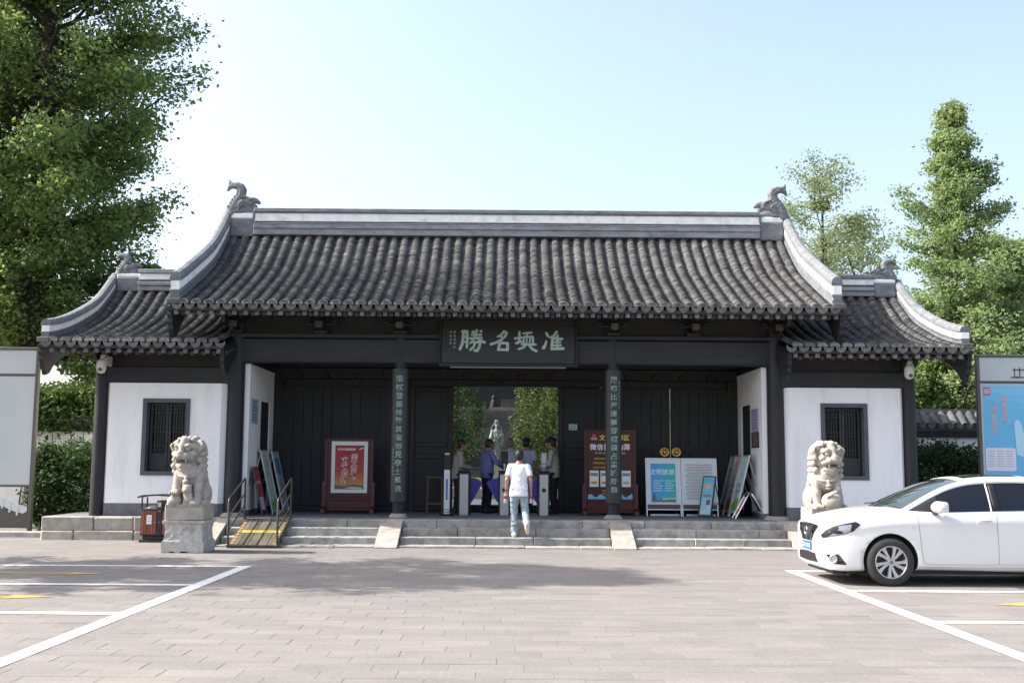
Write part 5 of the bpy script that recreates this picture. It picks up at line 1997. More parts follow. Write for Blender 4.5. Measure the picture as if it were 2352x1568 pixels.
# right red screen, ticket notice behind the column
t = screen_stand('red ticket notice screen with phone pictures behind the right couplet column', (2.36, 24.7, ZP), 1.1, 1.92)
b = on_board(t, -.016)
b.rect(-.40, 1.74, -.32, 1.81, (.55, .05, .06))
b.rect(-.43, 1.69, -.29, 1.735, (.35, .3, .3))
b.text([('文游台景区', .10, 1.74, .135, .02)], (.65, .55, .06))
b.text([('微信扫码购票', -.0, 1.53, .15, .014)], (.72, .70, .70))
b.text([('凭门票二维码入园参观游览有效', .0, 1.395, .05, .005)], (.5, .45, .45))
b.text([('微信扫码关注', -.2, 1.27, .052, .01), ('“好事成双在高邮”', -.2, 1.17, .052, .01), ('按如下步骤购票', -.2, 1.07, .052, .01), ('购票后凭码入园', 0, .55, .05, .01), ('老年人儿童免票', 0, .48, .05, .01), ('学生军人持证半价优惠', 0, .41, .05, .01)], (.5, .38, .05))
for k, x in enumerate((-.48, -.24, .0, .24)):
    x += .02
    b.rect(x, .64, x + .20, .98 + .02, (.62, .66, .62), 'phone_picture')
    b.rect(x + .015, .88, x + .185, .95, (.16, .2, .18) if k % 2 == 0 else (.16, .2, .35))
    b.rect(x + .03, .70, x + .17, .76, (.5, .22, .08) if k < 2 else (.35, .38, .36))
wv = [(-.5, .365)] + [(-.5 + .02 * j, .44 + .035 * math.sin(j * .55) + .01 * math.sin(j * 1.7)) for j in range(0, 51)] + [(.5, .365)]
b.poly(wv, (.16, .42, .62), 'wave_band')

# printed stands on the right
B = Board('poster_stand', 'white framed stand with blue green poster below the brass door rings', (3.55, 24.55, ZP), 0, .74, 1.12, 9, .16)
B.rect(-.37, 0, .37, .10, (.10, .05, .05), 'dark_strip')
B.rect(-.28, .15, .28, 1.02, None, 'poster', m=grad_mat('blue to green print', [(0, (.06, .28, .62)), (.45, (.04, .36, .55)), (1, (.03, .42, .33))], 0, 3.3, 3.85))
B.text([('文明旅游', -.02, .83, .135, .01)], (.72, .76, .74))
B.lines([(-.22 + .26 * c, -.22 + .26 * c + random.uniform(.15, .22), .62 - .055 * r_, .022) for r_ in range(5) for c in range(2)], (.5, .66, .66))
B.poly([(-.28, .15), (.28, .15), (.28, .2), (.0, .24), (-.12, .2), (-.2, .25), (-.28, .21)], (.10, .20, .16))
B.poly([(-.03, .2), (.27, .23), (.27, .25), (-.03, .235)], (.6, .6, .5))
B.poly([(-.24, .2), (-.2, .2), (-.19, .33), (-.21, .35), (-.23, .31)], (.05, .09, .08))
B = Board('poster_stand', 'white stand with a long printed notice and red heading, right of the green poster', (4.36, 24.55, ZP), 0, .76, 1.12, 9, .16)
B.rect(-.38, 0, .38, .10, (.10, .05, .05), 'dark_strip')
B.text([('文游台景区文明旅游承诺制度公示', 0, .99, .042, .01)], (.5, .06, .06))
B.lines([(-.30 + (.05 if r_ % 4 == 0 else 0), .30 - (.2 * random.random() if r_ % 4 == 3 else 0), .935 - .033 * r_, .014) for r_ in range(23)], (.2, .2, .21))
for x0 in (3.55, 4.36):
    MB().bbox((x0 - .3, 24.62, ZP), (x0 + .36, 24.66, ZP + .05), .005).build('stand_foot', ALU, B.t if x0 > 4 else None, True)
bpy.data.objects['stand_foot'].parent = [o for o in bpy.data.objects if o.name == 'poster_stand'][0]
bpy.data.objects['stand_foot'].matrix_parent_inverse = _tomat(bpy.data.objects['poster_stand']).inverted()
B = Board('poster_stand', 'small sky blue leaning stand in front of the long white notice', (4.36, 24.0, ZP), R(-46), .29, .84, 14, .06, DKF, paper=(.16, .45, .58))
B.rect(-.13, .60, .13, .82, (.12, .40, .55))
B.rect(-.09, .58, .09, .70, (.5, .42, .30))
B.rect(-.10, .40, .10, .45, (.2, .2, .24))
B.rect(-.13, .02, .13, .36, (.36, .56, .66))
B.rect(.0, .22, .10, .34, (.10, .11, .13))
B.lines([(-.12, .0, .32 - .03 * k, .01) for k in range(8)], (.25, .3, .36))
for (y, lab, pap, kind) in ((24.25, 'tall stand with green grass picture nearest the right porch column', (.50, .68, .70), 0), (24.98, 'tall stand with a pink drawing between two stands by the right wall', (.52, .44, .42), 1), (25.58, 'dim blue tall stand at the back of the right porch wall', (.30, .42, .48), 2)):
    B = Board('poster_stand', lab, (5.03, y, ZP), R(-90), .62 if kind == 0 else .5, 1.28, 14, .10, ALU, paper=pap)
    if kind == 0:
        B.rect(-.31, 0, .31, .04, (.5, .6, .6))
        B.poly([(-.31, .04), (.31, .04), (.31, .25), (.1, .36), (-.08, .28), (-.31, .2)], (.12, .42, .08))
        B.text([('文明旅游', -.05, .62, .10, .02), ('低碳出行', 0, .48, .10, .02), ('文明', .03, .85, .12, .0)], (.12, .38, .30))
        B.poly([(-.1, .3), (-.04, .3), (.0, .42), (-.06, .44)], (.55, .2, .18))
    elif kind == 1:
        B.poly([(-.25, .05), (.25, .05), (.25, .28), (.05, .36), (-.25, .2)], (.42, .12, .08))
        B.poly([(-.1, .92), (.12, .92), (.16, 1.1), (0, 1.18), (-.14, 1.08)], (.6, .30, .28))
        B.text([('文明用餐', 0, .76, .09, .02), ('爱护环境', 0, .6, .09, .02), ('遵守秩序', 0, .46, .09, .02)], (.40, .18, .14))
    else:
        B.rect(-.25, 0, .25, .14, (.10, .05, .05))
        B.text([('文明', 0, .95, .11, .02), ('礼让', 0, .78, .11, .02)], (.36, .10, .10))
# chrome pipe A-frame
CHR = mat('chrome pipe', (.7, .7, .72), .18, metal=1.0)
t = thing('folding_sign', 'low chrome pipe folding sign standing at the foot of the right column', 'sign', (5.27, 23.75, ZP))
for s in (-1, 1):
    f = lambda y, z: (s * .02 + s * (.56 - z) * .55, y, z)
    q = MB()
    q.tube([f(-.17, .0), f(-.17, .40), f(-.15, .5), f(-.09, .56), f(.09, .56), f(.15, .5), f(.17, .40), f(.17, .0)], .016, 8)
    q.build('pipe_frame', CHR, t)
    q = MB()
    q.add([f(-.15, .06), f(.15, .06), f(.15, .46), f(-.15, .46)], [(0, 1, 2, 3)] if s > 0 else [(3, 2, 1, 0)])
    q.build('sign_panel', mat('folding sign panel', (.6, .6, .6) if s < 0 else (.05, .05, .055), .5), t)
    if s < 0:
        q = MB()
        g_ = lambda y, z: tuple(Vector(f(y, z)) + Vector((-.003, 0, .001)))
        q.add([g_(-.1, .1), g_(-.1, .2), g_(.1, .2), g_(.1, .1)], [(0, 1, 2, 3)])
        q.tube([g_(.06 * math.cos(k * PI / 8), .31 + .09 * math.sin(k * PI / 8)) for k in range(16)], .008, 5, closed=True)
        q.build('sign_mark', mat('red sign print', (.5, .08, .07), .5), t)
# stands along the left wall
B = Board('poster_stand', 'small red stand nearest the left porch column with a white slip at its foot', (-5.22, 23.85, ZP), R(90), .44, .93, 13, .10, DKF, paper=(.36, .02, .035))
B.text([('高邮欢迎您', .0, .62, .085, .02)], (.6, .5, .5))
B.rect(-.20, .02, .12, .30, (.52, .50, .62))
B.text([('游客须知', -.05, .22, .05, .0), ('88', .02, .12, .07, .02)], (.2, .16, .3))
B = Board('poster_stand', 'tall pale stand with green leaf painting in the middle of the left group', (-5.12, 24.6, ZP), R(90), .66, 1.36, 13, .06, ALU, paper=(.50, .56, .53))
for k in range(16):
    x, z = random.gauss(-.02, .09), random.choice((random.gauss(1.05, .07), random.gauss(.8, .04)))
    B.poly([(x, z), (x + .02, z + .01), (x + .035, z + .09), (x + .01, z + .07)], (.16, .30, .08) if k % 3 else (.10, .14, .06))
B.poly([(-.33, .03), (.33, .03), (.33, .2), (.1, .3), (-.1, .18), (-.33, .26)], (.16, .34, .10))
B.rect(-.02, .45, .02, .52, (.5, .12, .06))
B = Board('poster_stand', 'tall blue grey stand at the back of the left group', (-5.05, 25.4, ZP), R(90), .6, 1.34, 13, .06, ALU, paper=(.36, .45, .48))
B.poly([(-.3, .85), (.3, .8), (.3, 1.2), (-.3, 1.2)], (.10, .22, .40))
B.text([('文', .1, .72, .13, .02), ('明', .08, .56, .13, .02), ('游', .1, .4, .13, .02)], (.4, .1, .1))

# wall notices
def notice(name, label, s, y0, y1, z0, z1, col, extra=None, cat='notice'):
    q = MB().box((min(s * 5.498, s * 5.515), y0, z0), (max(s * 5.498, s * 5.515), y1, z1))
    o = q.build(name, mat(name + ' paper', col, .5, var=.15, scale=20))
    tag(o, label, cat)
    q = MB()
    random.seed(int(y0 * 100))
    n = 7
    for k in range(n):
        z = z1 - (z1 - z0) * (k + 1) / (n + 1)
        a, b_ = y0 + .06, y1 - .06 - random.random() * .15
        x = s * 5.4965
        q.add([(x, a, z), (x, b_, z), (x, b_, z + .018), (x, a, z + .018)], [(0, 1, 2, 3)])
    p = q.build('small_print', mat(name + ' ink', extra, .6), o, True)
    p['kind'] = 'stuff'


notice('wall_notice', 'blue and white notice on the left porch wall', -1, 23.62, 24.2, 2.45, 2.98, (.30, .42, .50), (.06, .14, .28))
notice('wall_notice', 'pale lilac notice on the right porch wall above the dark plaque', 1, 23.75, 24.42, 2.36, 2.86, (.42, .38, .55), (.2, .15, .35))
notice('wall_plaque', 'dark metal plaque under the lilac notice on the right porch wall', 1, 23.75, 24.42, 2.0, 2.345, (.03, .025, .025), (.3, .26, .2), 'plaque')
q = MB().box((1.50, DY - .075, 2.42), (1.70, DY - .068, 2.56))
o = tag(q.build('door_note', mat('pale blue note', (.42, .55, .58), .6)), 'small pale notice stuck on the panel right of the doorway', 'notice')
q = MB().box((1.53, DY - .0765, 2.46), (1.67, DY - .0755, 2.475))
q.box((1.53, DY - .0765, 2.50), (1.66, DY - .0755, 2.515))
q.build('small_print', INK, o)['kind'] = 'stuff'

# ================================================================== turnstiles
CAB = mat('black turnstile body', (.02, .02, .022), .35)
SST = mat('pale steel face', (.42, .425, .40), .45, metal=.35, var=.06, scale=6)
FLAP = mat('violet blue flap', (.045, .04, .36), .25)
GLS = mat('screen glass', (.02, .022, .025), .1)


def turnstile(x, label, flaps, screen=None, hole=True):
    t = thing('turnstile', label, 'turnstile', (x, 24.45, ZP), group='flap turnstiles in the gateway')
    MB().bbox((-.135, .0, 0), (.135, .85, .95), .02).build('cabinet', CAB, t)
    MB().bbox((-.095, -.012, .0), (.095, -.001, .90), .004).build('front_panel', SST, t)
    MB().bbox((-.14, -.01, .952), (.14, .86, .985), .008).build('top_plate', GLS, t)
    if hole:
        q = MB()
        q.lathe([(.048, 0), (.048, .01), (.036, .016)], (0, 0, 0), 18)
        q.build('sensor_ring', GLS, t, loc=(.0, -.012, .56), rot=(R(90), 0, 0))
    for s in flaps:
        poly = [(s * .137, .30), (s * .15, .25), (s * .40, .68), (s * .39, .73), (s * .33, .77), (s * .24, .805), (s * .137, .82)]
        if s < 0:
            poly = poly[::-1]
        q = MB()
        q.prism(poly, .48, .495, 'xz')
        q.build('flap', FLAP, t, weld=True)
    if screen == 'grey':
        MB().bbox((-.045, .12, .985), (.05, .17, 1.14), .008).build('reader_stem', SST, t)
        MB().bbox((-.04, .112, 1.0), (.045, .119, 1.08), .002).build('blue_label', mat('blue label', (.06, .16, .5), .5), t)
        MB().bbox((-.065, .10, 1.12), (.07, .135, 1.40), .012).build('reader_screen', mat('reader bezel', (.25, .27, .29), .4), t)
        MB().bbox((-.05, .094, 1.17), (.055, .099, 1.36), .003).build('display', mat('reader display', (.36, .42, .46), .2), t)
    elif screen == 'black':
        q = MB()
        q.tube([(0, .15, .98), (0, .15, 1.16)], .02, 8)
        q.build('reader_stem', SST, t)
        MB().bbox((-.075, .12, 1.14), (.075, .15, 1.42), .012).build('reader_screen', GLS, t)
    return t


turnstile(-.92, 'flap turnstile at the left of the gateway beside the white kiosk column', (1,), None, False)
turnstile(-.02, 'middle flap turnstile partly hidden behind the man in white', (-1, 1), 'black')
turnstile(.86, 'flap turnstile at the right of the gateway with a grey face reader', (-1,), 'grey')
MB().bbox((-1.15, 26.08, ZP), (1.15, 26.14, ZP + .17), .01).build('gate_sill', M['wood'], hall, True)
# kiosk column
t = thing('scanner_column', 'slim white scanner column with blue stripe and dark head left of the turnstiles', 'scanner', (-1.29, 24.3, ZP))
WPL = mat('white kiosk plastic', (.60, .61, .62), .35)
MB().bbox((-.16, -.16, 0), (.16, .16, .03), .008).build('base', GLS, t)
MB().bbox((-.065, -.05, .03), (.065, .05, 1.0), .012).build('post', WPL, t)
MB().bbox((-.018, -.054, .34), (.018, -.051, .80), .002).build('blue_stripe', mat('blue stripe', (.04, .07, .42), .4), t)
MB().bbox((-.075, -.04, 1.0), (.075, .03, 1.32), .014).build('head', GLS, t)
MB().bbox((-.055, -.045, 1.32), (.055, .02, 1.37), .01).build('sensor', mat('sensor grey', (.4, .4, .42), .4), t)
q = MB()
q.tube([(-.15, -.1, .1), (-.07, -.056, .14), (.07, -.056, .12), (.16, -.02, .07)], .006, 5)
q.tube([(-.14, -.1, .06), (-.07, -.056, .08), (.07, -.056, .075), (.15, -.02, .04)], .006, 5)
q.build('cable', GLS, t)
# stool
WSTL = mat('brown stool wood', (.12, .07, .045), .6, var=.25, scale=12)
t = thing('wooden_stool', 'plain brown wooden stool by the left door panel', 'stool', (-1.62, 25.35, ZP))
MB().bbox((-.19, -.17, .80), (.19, .17, .84), .008).build('seat', WSTL, t)
for x in (-1, 1):
    for y in (-1, 1):
        q = MB()
        q.tube([(x * .155, y * .135, .80), (x * .175, y * .155, 0)], .02, 4)
        q.build('leg', WSTL, t)
for y in (-1, 1):
    MB().box((-.16, y * .15 - .01, .20), (.16, y * .15 + .01, .235)).build('stretcher', WSTL, t)
for x in (-1, 1):
    MB().box((x * .165 - .01, -.14, .28), (x * .165 + .01, .14, .315)).build('stretcher', WSTL, t)
# dome cameras under the wing eaves
for s, lab in ((-1, 'white dome security camera under the left wing eave'), (1, 'white dome security camera under the right wing eave')):
    t = thing('security_camera', lab, 'camera', (s * 8.47, 22.75, 3.6), group='dome cameras')
    q = MB()
    q.lathe([(.02, -.17), (.065, -.155), (.09, -.11), (.1, -.05), (.10, .06), (.085, .10), (.04, .13), (.035, .16)], (0, 0, 0), 20)
    q.build('dome', mat('camera shell', (.55, .53, .47), .4), t)
    q = MB()
    q.ball((0, -.075, -.09), (.045, .035, .045))
    q.build('lens', mat('camera lens', (.08, .07, .06), .1), t)
    for dx in (-.045, .045):
        q = MB()
        q.ball((dx, -.082, -.06), .012, 6)
        q.build('lamp', mat('camera lamp', (.7, .66, .5), .3), t)
    MB().bbox((-.03 + s * .0, -.02, .14), (.1, .03, .22), .008).build('bracket', mat('camera bracket', (.5, .47, .42), .5), t)
    MB().bbox((.06, -.02, .0), (.10, .34, .21), .008).build('bracket', mat('camera bracket', (.5, .47, .42), .5), t)

# ================================================================== notice boards either side
BFR = mat('bronze grey post', (.10, .095, .085), .5, metal=.2)
PAL = mat('pale grey panel', (.46, .495, .51), .45, var=.02, scale=1)
t = thing('notice_board', 'large pale grey notice board at the left picture edge', 'sign', (-12.6, 24.3, 0))
X0, X1 = -2.1, 2.18
for x in (X0, X1 - .07):
    MB().bbox((x, -.06, 0), (x + .07, .06, 4.06), .008).build('post', BFR, t)
MB().bbox((X0, -.07, 4.062), (X1, .07, 4.12), .008).build('cap', BFR, t)
MB().bbox((X0 + .072, -.045, 3.53), (X1 - .072, .045, 4.06), .004).build('header', PAL, t)
MB().bbox((X0 + .072, -.05, 3.475), (X1 - .072, .05, 3.526), .004).build('rail', BFR, t)
MB().bbox((X0 + .072, -.045, 1.08), (X1 - .072, .045, 3.472), .004).build('panel', PAL, t)
MB().bbox((X0 + .072, -.05, 1.03), (X1 - .072, .05, 1.077), .004).build('rail', BFR, t)
MB().bbox((X0 + .072, -.02, .14), (X1 - .072, .02, .62), .004).build('base_panel', BFR, t)
b = on_board(t, -.046)
random.seed(4)
rows = []
for blk in (3.1, 2.75, 2.15, 1.8, 1.45):
    rows += [(.6, 1.75, blk - .06 * k, .012) for k in range(4)]
b.lines(rows, (.46, .50, .53))
q = MB()
arch_ = lambda x: .60 + .36 * math.exp(-((x - 1.1) / .55) ** 2)
sil = [(-2.0, .55)] + [(-2.0 + .1 * k, arch_(-2.0 + .1 * k)) for k in range(0, 41)] + [(2.08, .60), (2.08, .50)] + [(2.0 - .1 * k, arch_(2.0 - .1 * k) - .17) for k in range(0, 41)]
q.prism(sil, -.035, -.022, 'xz')
q.build('bridge_silhouette', mat('silver cut out', (.55, .58, .58), .4), t, weld=True)
for k in range(24):
    xk = -1.95 + k * .165
    MB().box((xk, -.042, arch_(xk) - .24), (xk + .045, -.036, arch_(xk) - .04)).build('railing_bar', mat('silver bar', (.55, .58, .58), .4), t)
t = thing('notice_board', 'large notice board with sky blue poster at the right picture edge', 'sign', (12.7, 24.3, 0))
X0, X1 = -2.16, 2.1
for x in (X0, X1 - .07):
    MB().bbox((x, -.06, 0), (x + .07, .06, 4.06), .008).build('post', BFR, t)
MB().bbox((X0, -.07, 4.062), (X1, .07, 4.12), .008).build('cap', BFR, t)
MB().bbox((X0 + .072, -.045, 3.53), (X1 - .072, .045, 4.06), .004).build('header', PAL, t)
MB().bbox((X0 + .072, -.05, 3.475), (X1 - .072, .05, 3.526), .004).build('rail', BFR, t)
MB().bbox((X0 + .072, -.045, 1.08), (X1 - .072, .045, 3.472), .004).build('panel', PAL, t)
b = on_board(t, -.047)
b.rect(X0 + .115, 1.15, X1 - .115, 3.43, None, 'poster', m=grad_mat('sky blue print', [(0, (.14, .44, .70)), (.7, (.13, .46, .72)), (1, (.17, .50, .74))], 2, 1.1, 3.4))
for cx, cz, rx, rz in ((-1.75, 3.32, .2, .05), (-1.35, 3.28, .3, .07), (-1.0, 3.1, .3, .06)):
    b.poly([(cx + rx * math.cos(a * .4), cz + rz * math.sin(a * .4) * (1 + .3 * math.sin(a * 2))) for a in range(16)], (.20, .52, .76))
b.rect(-2.025, 3.21, -1.87, 3.38, (.52, .04, .07), 'red_seal')
b.k += 1
q = MB()
for k in range(3):
    x = -2.01 + k * .045
    for z0, z1, xa, xb in ((3.24, 3.35, 0, .009), (3.24, 3.35, .027, .036), (3.24, 3.25, 0, .036), (3.34, 3.35, 0, .036), (3.29, 3.30, 0, .036)):
        q.add([b.P(x + xa, z0), b.P(x + xb, z0), b.P(x + xb, z1), b.P(x + xa, z1)], [(0, 1, 2, 3)])
        b.k += .08
q.build('seal_mark', mat('seal white', (.7, .7, .72), .5), t)
chs = [(c, -1.57, 3.15 - .145 * i, .135, .0) for i, c in enumerate('好事成双')] + [(c, -1.80, 2.90 - .165 * i, .135, .0) for i, c in enumerate('邮你更好')]
b.text([(c, x, z, s_, .035) for c, x, z, s_, _ in chs], (.66, .66, .70))
b.text([(c, x, z, s_, .004) for c, x, z, s_, _ in chs], (.60, .22, .22))
q = MB()
for cx, cz in ((-1.83, 3.06), (-1.50, 2.60)):
    b.k += 1
    for r_ in (.03, .05):
        q.tube([b.P(cx + 1.6 * r_ * math.cos(a * PI / 6), cz + r_ * .7 * math.sin(a * PI / 6)) for a in range(12)], .005, 4, closed=True)
    q.tube([b.P(cx - .1, cz - .04), b.P(cx, cz - .035), b.P(cx + .12, cz - .04)], .005, 4)
q.build('cloud_line', mat('cloud line', (.45, .66, .80), .5), t)
b.poly([(-1.34, 1.9), (-1.37, 2.58), (-1.33, 2.66), (-1.26, 2.66), (-1.21, 2.56), (-1.16, 2.36), (-1.05, 2.28), (.0, 2.28), (.3, 1.9), (.1, 1.3), (-.8, 1.45), (-1.1, 1.8)], (.42, .66, .80), 'hand_shape')
b.poly([(-2.0, 1.53), (-1.39, 1.53), (-1.36, 1.56), (-1.36, 2.01), (-1.39, 2.04), (-2.0, 2.04), (-2.03, 2.01), (-2.03, 1.56)], (.66, .67, .72), 'info_panel')
b.lines([(-1.98 + .2 * c, -1.98 + .2 * c + .15, 1.96 - .055 * r_, .016) for r_ in range(7) for c in range(3)], (.34, .32, .46))
q = MB()
yy = -.052
for x0, x1, z0, z1 in ((-1.40, 1.0, 3.60, 3.625), (-1.34, .9, 3.77, 3.795), (-1.32, -1.30, 3.61, 3.82), (-1.2, -1.18, 3.61, 3.84), (-1.0, -.98, 3.61, 3.84), (-.7, -.68, 3.61, 3.84), (-.3, -.28, 3.61, 3.84)):
    q.box((x0, yy, z0), (x1, yy + .006, z1))
for x in (-1.27, -1.05, -.5, .1):
    q.ball((x, yy, 3.615), (.07, .012, .022), 6)
q.build('bridge_silhouette', mat('dark brown cut out', (.08, .07, .065), .5), t)

# ================================================================== bronze scholar on the lawn
BRZ = mat('verdigris bronze', (.175, .195, .18), .6, var=.25, scale=5, dirt=(.09, .12, .10), dirt_scale=4, dirt_amt=.6)
s = SDF((-.75, -.6, -.02), (.75, .6, 2.5), .02)
s.cap((0, 0, .05), (0, 0, .9), .42, .34, .05)
s.ell((0, 0, 1.25), (.40, .28, .55), .1)
s.ell((0, .02, 1.62), (.38, .24, .22), .06)
s.path([(-.34, 0, 1.68), (-.44, -.08, 1.3), (-.42, -.15, .75)], [.14, .17, .2], .05)
s.path([(.34, 0, 1.68), (.46, -.12, 1.42), (.2, -.3, 1.35), (.02, -.32, 1.5)], [.14, .14, .11, .07], .04)
s.path([(.42, -.12, 1.4), (.44, -.16, 1.1), (.40, -.2, .85)], [.14, .17, .14], .05)
s.path([(-.4, -.15, .95), (-.2, -.26, 1.1)], [.12, .1], .04)
for k in range(9):
    x = -.32 + k * .08
    s.path([(x, -.34 + .3 * abs(x), .05), (x * .8, -.30 + .2 * abs(x), .9)], [.045, .03], .02)
s.cap((0, 0, 1.78), (0, -.01, 1.95), .11, .1, .03)
s.ell((0, -.02, 2.1), (.145, .165, .19), .02)
s.ell((0, -.19, 2.08), (.03, .04, .05), .01)
s.path([(0, -.14, 1.95), (0, -.17, 1.8)], [.06, .03], .02)
s.box((0, .0, 2.27), (.15, .15, .11), .04, .03)
s.box((0, .05, 2.38), (.11, .1, .08), .03, .03)
s.path([(-.14, .1, 2.2), (-.35, .15, 2.05), (-.48, .15, 1.8)], [.03, .025, .03], .01)
s.path([(.14, .1, 2.2), (.35, .15, 2.05), (.48, .15, 1.82)], [.03, .025, .03], .01)
s.box((0, 0, .02), (.45, .38, .04), .01, .02)
t = thing('bronze_statue', 'green bronze statue of a robed scholar in a tall hat on the lawn', 'statue', (-.38, 45, .98))
fg = link('figure', s.mesh('figure', BRZ), t, loc=(0, 0, .86), rot=(0, 0, R(8)))
fg.scale = (.50, .52, .645)
MB().bbox((-.30, -.30, 0), (.30, .30, .78), .02).build('plinth', M['granite_pale'], t)
MB().bbox((-.36, -.36, .782), (.36, .36, .86), .02).build('plinth_cap', mat('brown plinth cap', (.24, .17, .12), .8), t)
MB().bbox((-.40, -.42, -.3), (.40, .42, -.002), .03).build('plinth', mat('brown plinth', (.22, .16, .12), .8), t)

# ================================================================== white saloon car
CARX, CARY = 4.26, 15.80
PAINT = mat('pearl white car paint', (.66, .66, .655), .28, coat=.8, spec=.5)
TRIM = mat('black car trim', (.015, .015, .016), .45)
CHROME = mat('car chrome', (.75, .75, .77), .1, metal=1.0)
CGLASS = mat('tinted car glass', (.010, .013, .02), .03, spec=.35)
WGLASS = mat('windscreen glass', (.035, .05, .048), .03, spec=.6, coat=.8)
LAMP = mat('clear lamp cover', (.30, .33, .36), .06, spec=.7, coat=1.0, metal=.35)
RUB = mat('tyre rubber', (.035, .034, .033), .8, var=.2, scale=30)
ALLOY = mat('silver alloy wheel', (.55, .56, .58), .28, metal=.85)
SEAM = mat('panel gap', (.12, .12, .125), .6)


def crv(xs, ys):
    xs, ys = np.array(xs, float), np.array(ys, float)
    d = np.gradient(ys, xs)

    def f(x):
        x = min(max(x, xs[0]), xs[-1])
        i = min(len(xs) - 2, max(0, int(np.searchsorted(xs, x) - 1)))
        h = xs[i + 1] - xs[i]
        t = (x - xs[i]) / h
        return float((2 * t ** 3 - 3 * t * t + 1) * ys[i] + (t ** 3 - 2 * t * t + t) * h * d[i] + (-2 * t ** 3 + 3 * t * t) * ys[i + 1] + (t ** 3 - t * t) * h * d[i + 1])
    return f


fw = crv([0, .03, .08, .16, .3, .5, .8, 1.2, 3.3, 3.9, 4.3, 4.5, 4.62], [.50, .65, .735, .79, .835, .863, .878, .882, .882, .865, .81, .73, .52])
fzt = crv([0, .03, .06, .12, .3, .6, .9, 1.1, 1.5, 3.6, 4.1, 4.4, 4.62], [.70, .80, .835, .865, .922, .985, 1.032, 1.05, 1.03, 1.05, 1.09, 1.07, .9])
fzb = crv([0, .03, .08, .2, .5, 1, 3.5, 4.2, 4.5, 4.62], [.34, .26, .215, .19, .185, .2, .2, .24, .30, .42])
fzs = crv([0, .03, .08, .2, .5, .9, 1.3, 2, 3, 3.9, 4.4, 4.62], [.64, .735, .785, .83, .888, .94, .968, .985, 1.01, 1.03, 1.0, .82])


def section(x):
    w, zt, zb, zs = fw(x), fzt(x), fzb(x), fzs(x)
    lz = lambda t: zb + (zs - zb) * t
    P = [(0, zb), (.6 * w, zb), (.86 * w, zb + .006), (.955 * w, lz(.06)), (.985 * w, lz(.18)), (.998 * w, lz(.42)), (.996 * w, lz(.6)), (.99 * w, lz(.74)), (.992 * w, lz(.84)), (.965 * w, lz(.95)), (.925 * w, zs + .15 * (zt - zs)), (.82 * w, zs + .5 * (zt - zs)), (.55 * w, zs + .86 * (zt - zs)), (.28 * w, zs + .97 * (zt - zs)), (0, zt)]
    return smooth_prof(P, 56)


xs = [0, .008, .02, .035, .055, .08, .11, .15, .2, .26, .33, .42, .5, .6, .7, .8, .9, 1.0, 1.1, 1.2, 1.3, 1.4] + [1.4 + .1 * k for k in range(1, 26)] + [4.0, 4.15, 4.3, 4.4, 4.48, 4.55, 4.59, 4.62]
V, rows = [], []
for x in xs:
    S = section(x)
    xw = x if x > .965 else .965 - (.965 - x) * .92
    ring = [(xw, -y, z) for y, z in S] + [(xw, y, z) for y, z in S[1:-1][::-1]]
    rows.append(len(ring))
    V += ring
n = rows[0]
F = []
for i in range(len(xs) - 1):
    for k in range(n):
        F.append((i * n + k, i * n + (k + 1) % n, (i + 1) * n + (k + 1) % n, (i + 1) * n + k))
q = MB()
q.add(V, F, 0, True)
q.add([V[k] for k in range(n)], [tuple(range(n - 1, -1, -1))], 0, True)
q.add([V[(len(xs) - 1) * n + k] for k in range(n)], [tuple(range(n))], 0, True)
car = thing('white_car', 'white saloon car parked nose-in at the right picture edge', 'car', (CARX, CARY, 0))
bo = q.build('body_raw', [PAINT, TRIM], None, weld=True)
for p in bo.data.polygons:
    p.use_smooth = True
cut = MB()
WXS, WZ, WRAD = (.965, 3.665), .322, .322
for wx in WXS:
    for s in (-1, 1):
        cut.cyl((wx, s * .60, WZ + .015), (wx, s * 1.05, WZ + .015), .365, .372, n=48, smooth=True)
co = cut.build('cutter', [TRIM, TRIM], None, weld=True)
co.data.materials.clear()
co.data.materials.append(TRIM)
md = bo.modifiers.new('b', 'BOOLEAN')
md.operation, md.object, md.solver = 'DIFFERENCE', co, 'EXACT'
try:
    md.material_mode = 'TRANSFER'
except Exception:
    pass
bme = bpy.data.meshes.new_from_object(bo.evaluated_get(bpy.context.evaluated_depsgraph_get()))
bme.name = 'body'
bpy.data.objects.remove(bo)
bpy.data.objects.remove(co)
link('body', bme, car)
bvh = BVHTree.FromPolygons([v.co for v in bme.vertices], [tuple(p.vertices) for p in bme.polygons])
ORG = Vector((CARX, CARY, 0))


def pxray(u, v):
    d = (FWD + RGT * ((u - 1176) / FPX) + UPV * ((784 - v) / FPX)).normalized()
    return CAM - ORG, d


def surf(o, d, off=.004):
    h = bvh.ray_cast(o, d)
    if h[0] is None:
        return None
    nn = h[1] if h[1].dot(d) < 0 else -h[1]
    return h[0] + nn * off


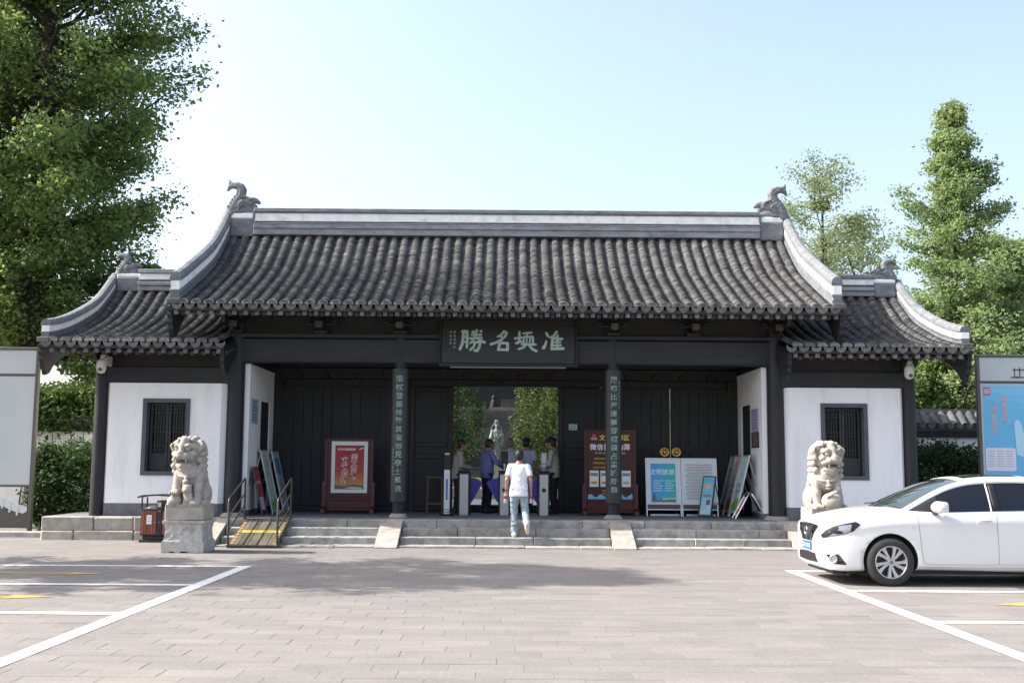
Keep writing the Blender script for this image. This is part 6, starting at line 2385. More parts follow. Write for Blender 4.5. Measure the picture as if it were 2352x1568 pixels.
def patch(name, top, bot, m, nu=24, nv=8, off=.004, ray=None, both=True, parent=None):
    """sheet laid onto the body between two outline curves given as picture or side-view points"""
    ray = ray or pxray

    def along(P, t):
        L = [0]
        for a, b in zip(P[:-1], P[1:]):
            L.append(L[-1] + math.hypot(b[0] - a[0], b[1] - a[1]))
        t *= L[-1]
        return (float(np.interp(t, L, [p[0] for p in P])), float(np.interp(t, L, [p[1] for p in P])))
    g = []
    for i in range(nu + 1):
        a, b = along(top, i / nu), along(bot, i / nu)
        for j in range(nv + 1):
            u = a[0] + (b[0] - a[0]) * j / nv
            w = a[1] + (b[1] - a[1]) * j / nv
            g.append(surf(*ray(u, w), off))
    fs = []
    for i in range(nu):
        for j in range(nv):
            k = (i * (nv + 1) + j, (i + 1) * (nv + 1) + j, (i + 1) * (nv + 1) + j + 1, i * (nv + 1) + j + 1)
            if all(g[x] is not None for x in k):
                fs.append(k)
    g = [p if p is not None else Vector((0, 0, 0)) for p in g]
    out = []
    for s in ((1, -1) if both else (1,)):
        q = MB()
        q.add([(p.x, p.y * s, p.z) for p in g], fs if s > 0 else [f[::-1] for f in fs], 0, True)
        o = q.build(name, m, parent or car, weld=False)
        if parent is not None and False:
            pass
        out.append(o)
    return out


def zpx(a, b):   # close-view pixels of the front corner -> picture pixels
    return ((3180 + a / 4.9) / 1.7415, (1980 + b / 4.9) / 1.7415)


Zp = lambda L: [zpx(*p) for p in L]
patch('headlight_housing', Zp([(500, 780), (600, 680), (760, 605), (980, 555), (1190, 515), (1285, 570)]), Zp([(545, 835), (640, 825), (800, 795), (1000, 755), (1150, 705), (1285, 575)]), TRIM, 26, 8, .003)
patch('headlight', Zp([(600, 730), (740, 650), (900, 595), (1110, 570)]), Zp([(630, 815), (780, 790), (960, 750), (1090, 710)]), LAMP, 20, 8, .0055)
patch('headlight_bezel', Zp([(520, 790), (600, 700), (760, 640), (860, 620)]), Zp([(560, 828), (640, 815), (760, 735), (860, 660)]), TRIM, 14, 5, .0065)
patch('headlight_bezel', Zp([(1120, 560), (1200, 575), (1275, 575)]), Zp([(1110, 700), (1190, 660), (1275, 580)]), TRIM, 8, 5, .0065)
patch('headlight_bezel', Zp([(760, 690), (870, 690), (940, 715)]), Zp([(740, 740), (850, 760), (930, 750)]), TRIM, 8, 4, .0065)
front = lambda y, z: (Vector((-2, y, z)), Vector((1, 0, 0)))
patch('grille', [(-.50, .785), (-.25, .80), (0, .805), (.25, .80), (.50, .785)], [(-.22, .565), (-.1, .55), (0, .547), (.1, .55), (.22, .565)], TRIM, 26, 10, .005, front, False)
for s in (-1, 1):
    patch('grille_chrome', [(s * .33, .785), (s * .175, .575)], [(s * .385, .785), (s * .235, .568)], CHROME, 10, 3, .011, front, False)
# honeycomb bars on the grille
q = MB()
for k in range(9):
    for j in range(5):
        y0, z0 = -.18 + k * .045 + (.0225 if j % 2 else 0), .58 + j * .038
        if abs(y0) > .06 + (z0 - .56) * .9:
            continue
        P = []
        for a in range(6):
            p = surf(*front(y0 + .023 * math.cos(R(60 * a + 30)), z0 + .021 * math.sin(R(60 * a + 30))), .008)
            if p:
                P.append(p)
        if len(P) == 6:
            q.tube(P, .0028, 4, closed=True)
q.build('grille_mesh', mat('grille mesh', (.07, .07, .075), .4), car)
em = surf(*front(0, .69), .016)
q = MB()
q.tube([(em.x, .062 * math.cos(R(20 * k)), .69 + .062 * math.sin(R(20 * k))) for k in range(18)], .010, 6, closed=True)
q.box((em.x - .01, -.08, .676), (em.x + .006, .08, .704))
q.build('badge', CHROME, car)
patch('lower_intake', [(-.40, .40), (0, .41), (.40, .40)], [(-.46, .285), (0, .27), (.46, .285)], TRIM, 20, 5, .004, front, False)
patch('fog_lamp_recess', Zp([(600, 1152), (740, 1152), (860, 1155)]), Zp([(745, 1330), (850, 1350), (1020, 1362)]), TRIM, 12, 6, .004)
patch('lamp_fin', Zp([(850, 1180), (900, 1190)]), Zp([(852, 1186), (902, 1196)]), CHROME, 4, 2, .008)
patch('lamp_fin', Zp([(858, 1222), (915, 1226)]), Zp([(860, 1228), (917, 1232)]), CHROME, 4, 2, .008)
patch('lamp_fin', Zp([(866, 1262), (928, 1266)]), Zp([(868, 1268), (930, 1272)]), CHROME, 4, 2, .008)
fo = surf(*pxray(*zpx(755, 1240)), .012)
ax = (surf(*pxray(*zpx(755, 1240)), .0) - fo).normalized()
for s in (1, -1):
    a_ = Vector((ax.x, ax.y * s, ax.z))
    u_ = a_.cross(Vector((0, 0, 1))).normalized()
    v_ = a_.cross(u_)
    c_ = Vector((fo.x, fo.y * s, fo.z))
    q = MB()
    q.tube([c_ + (u_ * math.cos(R(22.5 * k)) + v_ * math.sin(R(22.5 * k))) * .048 for k in range(16)], .011, 6, closed=True)
    q.build('fog_lamp', CHROME, car)
    q = MB()
    q.cyl(c_ - a_ * .002, c_ + a_ * .01, .04, n=16)
    q.build('fog_lens', LAMP, car)
# number plate
PB = mat('blue plate', (.02, .10, .48), .4)
pc = min(surf(*front(y, .49), 0).x for y in (-.2, 0, .2)) - .012
q = MB().bbox((pc - .006, -.22, .425), (pc, .22, .565), .003)
pl = q.build('number_plate', PB, car)
MB().box((pc, -.15, .43), (pc + .05, .15, .55)).build('plate_bracket', PAINT, car)
q = MB()
put_text(q, '苏K·30720', .082, lambda a, b: (pc - .0072, -a, .495 + b), 0, .004, 1.1)
q.build('plate_lettering', mat('plate white', (.72, .74, .78), .5), pl)
for z0, z1, y0, y1 in ((.43, .436, -.21, .21), (.554, .56, -.21, .21)):
    MB().box((pc - .0072, y0, z0), (pc - .0062, y1, z1)).build('plate_border', mat('plate white', (.72, .74, .78), .5), pl)
# glasshouse
zr = crv([1.0, 1.2, 1.5, 1.8, 2.05, 2.3, 2.6, 3.0, 3.3, 3.6, 3.9, 4.08], [1.045, 1.135, 1.27, 1.385, 1.448, 1.482, 1.497, 1.49, 1.455, 1.37, 1.22, 1.115])
wb = crv([1.0, 1.3, 2, 3, 3.7, 4.08], [.75, .80, .815, .81, .77, .68])
wr = crv([1.0, 1.5, 2.0, 2.6, 3.2, 3.7, 4.08], [.70, .655, .61, .60, .59, .585, .60])


def gh(x):
    """half section from belt to roof centre: list of (y, z); index bands: 0-1 trim, 1-2 glass(4), rail, top"""
    zb_, zt_ = fzs(x) - .005, zr(x)
    zb_ = min(zb_, zt_ - .02)
    rail = max(zb_ + .004, zt_ - .055)
    w0, w1 = wb(x), wr(x)
    side = lambda t: (w0 + (w1 - w0) * (t ** 1.25), zb_ + (rail - zb_) * t)
    P = [side(t) for t in (0, .045, .28, .5, .72, .88, 1.0)]
    for t in (.1, .3, .55, .8, 1.0):
        P.append((w1 * (1 - t), rail + (zt_ - rail) * (1 - (1 - t) ** 2.2)))
    return P


gx = [1.0 + .03 * k for k in range(104)]
G = {}
for s in (-1, 1):
    for i, x in enumerate(gx):
        for j, (y, z) in enumerate(gh(x)):
            sh = .30 * max(0, 1 - (x - 1.0) / 1.15) ** 1.0 * (y / .8) ** 2 - .22 * max(0, (x - 3.2) / .9) * (y / .8) ** 2
            G[s, i, j] = (x + sh, s * y, z)


def shell(name, sel, m, off=0.0, label=None, sides=(-1, 1), solid=None):
    q = MB()
    for s in sides:
        for i in range(len(gx) - 1):
            for j in range(11):
                if sel(gx[i] + .015, j):
                    f = [G[s, i, j], G[s, i + 1, j], G[s, i + 1, j + 1], G[s, i, j + 1]]
                    q.add(f if s > 0 else f[::-1], [(0, 1, 2, 3)], 0, True)
    o = q.build(name, m, car, weld=True)
    for p in o.data.polygons:
        p.use_smooth = True
    if off:
        md = o.modifiers.new('s', 'SOLIDIFY')
        md.thickness, md.offset = off, 1
    return o


is_side = lambda j: 1 <= j <= 4
B0, B1, C0, C1 = 2.40, 2.50, 3.40, 3.56
shell('roof', lambda x, j: (j in (5, 6)) or (j >= 7 and 2.05 < x < 3.34), PAINT, .006)
shell('windscreen', lambda x, j: j >= 7 and x <= 2.05, WGLASS)
shell('rear_window', lambda x, j: j >= 7 and x >= 3.34, CGLASS)
shell('rear_pillar', lambda x, j: j <= 4 and x > C1, PAINT, .004)
for s in (-1, 1):
    shell('door_window', lambda x, j: is_side(j) and 1.56 < x < B0, CGLASS, sides=(s,))
    shell('door_window', lambda x, j: is_side(j) and B1 < x < C0, CGLASS, sides=(s,))
    shell('window_trim', lambda x, j: j == 0 and x <= C1, CHROME, .004, sides=(s,))
    for a0, a1 in ((0, 1.56), (B0, B1), (C0, C1)):
        shell('pillar_trim', lambda x, j: is_side(j) and a0 <= x <= a1, TRIM, .003, sides=(s,))
q = MB()
for s in (-1, 1):
    a, b_ = G[s, 46, 1], G[s, 46, 5]
    q.tube([a, G[s, 46, 3], b_], .012, 6)
q.build('pillar_chrome', PAINT, car)
sv = [(2.2, .40), (2.95, .40)]
q = MB()
N = 12
sg = []
for i in range(N + 1):
    x = 2.16 + .76 * i / N
    for j in range(N + 1):
        y = -.42 + .84 * j / N
        ww = wr(x)
        t = 1 - abs(y) / ww
        rl = zr(x) - .055
        sg.append((x, y, rl + (zr(x) - rl) * (1 - (1 - t) ** 2.2) + .012))
q.add(sg, [(i * (N + 1) + j, (i + 1) * (N + 1) + j, (i + 1) * (N + 1) + j + 1, i * (N + 1) + j + 1) for i in range(N) for j in range(N)], 0, True)
q.build('sunroof', CGLASS, car)
MB().box((1.15, -.62, .9), (3.7, .62, 1.02)).build('cabin_fill', TRIM, car)
# wipers
q = MB()
q.tube([(1.06, -.05, 1.065), (1.2, -.5, 1.12)], .009, 5)
q.tube([(1.06, .45, 1.065), (1.12, .0, 1.10)], .009, 5)
q.build('wiper', TRIM, car)
# panel gaps, handles, mirrors, side lamps
side = lambda x, z: (Vector((x, -3, z)), Vector((0, 1, 0)))


def seam(pts, w=.006, m=SEAM):
    for s in (1, -1):
        q = MB()
        P = []
        for (xa, za), (xb, zb_) in zip(pts[:-1], pts[1:]):
            k = max(2, int(math.hypot(xb - xa, zb_ - za) / .05))
            for i in range(k):
                P.append((xa + (xb - xa) * i / k, za + (zb_ - za) * i / k))
        P.append(pts[-1])
        P = [surf(*side(*p), .0005) for p in P]
        P = [Vector((p.x, p.y * s, p.z)) for p in P if p is not None]
        q.tube(P, w * .5, 4)
        q.build('panel_gap', m, car)


seam([(1.345, .955), (1.36, .8), (1.385, .5), (1.40, .36), (1.44, .305), (1.6, .295), (2.3, .295), (2.43, .30)])
seam([(2.43, .30), (2.425, .6), (2.42, .95)])
seam([(2.43, .298), (3.1, .30), (3.25, .36), (3.36, .6), (3.5, .8), (3.52, .98)])
seam([(1.35, .26), (2.0, .255), (3.2, .26)], .004)
topv = lambda x, y: (Vector((x, y, 3)), Vector((0, 0, -1)))
for s in (-1, 1):
    q = MB()
    q.tube([p for p in (surf(*topv(x, s * y), .0005) for x, y in ((.30, .60), (.45, .68), (.6, .715), (.8, .74), (1.0, .755), (1.15, .76), (1.28, .765))) if p], .0022, 4)
    q.build('panel_gap', SEAM, car)
for s in (-1, 1):
    for hx in (2.25, 3.2):
        p0, p1 = surf(*side(hx - .095, .862), .022), surf(*side(hx + .095, .875), .022)
        q = MB()
        q.tube([(p0.x, p0.y * -s, p0.z), (p0.x + .02, (p0.y - .014) * -s, p0.z + .002), (p1.x - .02, (p1.y - .014) * -s, p1.z), (p1.x, p1.y * -s, p1.z)], [.012, .016, .016, .012], 8)
        q.build('door_handle', CHROME, car)
    sp_ = surf(*side(1.27, .795), .003)
    q = MB()
    q.ball((sp_.x, sp_.y * -s, sp_.z), (.022, .008, .011), 8)
    q.build('side_repeater', CHROME, car)
    sd_ = SDF((-.2, -.22, -.16), (.2, .22, .16), .010)
    sd_.ell((0, 0, .01), (.105, .14, .078), .0)
    sd_.box((.02, 0, .01), (.065, .125, .07), .03, .03)
    sd_.box((.155, 0, 0), (.065, .2, .2), .01, .0, sub=True)
    link('door_mirror', sd_.mesh('door_mirror', PAINT), car, loc=(1.60, s * .99, 1.055))
    q = MB()
    q.tube([(1.58, s * .80, .975), (1.59, s * .93, .99)], [.03, .026], 8)
    q.build('mirror_arm', TRIM, car)
    MB().bbox((1.668, s * .99 - .10, 1.0), (1.676, s * .99 + .10, 1.12), .003).build('mirror_glass', CGLASS, car)
# lower lip and tow stub
patch('chin_strip', [(-.5, .232), (0, .225), (.5, .232)], [(-.5, .222), (0, .215), (.5, .222)], PAINT, 12, 2, .012, front, False)
MB().box((.42, -.70, .12), (.46, -.66, .2)).build('tow_stub', TRIM, car)
MB().box((.25, -.62, .14), (4.4, .62, .215)).build('underbody', TRIM, car)


def wheel_parts():
    w = bpy.data.objects.new('wheel', None)
    COL.objects.link(w)
    r = WRAD
    q = MB()
    prof = [(r * .66, -.10), (r * .72, -.108), (r * .86, -.110), (r * .95, -.102), (r * .985, -.085), (r, -.06), (r, .06), (r * .985, .085), (r * .95, .102), (r * .72, .108), (r * .66, .10)]
    q.lathe(prof, (0, 0, 0), 56, caps=False)
    ty = q.build('tyre', RUB, w, rot=(R(90), 0, 0))
    q = MB()
    q.lathe([(r * .68, .10), (r * .67, .112), (r * .635, .104), (r * .62, .06), (r * .60, -.08), (r * .60, -.1)], (0, 0, 0), 48, caps=False)
    rim = q.build('rim', ALLOY, w, rot=(R(90), 0, 0))
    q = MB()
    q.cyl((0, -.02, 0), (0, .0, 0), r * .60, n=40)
    q.build('brake_disc', mat('dark brake disc', (.03, .03, .032), .5), w)  # plain dark disc closing the rim behind the spokes
    q = MB()
    for k in range(10):
        a = R(36 * k + (7 if k % 2 else -7))
        b_ = R(36 * k + 16)
        dirr = lambda ang, rad: (rad * math.cos(ang), rad * math.sin(ang))
        pts = []
        for t, hw in ((.15, .016), (.35, .018), (.5, .021), (.645, .030)):
            ang = a + (b_ - a) * (t - .15) * .9
            cx, cz = dirr(ang, r * t)
            nx, nz = -math.sin(ang), math.cos(ang)
            yy = -.085 - .02 * (t - .15)
            pts.append([(cx + nx * hw, yy, cz + nz * hw), (cx - nx * hw, yy, cz - nz * hw), (cx - nx * hw * 1.3, yy + .035, cz - nz * hw * 1.3), (cx + nx * hw * 1.3, yy + .035, cz + nz * hw * 1.3)])
        vs = [p for ring in pts for p in ring]
        fs = [(4 * i + j, 4 * i + (j + 1) % 4, 4 * i + 4 + (j + 1) % 4, 4 * i + 4 + j) for i in range(3) for j in range(4)] + [(0, 1, 2, 3), (15, 14, 13, 12)]
        b2 = MB()
        b2.add(vs, fs)
        b2.build('spoke', ALLOY, w, weld=True)
    q = MB()
    q.cyl((0, -.105, 0), (0, -.03, 0), .05, .075, n=24)
    q.build('hub', ALLOY, w)
    q = MB()
    q.cyl((0, -.108, 0), (0, -.1055, 0), .026, n=20)
    q.build('hub_cap', mat('hub badge', (.2, .2, .21), .3, metal=.5), w)
    for k in range(5):
        a = R(72 * k + 18)
        q = MB()
        q.cyl((.062 * math.cos(a), -.085, .062 * math.sin(a)), (.062 * math.cos(a), -.06, .062 * math.sin(a)), .009, n=8)
        q.build('wheel_nut', TRIM, w)
    return w


w0 = wheel_parts()
first = True
for wx in WXS:
    for s in (-1, 1):
        w = w0 if first else copy_tree(w0, None)
        first = False
        w.parent = car
        w.location = (wx, s * .782, WZ)
        w.rotation_euler = (0, 0, 0 if s < 0 else PI)

# ================================================================== people
SKIN = mat('skin', (.36, .20, .13), .5, var=.08, scale=20)
SKIN2 = mat('tanned skin', (.26, .13, .085), .5, var=.08, scale=20)
HAIR = mat('black hair', (.016, .014, .013), .5, var=.3, scale=60)
GHAIR = mat('greying hair', (.10, .095, .09), .6, var=.4, scale=60)


def V3(*a):
    return Vector(a)


def hand(s, w, d, pn, side, curl=.5, k=.008):
    """palm and five fingers from wrist w along d; pn palm normal"""
    w, d, pn = Vector(w), Vector(d).normalized(), Vector(pn).normalized()
    pn = (pn - d * pn.dot(d)).normalized()
    a = d.cross(pn) * side
    s.cap(tuple(w - d * .02), tuple(w + d * .03), .026, .028, k)
    for t in (-.026, -.009, .009, .026):
        s.cap(tuple(w + d * .02 + a * t * .8), tuple(w + d * .078 + a * t), .0135, .012, .006)
    for i, t in enumerate((-.028, -.009, .010, .028)):
        L = (.026, .034, .038, .033)[i]
        p0 = w + d * .082 + a * t
        d1 = (d + pn * curl).normalized()
        d2 = (d + pn * curl * 2.6).normalized()
        p1 = p0 + d1 * L
        p2 = p1 + d2 * L * .95
        s.cap(tuple(p0), tuple(p1), .0105, .0095, .003)
        s.cap(tuple(p1), tuple(p2), .0095, .008, .003)
    q0 = w + d * .03 + a * .028
    q1 = q0 + (d * .6 + a * .75 + pn * .35).normalized() * .04
    q2 = q1 + (d * .9 + pn * .5).normalized() * .032
    s.cap(tuple(q0), tuple(q1), .014, .0115, .006)
    s.cap(tuple(q1), tuple(q2), .0115, .009, .004)


def person(label, loc, rz, J, shirt, trousers, shoes=None, hair=HAIR, skin=SKIN, sleeve='short', cap=None, h=.0085, curl=.6, palm=None, tuck=False, mass=1.0, shoe_m=None):
    """J joints (local, facing +y): head, neck, chest, pelvis, then L/R shoulder, elbow, wrist, hip, knee, ankle, toe"""
    t = thing('person', label, 'person', loc, rz)
    P = {k: tuple(v) for k, v in J.items()}
    xs_ = [p[0] for p in P.values()]
    ys_ = [p[1] for p in P.values()]
    lo, hi = (min(xs_) - .24, min(ys_) - .26, -.03), (max(xs_) + .24, max(ys_) + .28, P['head'][2] + .22)
    s = SDF(lo, hi, h)
    hd = Vector(P['head'])
    tn = (hd - Vector(P['neck']))
    # head with face
    fwd_ = Vector(J.get('look', (0, 1, 0))).normalized()
    if 'look' in J:
        pass
    rt = fwd_.cross(Vector((0, 0, 1))).normalized()

    def H(x, y, z):
        return tuple(hd + rt * x + fwd_ * y + Vector((0, 0, z)))
    yaw = math.atan2(-fwd_.x, fwd_.y)
    rot = Matrix.Rotation(yaw, 3, 'Z')
    s.ell(H(0, -.012, .03), (.076, .095, .092), .02, rot=rot)
    s.ell(H(0, .03, -.04), (.058, .066, .075), .03, rot=rot)
    s.cap(H(0, .088, .012), H(0, .108, -.022), .011, .016, .012)
    s.ell(H(0, .086, -.066), (.026, .016, .008), .006, rot=rot)
    s.ell(H(0, .078, -.1), (.028, .024, .022), .015, rot=rot)
    for x in (-1, 1):
        s.ell(H(x * .078, -.005, -.005), (.013, .024, .034), .006, rot=rot)
        s.ell(H(x * .031, .088, .012), (.016, .012, .010), .004, sub=True, rot=rot)
        s.ell(H(x * .031, .083, .012), (.012, .010, .008), .002, rot=rot)
    s.cap(P['neck'], H(0, -.02, -.05), .056, .052, .02)
    ck = Vector(P['chest'])
    pv = Vector(P['pelvis'])
    m_ = mass
    s.ell(tuple(ck), (.14 * m_, .09 * m_, .17), .05)
    s.cap(tuple(ck), tuple(pv), .105 * m_, .105 * m_, .05)
    for S_ in 'LR':
        s.cap(P['neck'], P[S_ + 'sh'], .05, .05, .03)
        s.cap(P[S_ + 'sh'], P[S_ + 'el'], .046, .039, .02)
        s.cap(P[S_ + 'el'], P[S_ + 'wr'], .039, .026, .012)
        dd = Vector(P[S_ + 'wr']) - Vector(P[S_ + 'el'])
        sd_ = -1 if S_ == 'L' else 1
        pn = (palm or {}).get(S_, (-sd_, 0, 0))
        hdv = (J.get(S_ + 'hd') or tuple(dd))
        hand(s, P[S_ + 'wr'], hdv, pn, 1, curl)
        s.cap(P[S_ + 'hip'], P[S_ + 'kn'], .07, .05, .03)
        s.cap(P[S_ + 'kn'], P[S_ + 'an'], .048, .034, .02)
        s.cap(P[S_ + 'an'], P[S_ + 'to'], .034, .03, .02)
    link('body', s.mesh('body', skin), t)
    # shirt
    s = SDF(lo, hi, h)
    up = (ck - pv).normalized()
    s.ell(tuple(ck + V3(0, -.005, .03)), (.168 * m_, .116 * m_, .17), .05)
    s.cap(tuple(ck - up * .02), tuple(pv + up * .05), .130 * m_, .135 * m_, .06)
    hem = pv - up * (.10 if not tuck else -.03)
    for x in (-1, 1):
        s.cap(tuple(ck + V3(x * .05, 0, -.1)), tuple(hem + V3(x * .055, 0, 0)), .122 * m_, .132 * m_, .05)
    for S_ in 'LR':
        sh, el, wr = (Vector(P[S_ + q_]) for q_ in ('sh', 'el', 'wr'))
        nk = Vector(P['neck'])
        s.cap(tuple(nk.lerp(sh, .25) + V3(0, 0, -.02)), tuple(sh), .058, .060, .05)
        if sleeve == 'short':
            e = sh.lerp(el, .72)
            s.cap(tuple(sh), tuple(e), .060, .066, .03)
            s.cap(tuple(e), tuple(sh.lerp(el, 1.1)), .062, .06, .0, sub=True)
        else:
            s.cap(tuple(sh), tuple(el), .064, .056, .03)
            s.cap(tuple(el), tuple(el.lerp(wr, .93)), .055, .044, .025)
            for q_ in (.3, .55, .8):
                c_ = sh.lerp(el, q_)
                s.cap(tuple(c_ + V3(-.05, .03, .02)), tuple(c_ + V3(.05, .03, -.015)), .014, .014, .02)
    # folds
    random.seed(int(abs(loc[0]) * 100))
    for k in range(9):
        z = random.uniform(-.05, .9)
        c_ = pv.lerp(ck, z)
        x = random.uniform(-.1, .1)
        yb = -.118 * m_ if k % 2 else .118 * m_
        s.cap(tuple(c_ + V3(x - .05, yb, -.03)), tuple(c_ + V3(x + .05, yb, .045 * random.choice((-1, 1)))), .014, .007, .03)
    s.cap(tuple(Vector(P['neck']) + V3(0, .01, .005)), H(0, 0, 0), .06, .07, .008, sub=True)
    s.box((0, hem.y, hem.z - .15), (.6, .6, .12), .005, .0, sub=True)
    so = link('shirt', s.mesh('shirt', shirt), t)
    if sleeve == 'long':
        s2 = SDF((P['neck'][0] - .16, P['neck'][1] - .16, P['neck'][2] - .1), (P['neck'][0] + .16, P['neck'][1] + .16, P['neck'][2] + .12), h)
        nb = Vector(P['neck'])
        for k in range(12):
            a, b_ = R(30 * k), R(30 * k + 30)
            s2.cap(tuple(nb + V3(.068 * math.sin(a), .068 * math.cos(a), .0 + .02 * -math.cos(a))), tuple(nb + V3(.068 * math.sin(b_), .068 * math.cos(b_), .02 * -math.cos(b_))), .02, .02, .01)
        link('collar', s2.mesh('collar', shirt), t)
    # trousers
    s = SDF(lo, hi, h)
    s.ell(tuple(pv + V3(0, -.005, -.02)), (.152 * m_, .112 * m_, .12), .04)
    s.cap(tuple(pv + up * .06), tuple(pv), .118 * m_, .125 * m_, .05)
    for S_ in 'LR':
        hp, kn, an = (Vector(P[S_ + q_]) for q_ in ('hip', 'kn', 'an'))
        s.cap(tuple(hp), tuple(kn), .098 * m_, .072, .04)
        s.cap(tuple(kn), tuple(an + (kn - an).normalized() * .02), .07, .062, .03)
        for k in range(6):
            c_ = (hp.lerp(kn, .3 + .13 * k) if k < 4 else kn.lerp(an, .3 + .15 * (k - 3)))
            s.cap(tuple(c_ + V3(-.05, -.062, .02 * (-1) ** k)), tuple(c_ + V3(.05, -.06, -.02 * (-1) ** k)), .012, .01, .022)
        for k in range(3):
            c_ = an.lerp(kn, .06 + .07 * k)
            s.cap(tuple(c_ + V3(-.055, -.03, 0)), tuple(c_ + V3(.055, -.03, .01)), .016, .014, .02)
    s.box((0, pv.y, pv.z + .22), (.5, .5, .10), .005, .0, sub=True)
    link('trousers', s.mesh('trousers', trousers), t)
    for S_ in 'LR':
        an, to = Vector(P[S_ + 'an']), Vector(P[S_ + 'to'])
        s = SDF(tuple(min(an[i], to[i]) - .14 for i in range(3)), tuple(max(an[i], to[i]) + .14 for i in range(3)), .008)
        dn = J.get(S_ + 'dn', (0, 0, -1))
        dn = Vector(dn).normalized()
        fd = (to - an)
        fd = (fd - dn * fd.dot(dn)).normalized()
        heel = an + dn * .035 - fd * .035
        s.cap(tuple(an + dn * .0), tuple(heel), .046, .046, .02)
        s.cap(tuple(heel), tuple(heel + fd * .10), .044, .044, .02)
        s.cap(tuple(heel + fd * .1), tuple(heel + fd * .20 + dn * .012), .044, .034, .02)
        link('shoe', s.mesh('shoe', shoe_m or mat('dark shoe', (.02, .02, .022), .5)), t)
        if shoes == 'white':
            s = SDF(tuple(min(an[i], to[i]) - .16 for i in range(3)), tuple(max(an[i], to[i]) + .16 for i in range(3)), .008)
            s.cap(tuple(heel + dn * .034), tuple(heel + fd * .2 + dn * .034), .03, .03, .01)
            s.cap(tuple(heel + dn * .03 + fd * .07), tuple(heel + fd * .13 + dn * .03), .038, .038, .02)
            link('sole', s.mesh('sole', mat('pale sole', (.55, .45, .36), .7)), t)
    # hair
    s = SDF((hd.x - .16, hd.y - .18, hd.z - .16), (hd.x + .16, hd.y + .18, hd.z + .18), .0075)
    s.ell(H(0, -.022, .045), (.088, .105, .095), .0, rot=rot)
    s.ell(H(0, -.05, .0), (.08, .075, .09), .02, rot=rot)
    s.ell(H(0, .085, -.045), (.085, .085, .10), .01, sub=True, rot=rot)
    s.box(tuple(Vector(H(0, 0, -.14))), (.2, .2, .07), .01, .01, sub=True)
    for x in (-1, 1):
        s.ell(H(x * .085, .005, -.02), (.022, .034, .045), .006, sub=True, rot=rot)
    for k in range(26):
        a, e_ = random.uniform(0, 2 * PI), random.uniform(.2, 1.4)
        p = H(.085 * math.cos(a) * math.cos(e_), -.022 + .1 * math.sin(a) * math.cos(e_), .05 + .09 * math.sin(e_))
        s.ell(p, (.014, .014, .012), .012)
    link('hair', s.mesh('hair', hair), t)
    if cap is not None:
        s = SDF((hd.x - .2, hd.y - .22, hd.z - .1), (hd.x + .2, hd.y + .22, hd.z + .2), .008)
        s.ell(H(0, -.01, .095), (.108, .122, .06), .0, rot=rot)
        s.cap(H(-.0, -.0, .05), H(0, 0, .075), .098, .1, .01)
        s.cap(H(-.045, .095, .05), H(.045, .095, .05), .04, .04, .01)
        s.box(H(0, 0, -.03), (.2, .2, .062), .005, .0, sub=True)
        link('cap', s.mesh('cap', cap), t)
    return t


def stand(H=1.7, lean=0.0, arms=None, spread=.10, feet=0.0):
    k = H / 1.7
    J = dict(head=(0, .05 + lean * 1.4, 1.575), neck=(0, .01 + lean, 1.425), chest=(0, lean * .8, 1.22), pelvis=(0, 0, .93),
             Lsh=(-.185, lean, 1.375), Rsh=(.185, lean, 1.375), Lel=(-.235, -.03 + lean, 1.10), Rel=(.235, -.03 + lean, 1.10), Lwr=(-.235, .07 + lean, .87), Rwr=(.235, .07 + lean, .87),
             Lhip=(-.09, 0, .89), Rhip=(.09, 0, .89), Lkn=(-spread, .02 + feet, .49), Rkn=(spread, .02 - feet, .49), Lan=(-spread, -.02 + feet, .085), Ran=(spread, -.02 - feet, .085), Lto=(-spread - .02, .12 + feet, .03), Rto=(spread + .02, .12 - feet, .03))
    if arms:
        J.update(arms)
    return {a: tuple(c * k for c in b) if a not in ('look', 'Ldn', 'Rdn', 'Lhd', 'Rhd') else b for a, b in J.items()}


TEE = mat('white cotton tee', (.74, .74, .76), .85, var=.03, scale=8)
DENIM = mat('washed light denim', (.20, .28, .34), .85, var=.3, scale=9, col2=(.34, .42, .46), bump=.2, bscale=80)
KHAKI = mat('grey khaki uniform', (.30, .28, .245), .85, var=.1, scale=8)
NAVY = mat('navy trousers', (.02, .021, .028), .8)
BLUE = mat('violet blue shirt', (.11, .125, .28), .8, var=.12, scale=8)
GREY = mat('grey shirt', (.32, .33, .36), .85, var=.08, scale=8)
LBLU = mat('pale blue shirt', (.52, .56, .72), .85, var=.05, scale=8)
CAPM = mat('dark cap cloth', (.012, .013, .015), .7)

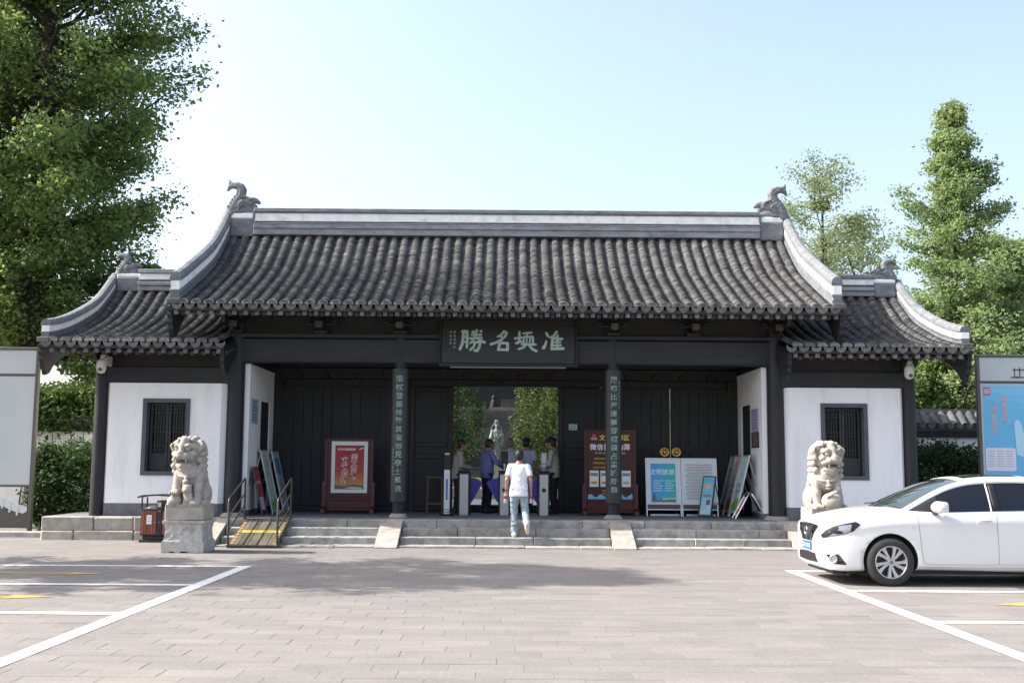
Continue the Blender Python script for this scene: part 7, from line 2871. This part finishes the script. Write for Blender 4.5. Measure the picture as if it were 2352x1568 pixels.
# the man climbing the steps
J = stand(1.70, .03, dict(Lkn=(-.095, .09, .50), Lan=(-.09, .02, .085), Lto=(-.10, .16, .03), Rhip=(.09, .0, .90), Rkn=(.125, .06, .50), Ran=(.17, -.26, .27), Rto=(.185, -.20, .12), Rdn=(0, -.80, -.60),
                          Lsh=(-.168, .03, 1.375), Rsh=(.168, .03, 1.375), Lel=(-.235, -.04, 1.12), Lwr=(-.255, .05, .885), Rel=(.235, -.05, 1.12), Rwr=(.235, .06, .885), look=(.1, 1, 0)))
WK = (.27, 21.78, ZS[1])
person('man in white tee and light jeans walking up the steps, seen from behind', WK, R(-3), J, TEE, DENIM, 'white', sleeve='short', h=.0072, shoe_m=mat('white trainer', (.66, .66, .66), .6), curl=.95)
for nm, x, lab in (('drink_bottle', -.263, 'clear drink bottle with red label held in the left hand of the man in white'), ('drink_bottle', .24, 'drink bottle with red label held in the right hand of the man in white')):
    t = thing(nm, lab, 'bottle', (WK[0] + x - .006, WK[1] + .095, WK[2] + .66), group='drink bottles')
    q = MB()
    q.lathe([(.028, 0), (.032, .01), (.032, .07), (.029, .08), (.032, .09), (.032, .155), (.024, .185), (.013, .205), (.013, .22)], (0, 0, 0), 16)
    q.build('bottle_body', mat('bottle plastic', (.55, .58, .60), .15, spec=.6), t)
    q = MB()
    q.lathe([(.0325, .085), (.0328, .09), (.0328, .14), (.0325, .145)], (0, 0, 0), 16)
    q.build('bottle_label', mat('red bottle label', (.5, .05, .05), .5), t)
    q = MB()
    q.lathe([(.015, .21), (.015, .232)], (0, 0, 0), 12)
    q.build('bottle_cap', mat('bottle cap', (.6, .6, .62), .5), t)
q = MB()
wp = Vector((-.255, .05, .885)) + Vector((.002, -.012, .03))
q.lathe([(.036, -.009), (.038, -.004), (.038, .006), (.036, .011)], tuple(wp), 16)
wt = q.build('wrist_watch', mat('dark watch strap', (.02, .02, .02), .5), [o for o in bpy.data.objects if o.name.startswith('person')][-1])

fwdarms = dict(Lel=(-.24, .06, 1.10), Lwr=(-.10, .28, 1.04), Rel=(.24, .06, 1.10), Rwr=(.12, .30, 1.05), Lhd=(.3, 1, -.05), Rhd=(-.3, 1, -.05))
person('guard in grey khaki uniform leaning on the left turnstile', (-1.12, 25.55, ZP), R(-82), stand(1.68, .05, dict(fwdarms, look=(.15, 1, -.1))), KHAKI, NAVY, sleeve='long', skin=SKIN2, palm={'L': (0, 0, -1), 'R': (0, 0, -1)}, h=.010, curl=.3)
person('man in violet blue shirt reaching towards the turnstile screen', (-.43, 25.85 - .35, ZP), R(-62), stand(1.70, .02, dict(Rel=(.27, .12, 1.16), Rwr=(.20, .36, 1.10), Rhd=(-.2, 1, .05), look=(.1, 1, 0))), BLUE, NAVY, sleeve='long', skin=SKIN2, h=.010)
person('grey haired man in grey shirt just beyond the man in white', (.13, 25.7, ZP), R(20), stand(1.72, .03, dict(fwdarms)), GREY, NAVY, sleeve='long', hair=GHAIR, h=.010)
person('man in pale blue shirt and dark cap seen from behind in the gateway', (.50, 26.55, ZP), R(-8), stand(1.74, .0), LBLU, NAVY, sleeve='short', cap=CAPM, h=.010)
person('guard in dark cap and grey khaki uniform beside the right turnstile', (1.13, 25.52, ZP), R(75), stand(1.74, .02, dict(fwdarms, look=(.0, 1, -.1))), KHAKI, NAVY, sleeve='long', skin=SKIN2, cap=CAPM, palm={'L': (0, 0, -1), 'R': (0, 0, -1)}, h=.010, curl=.3)
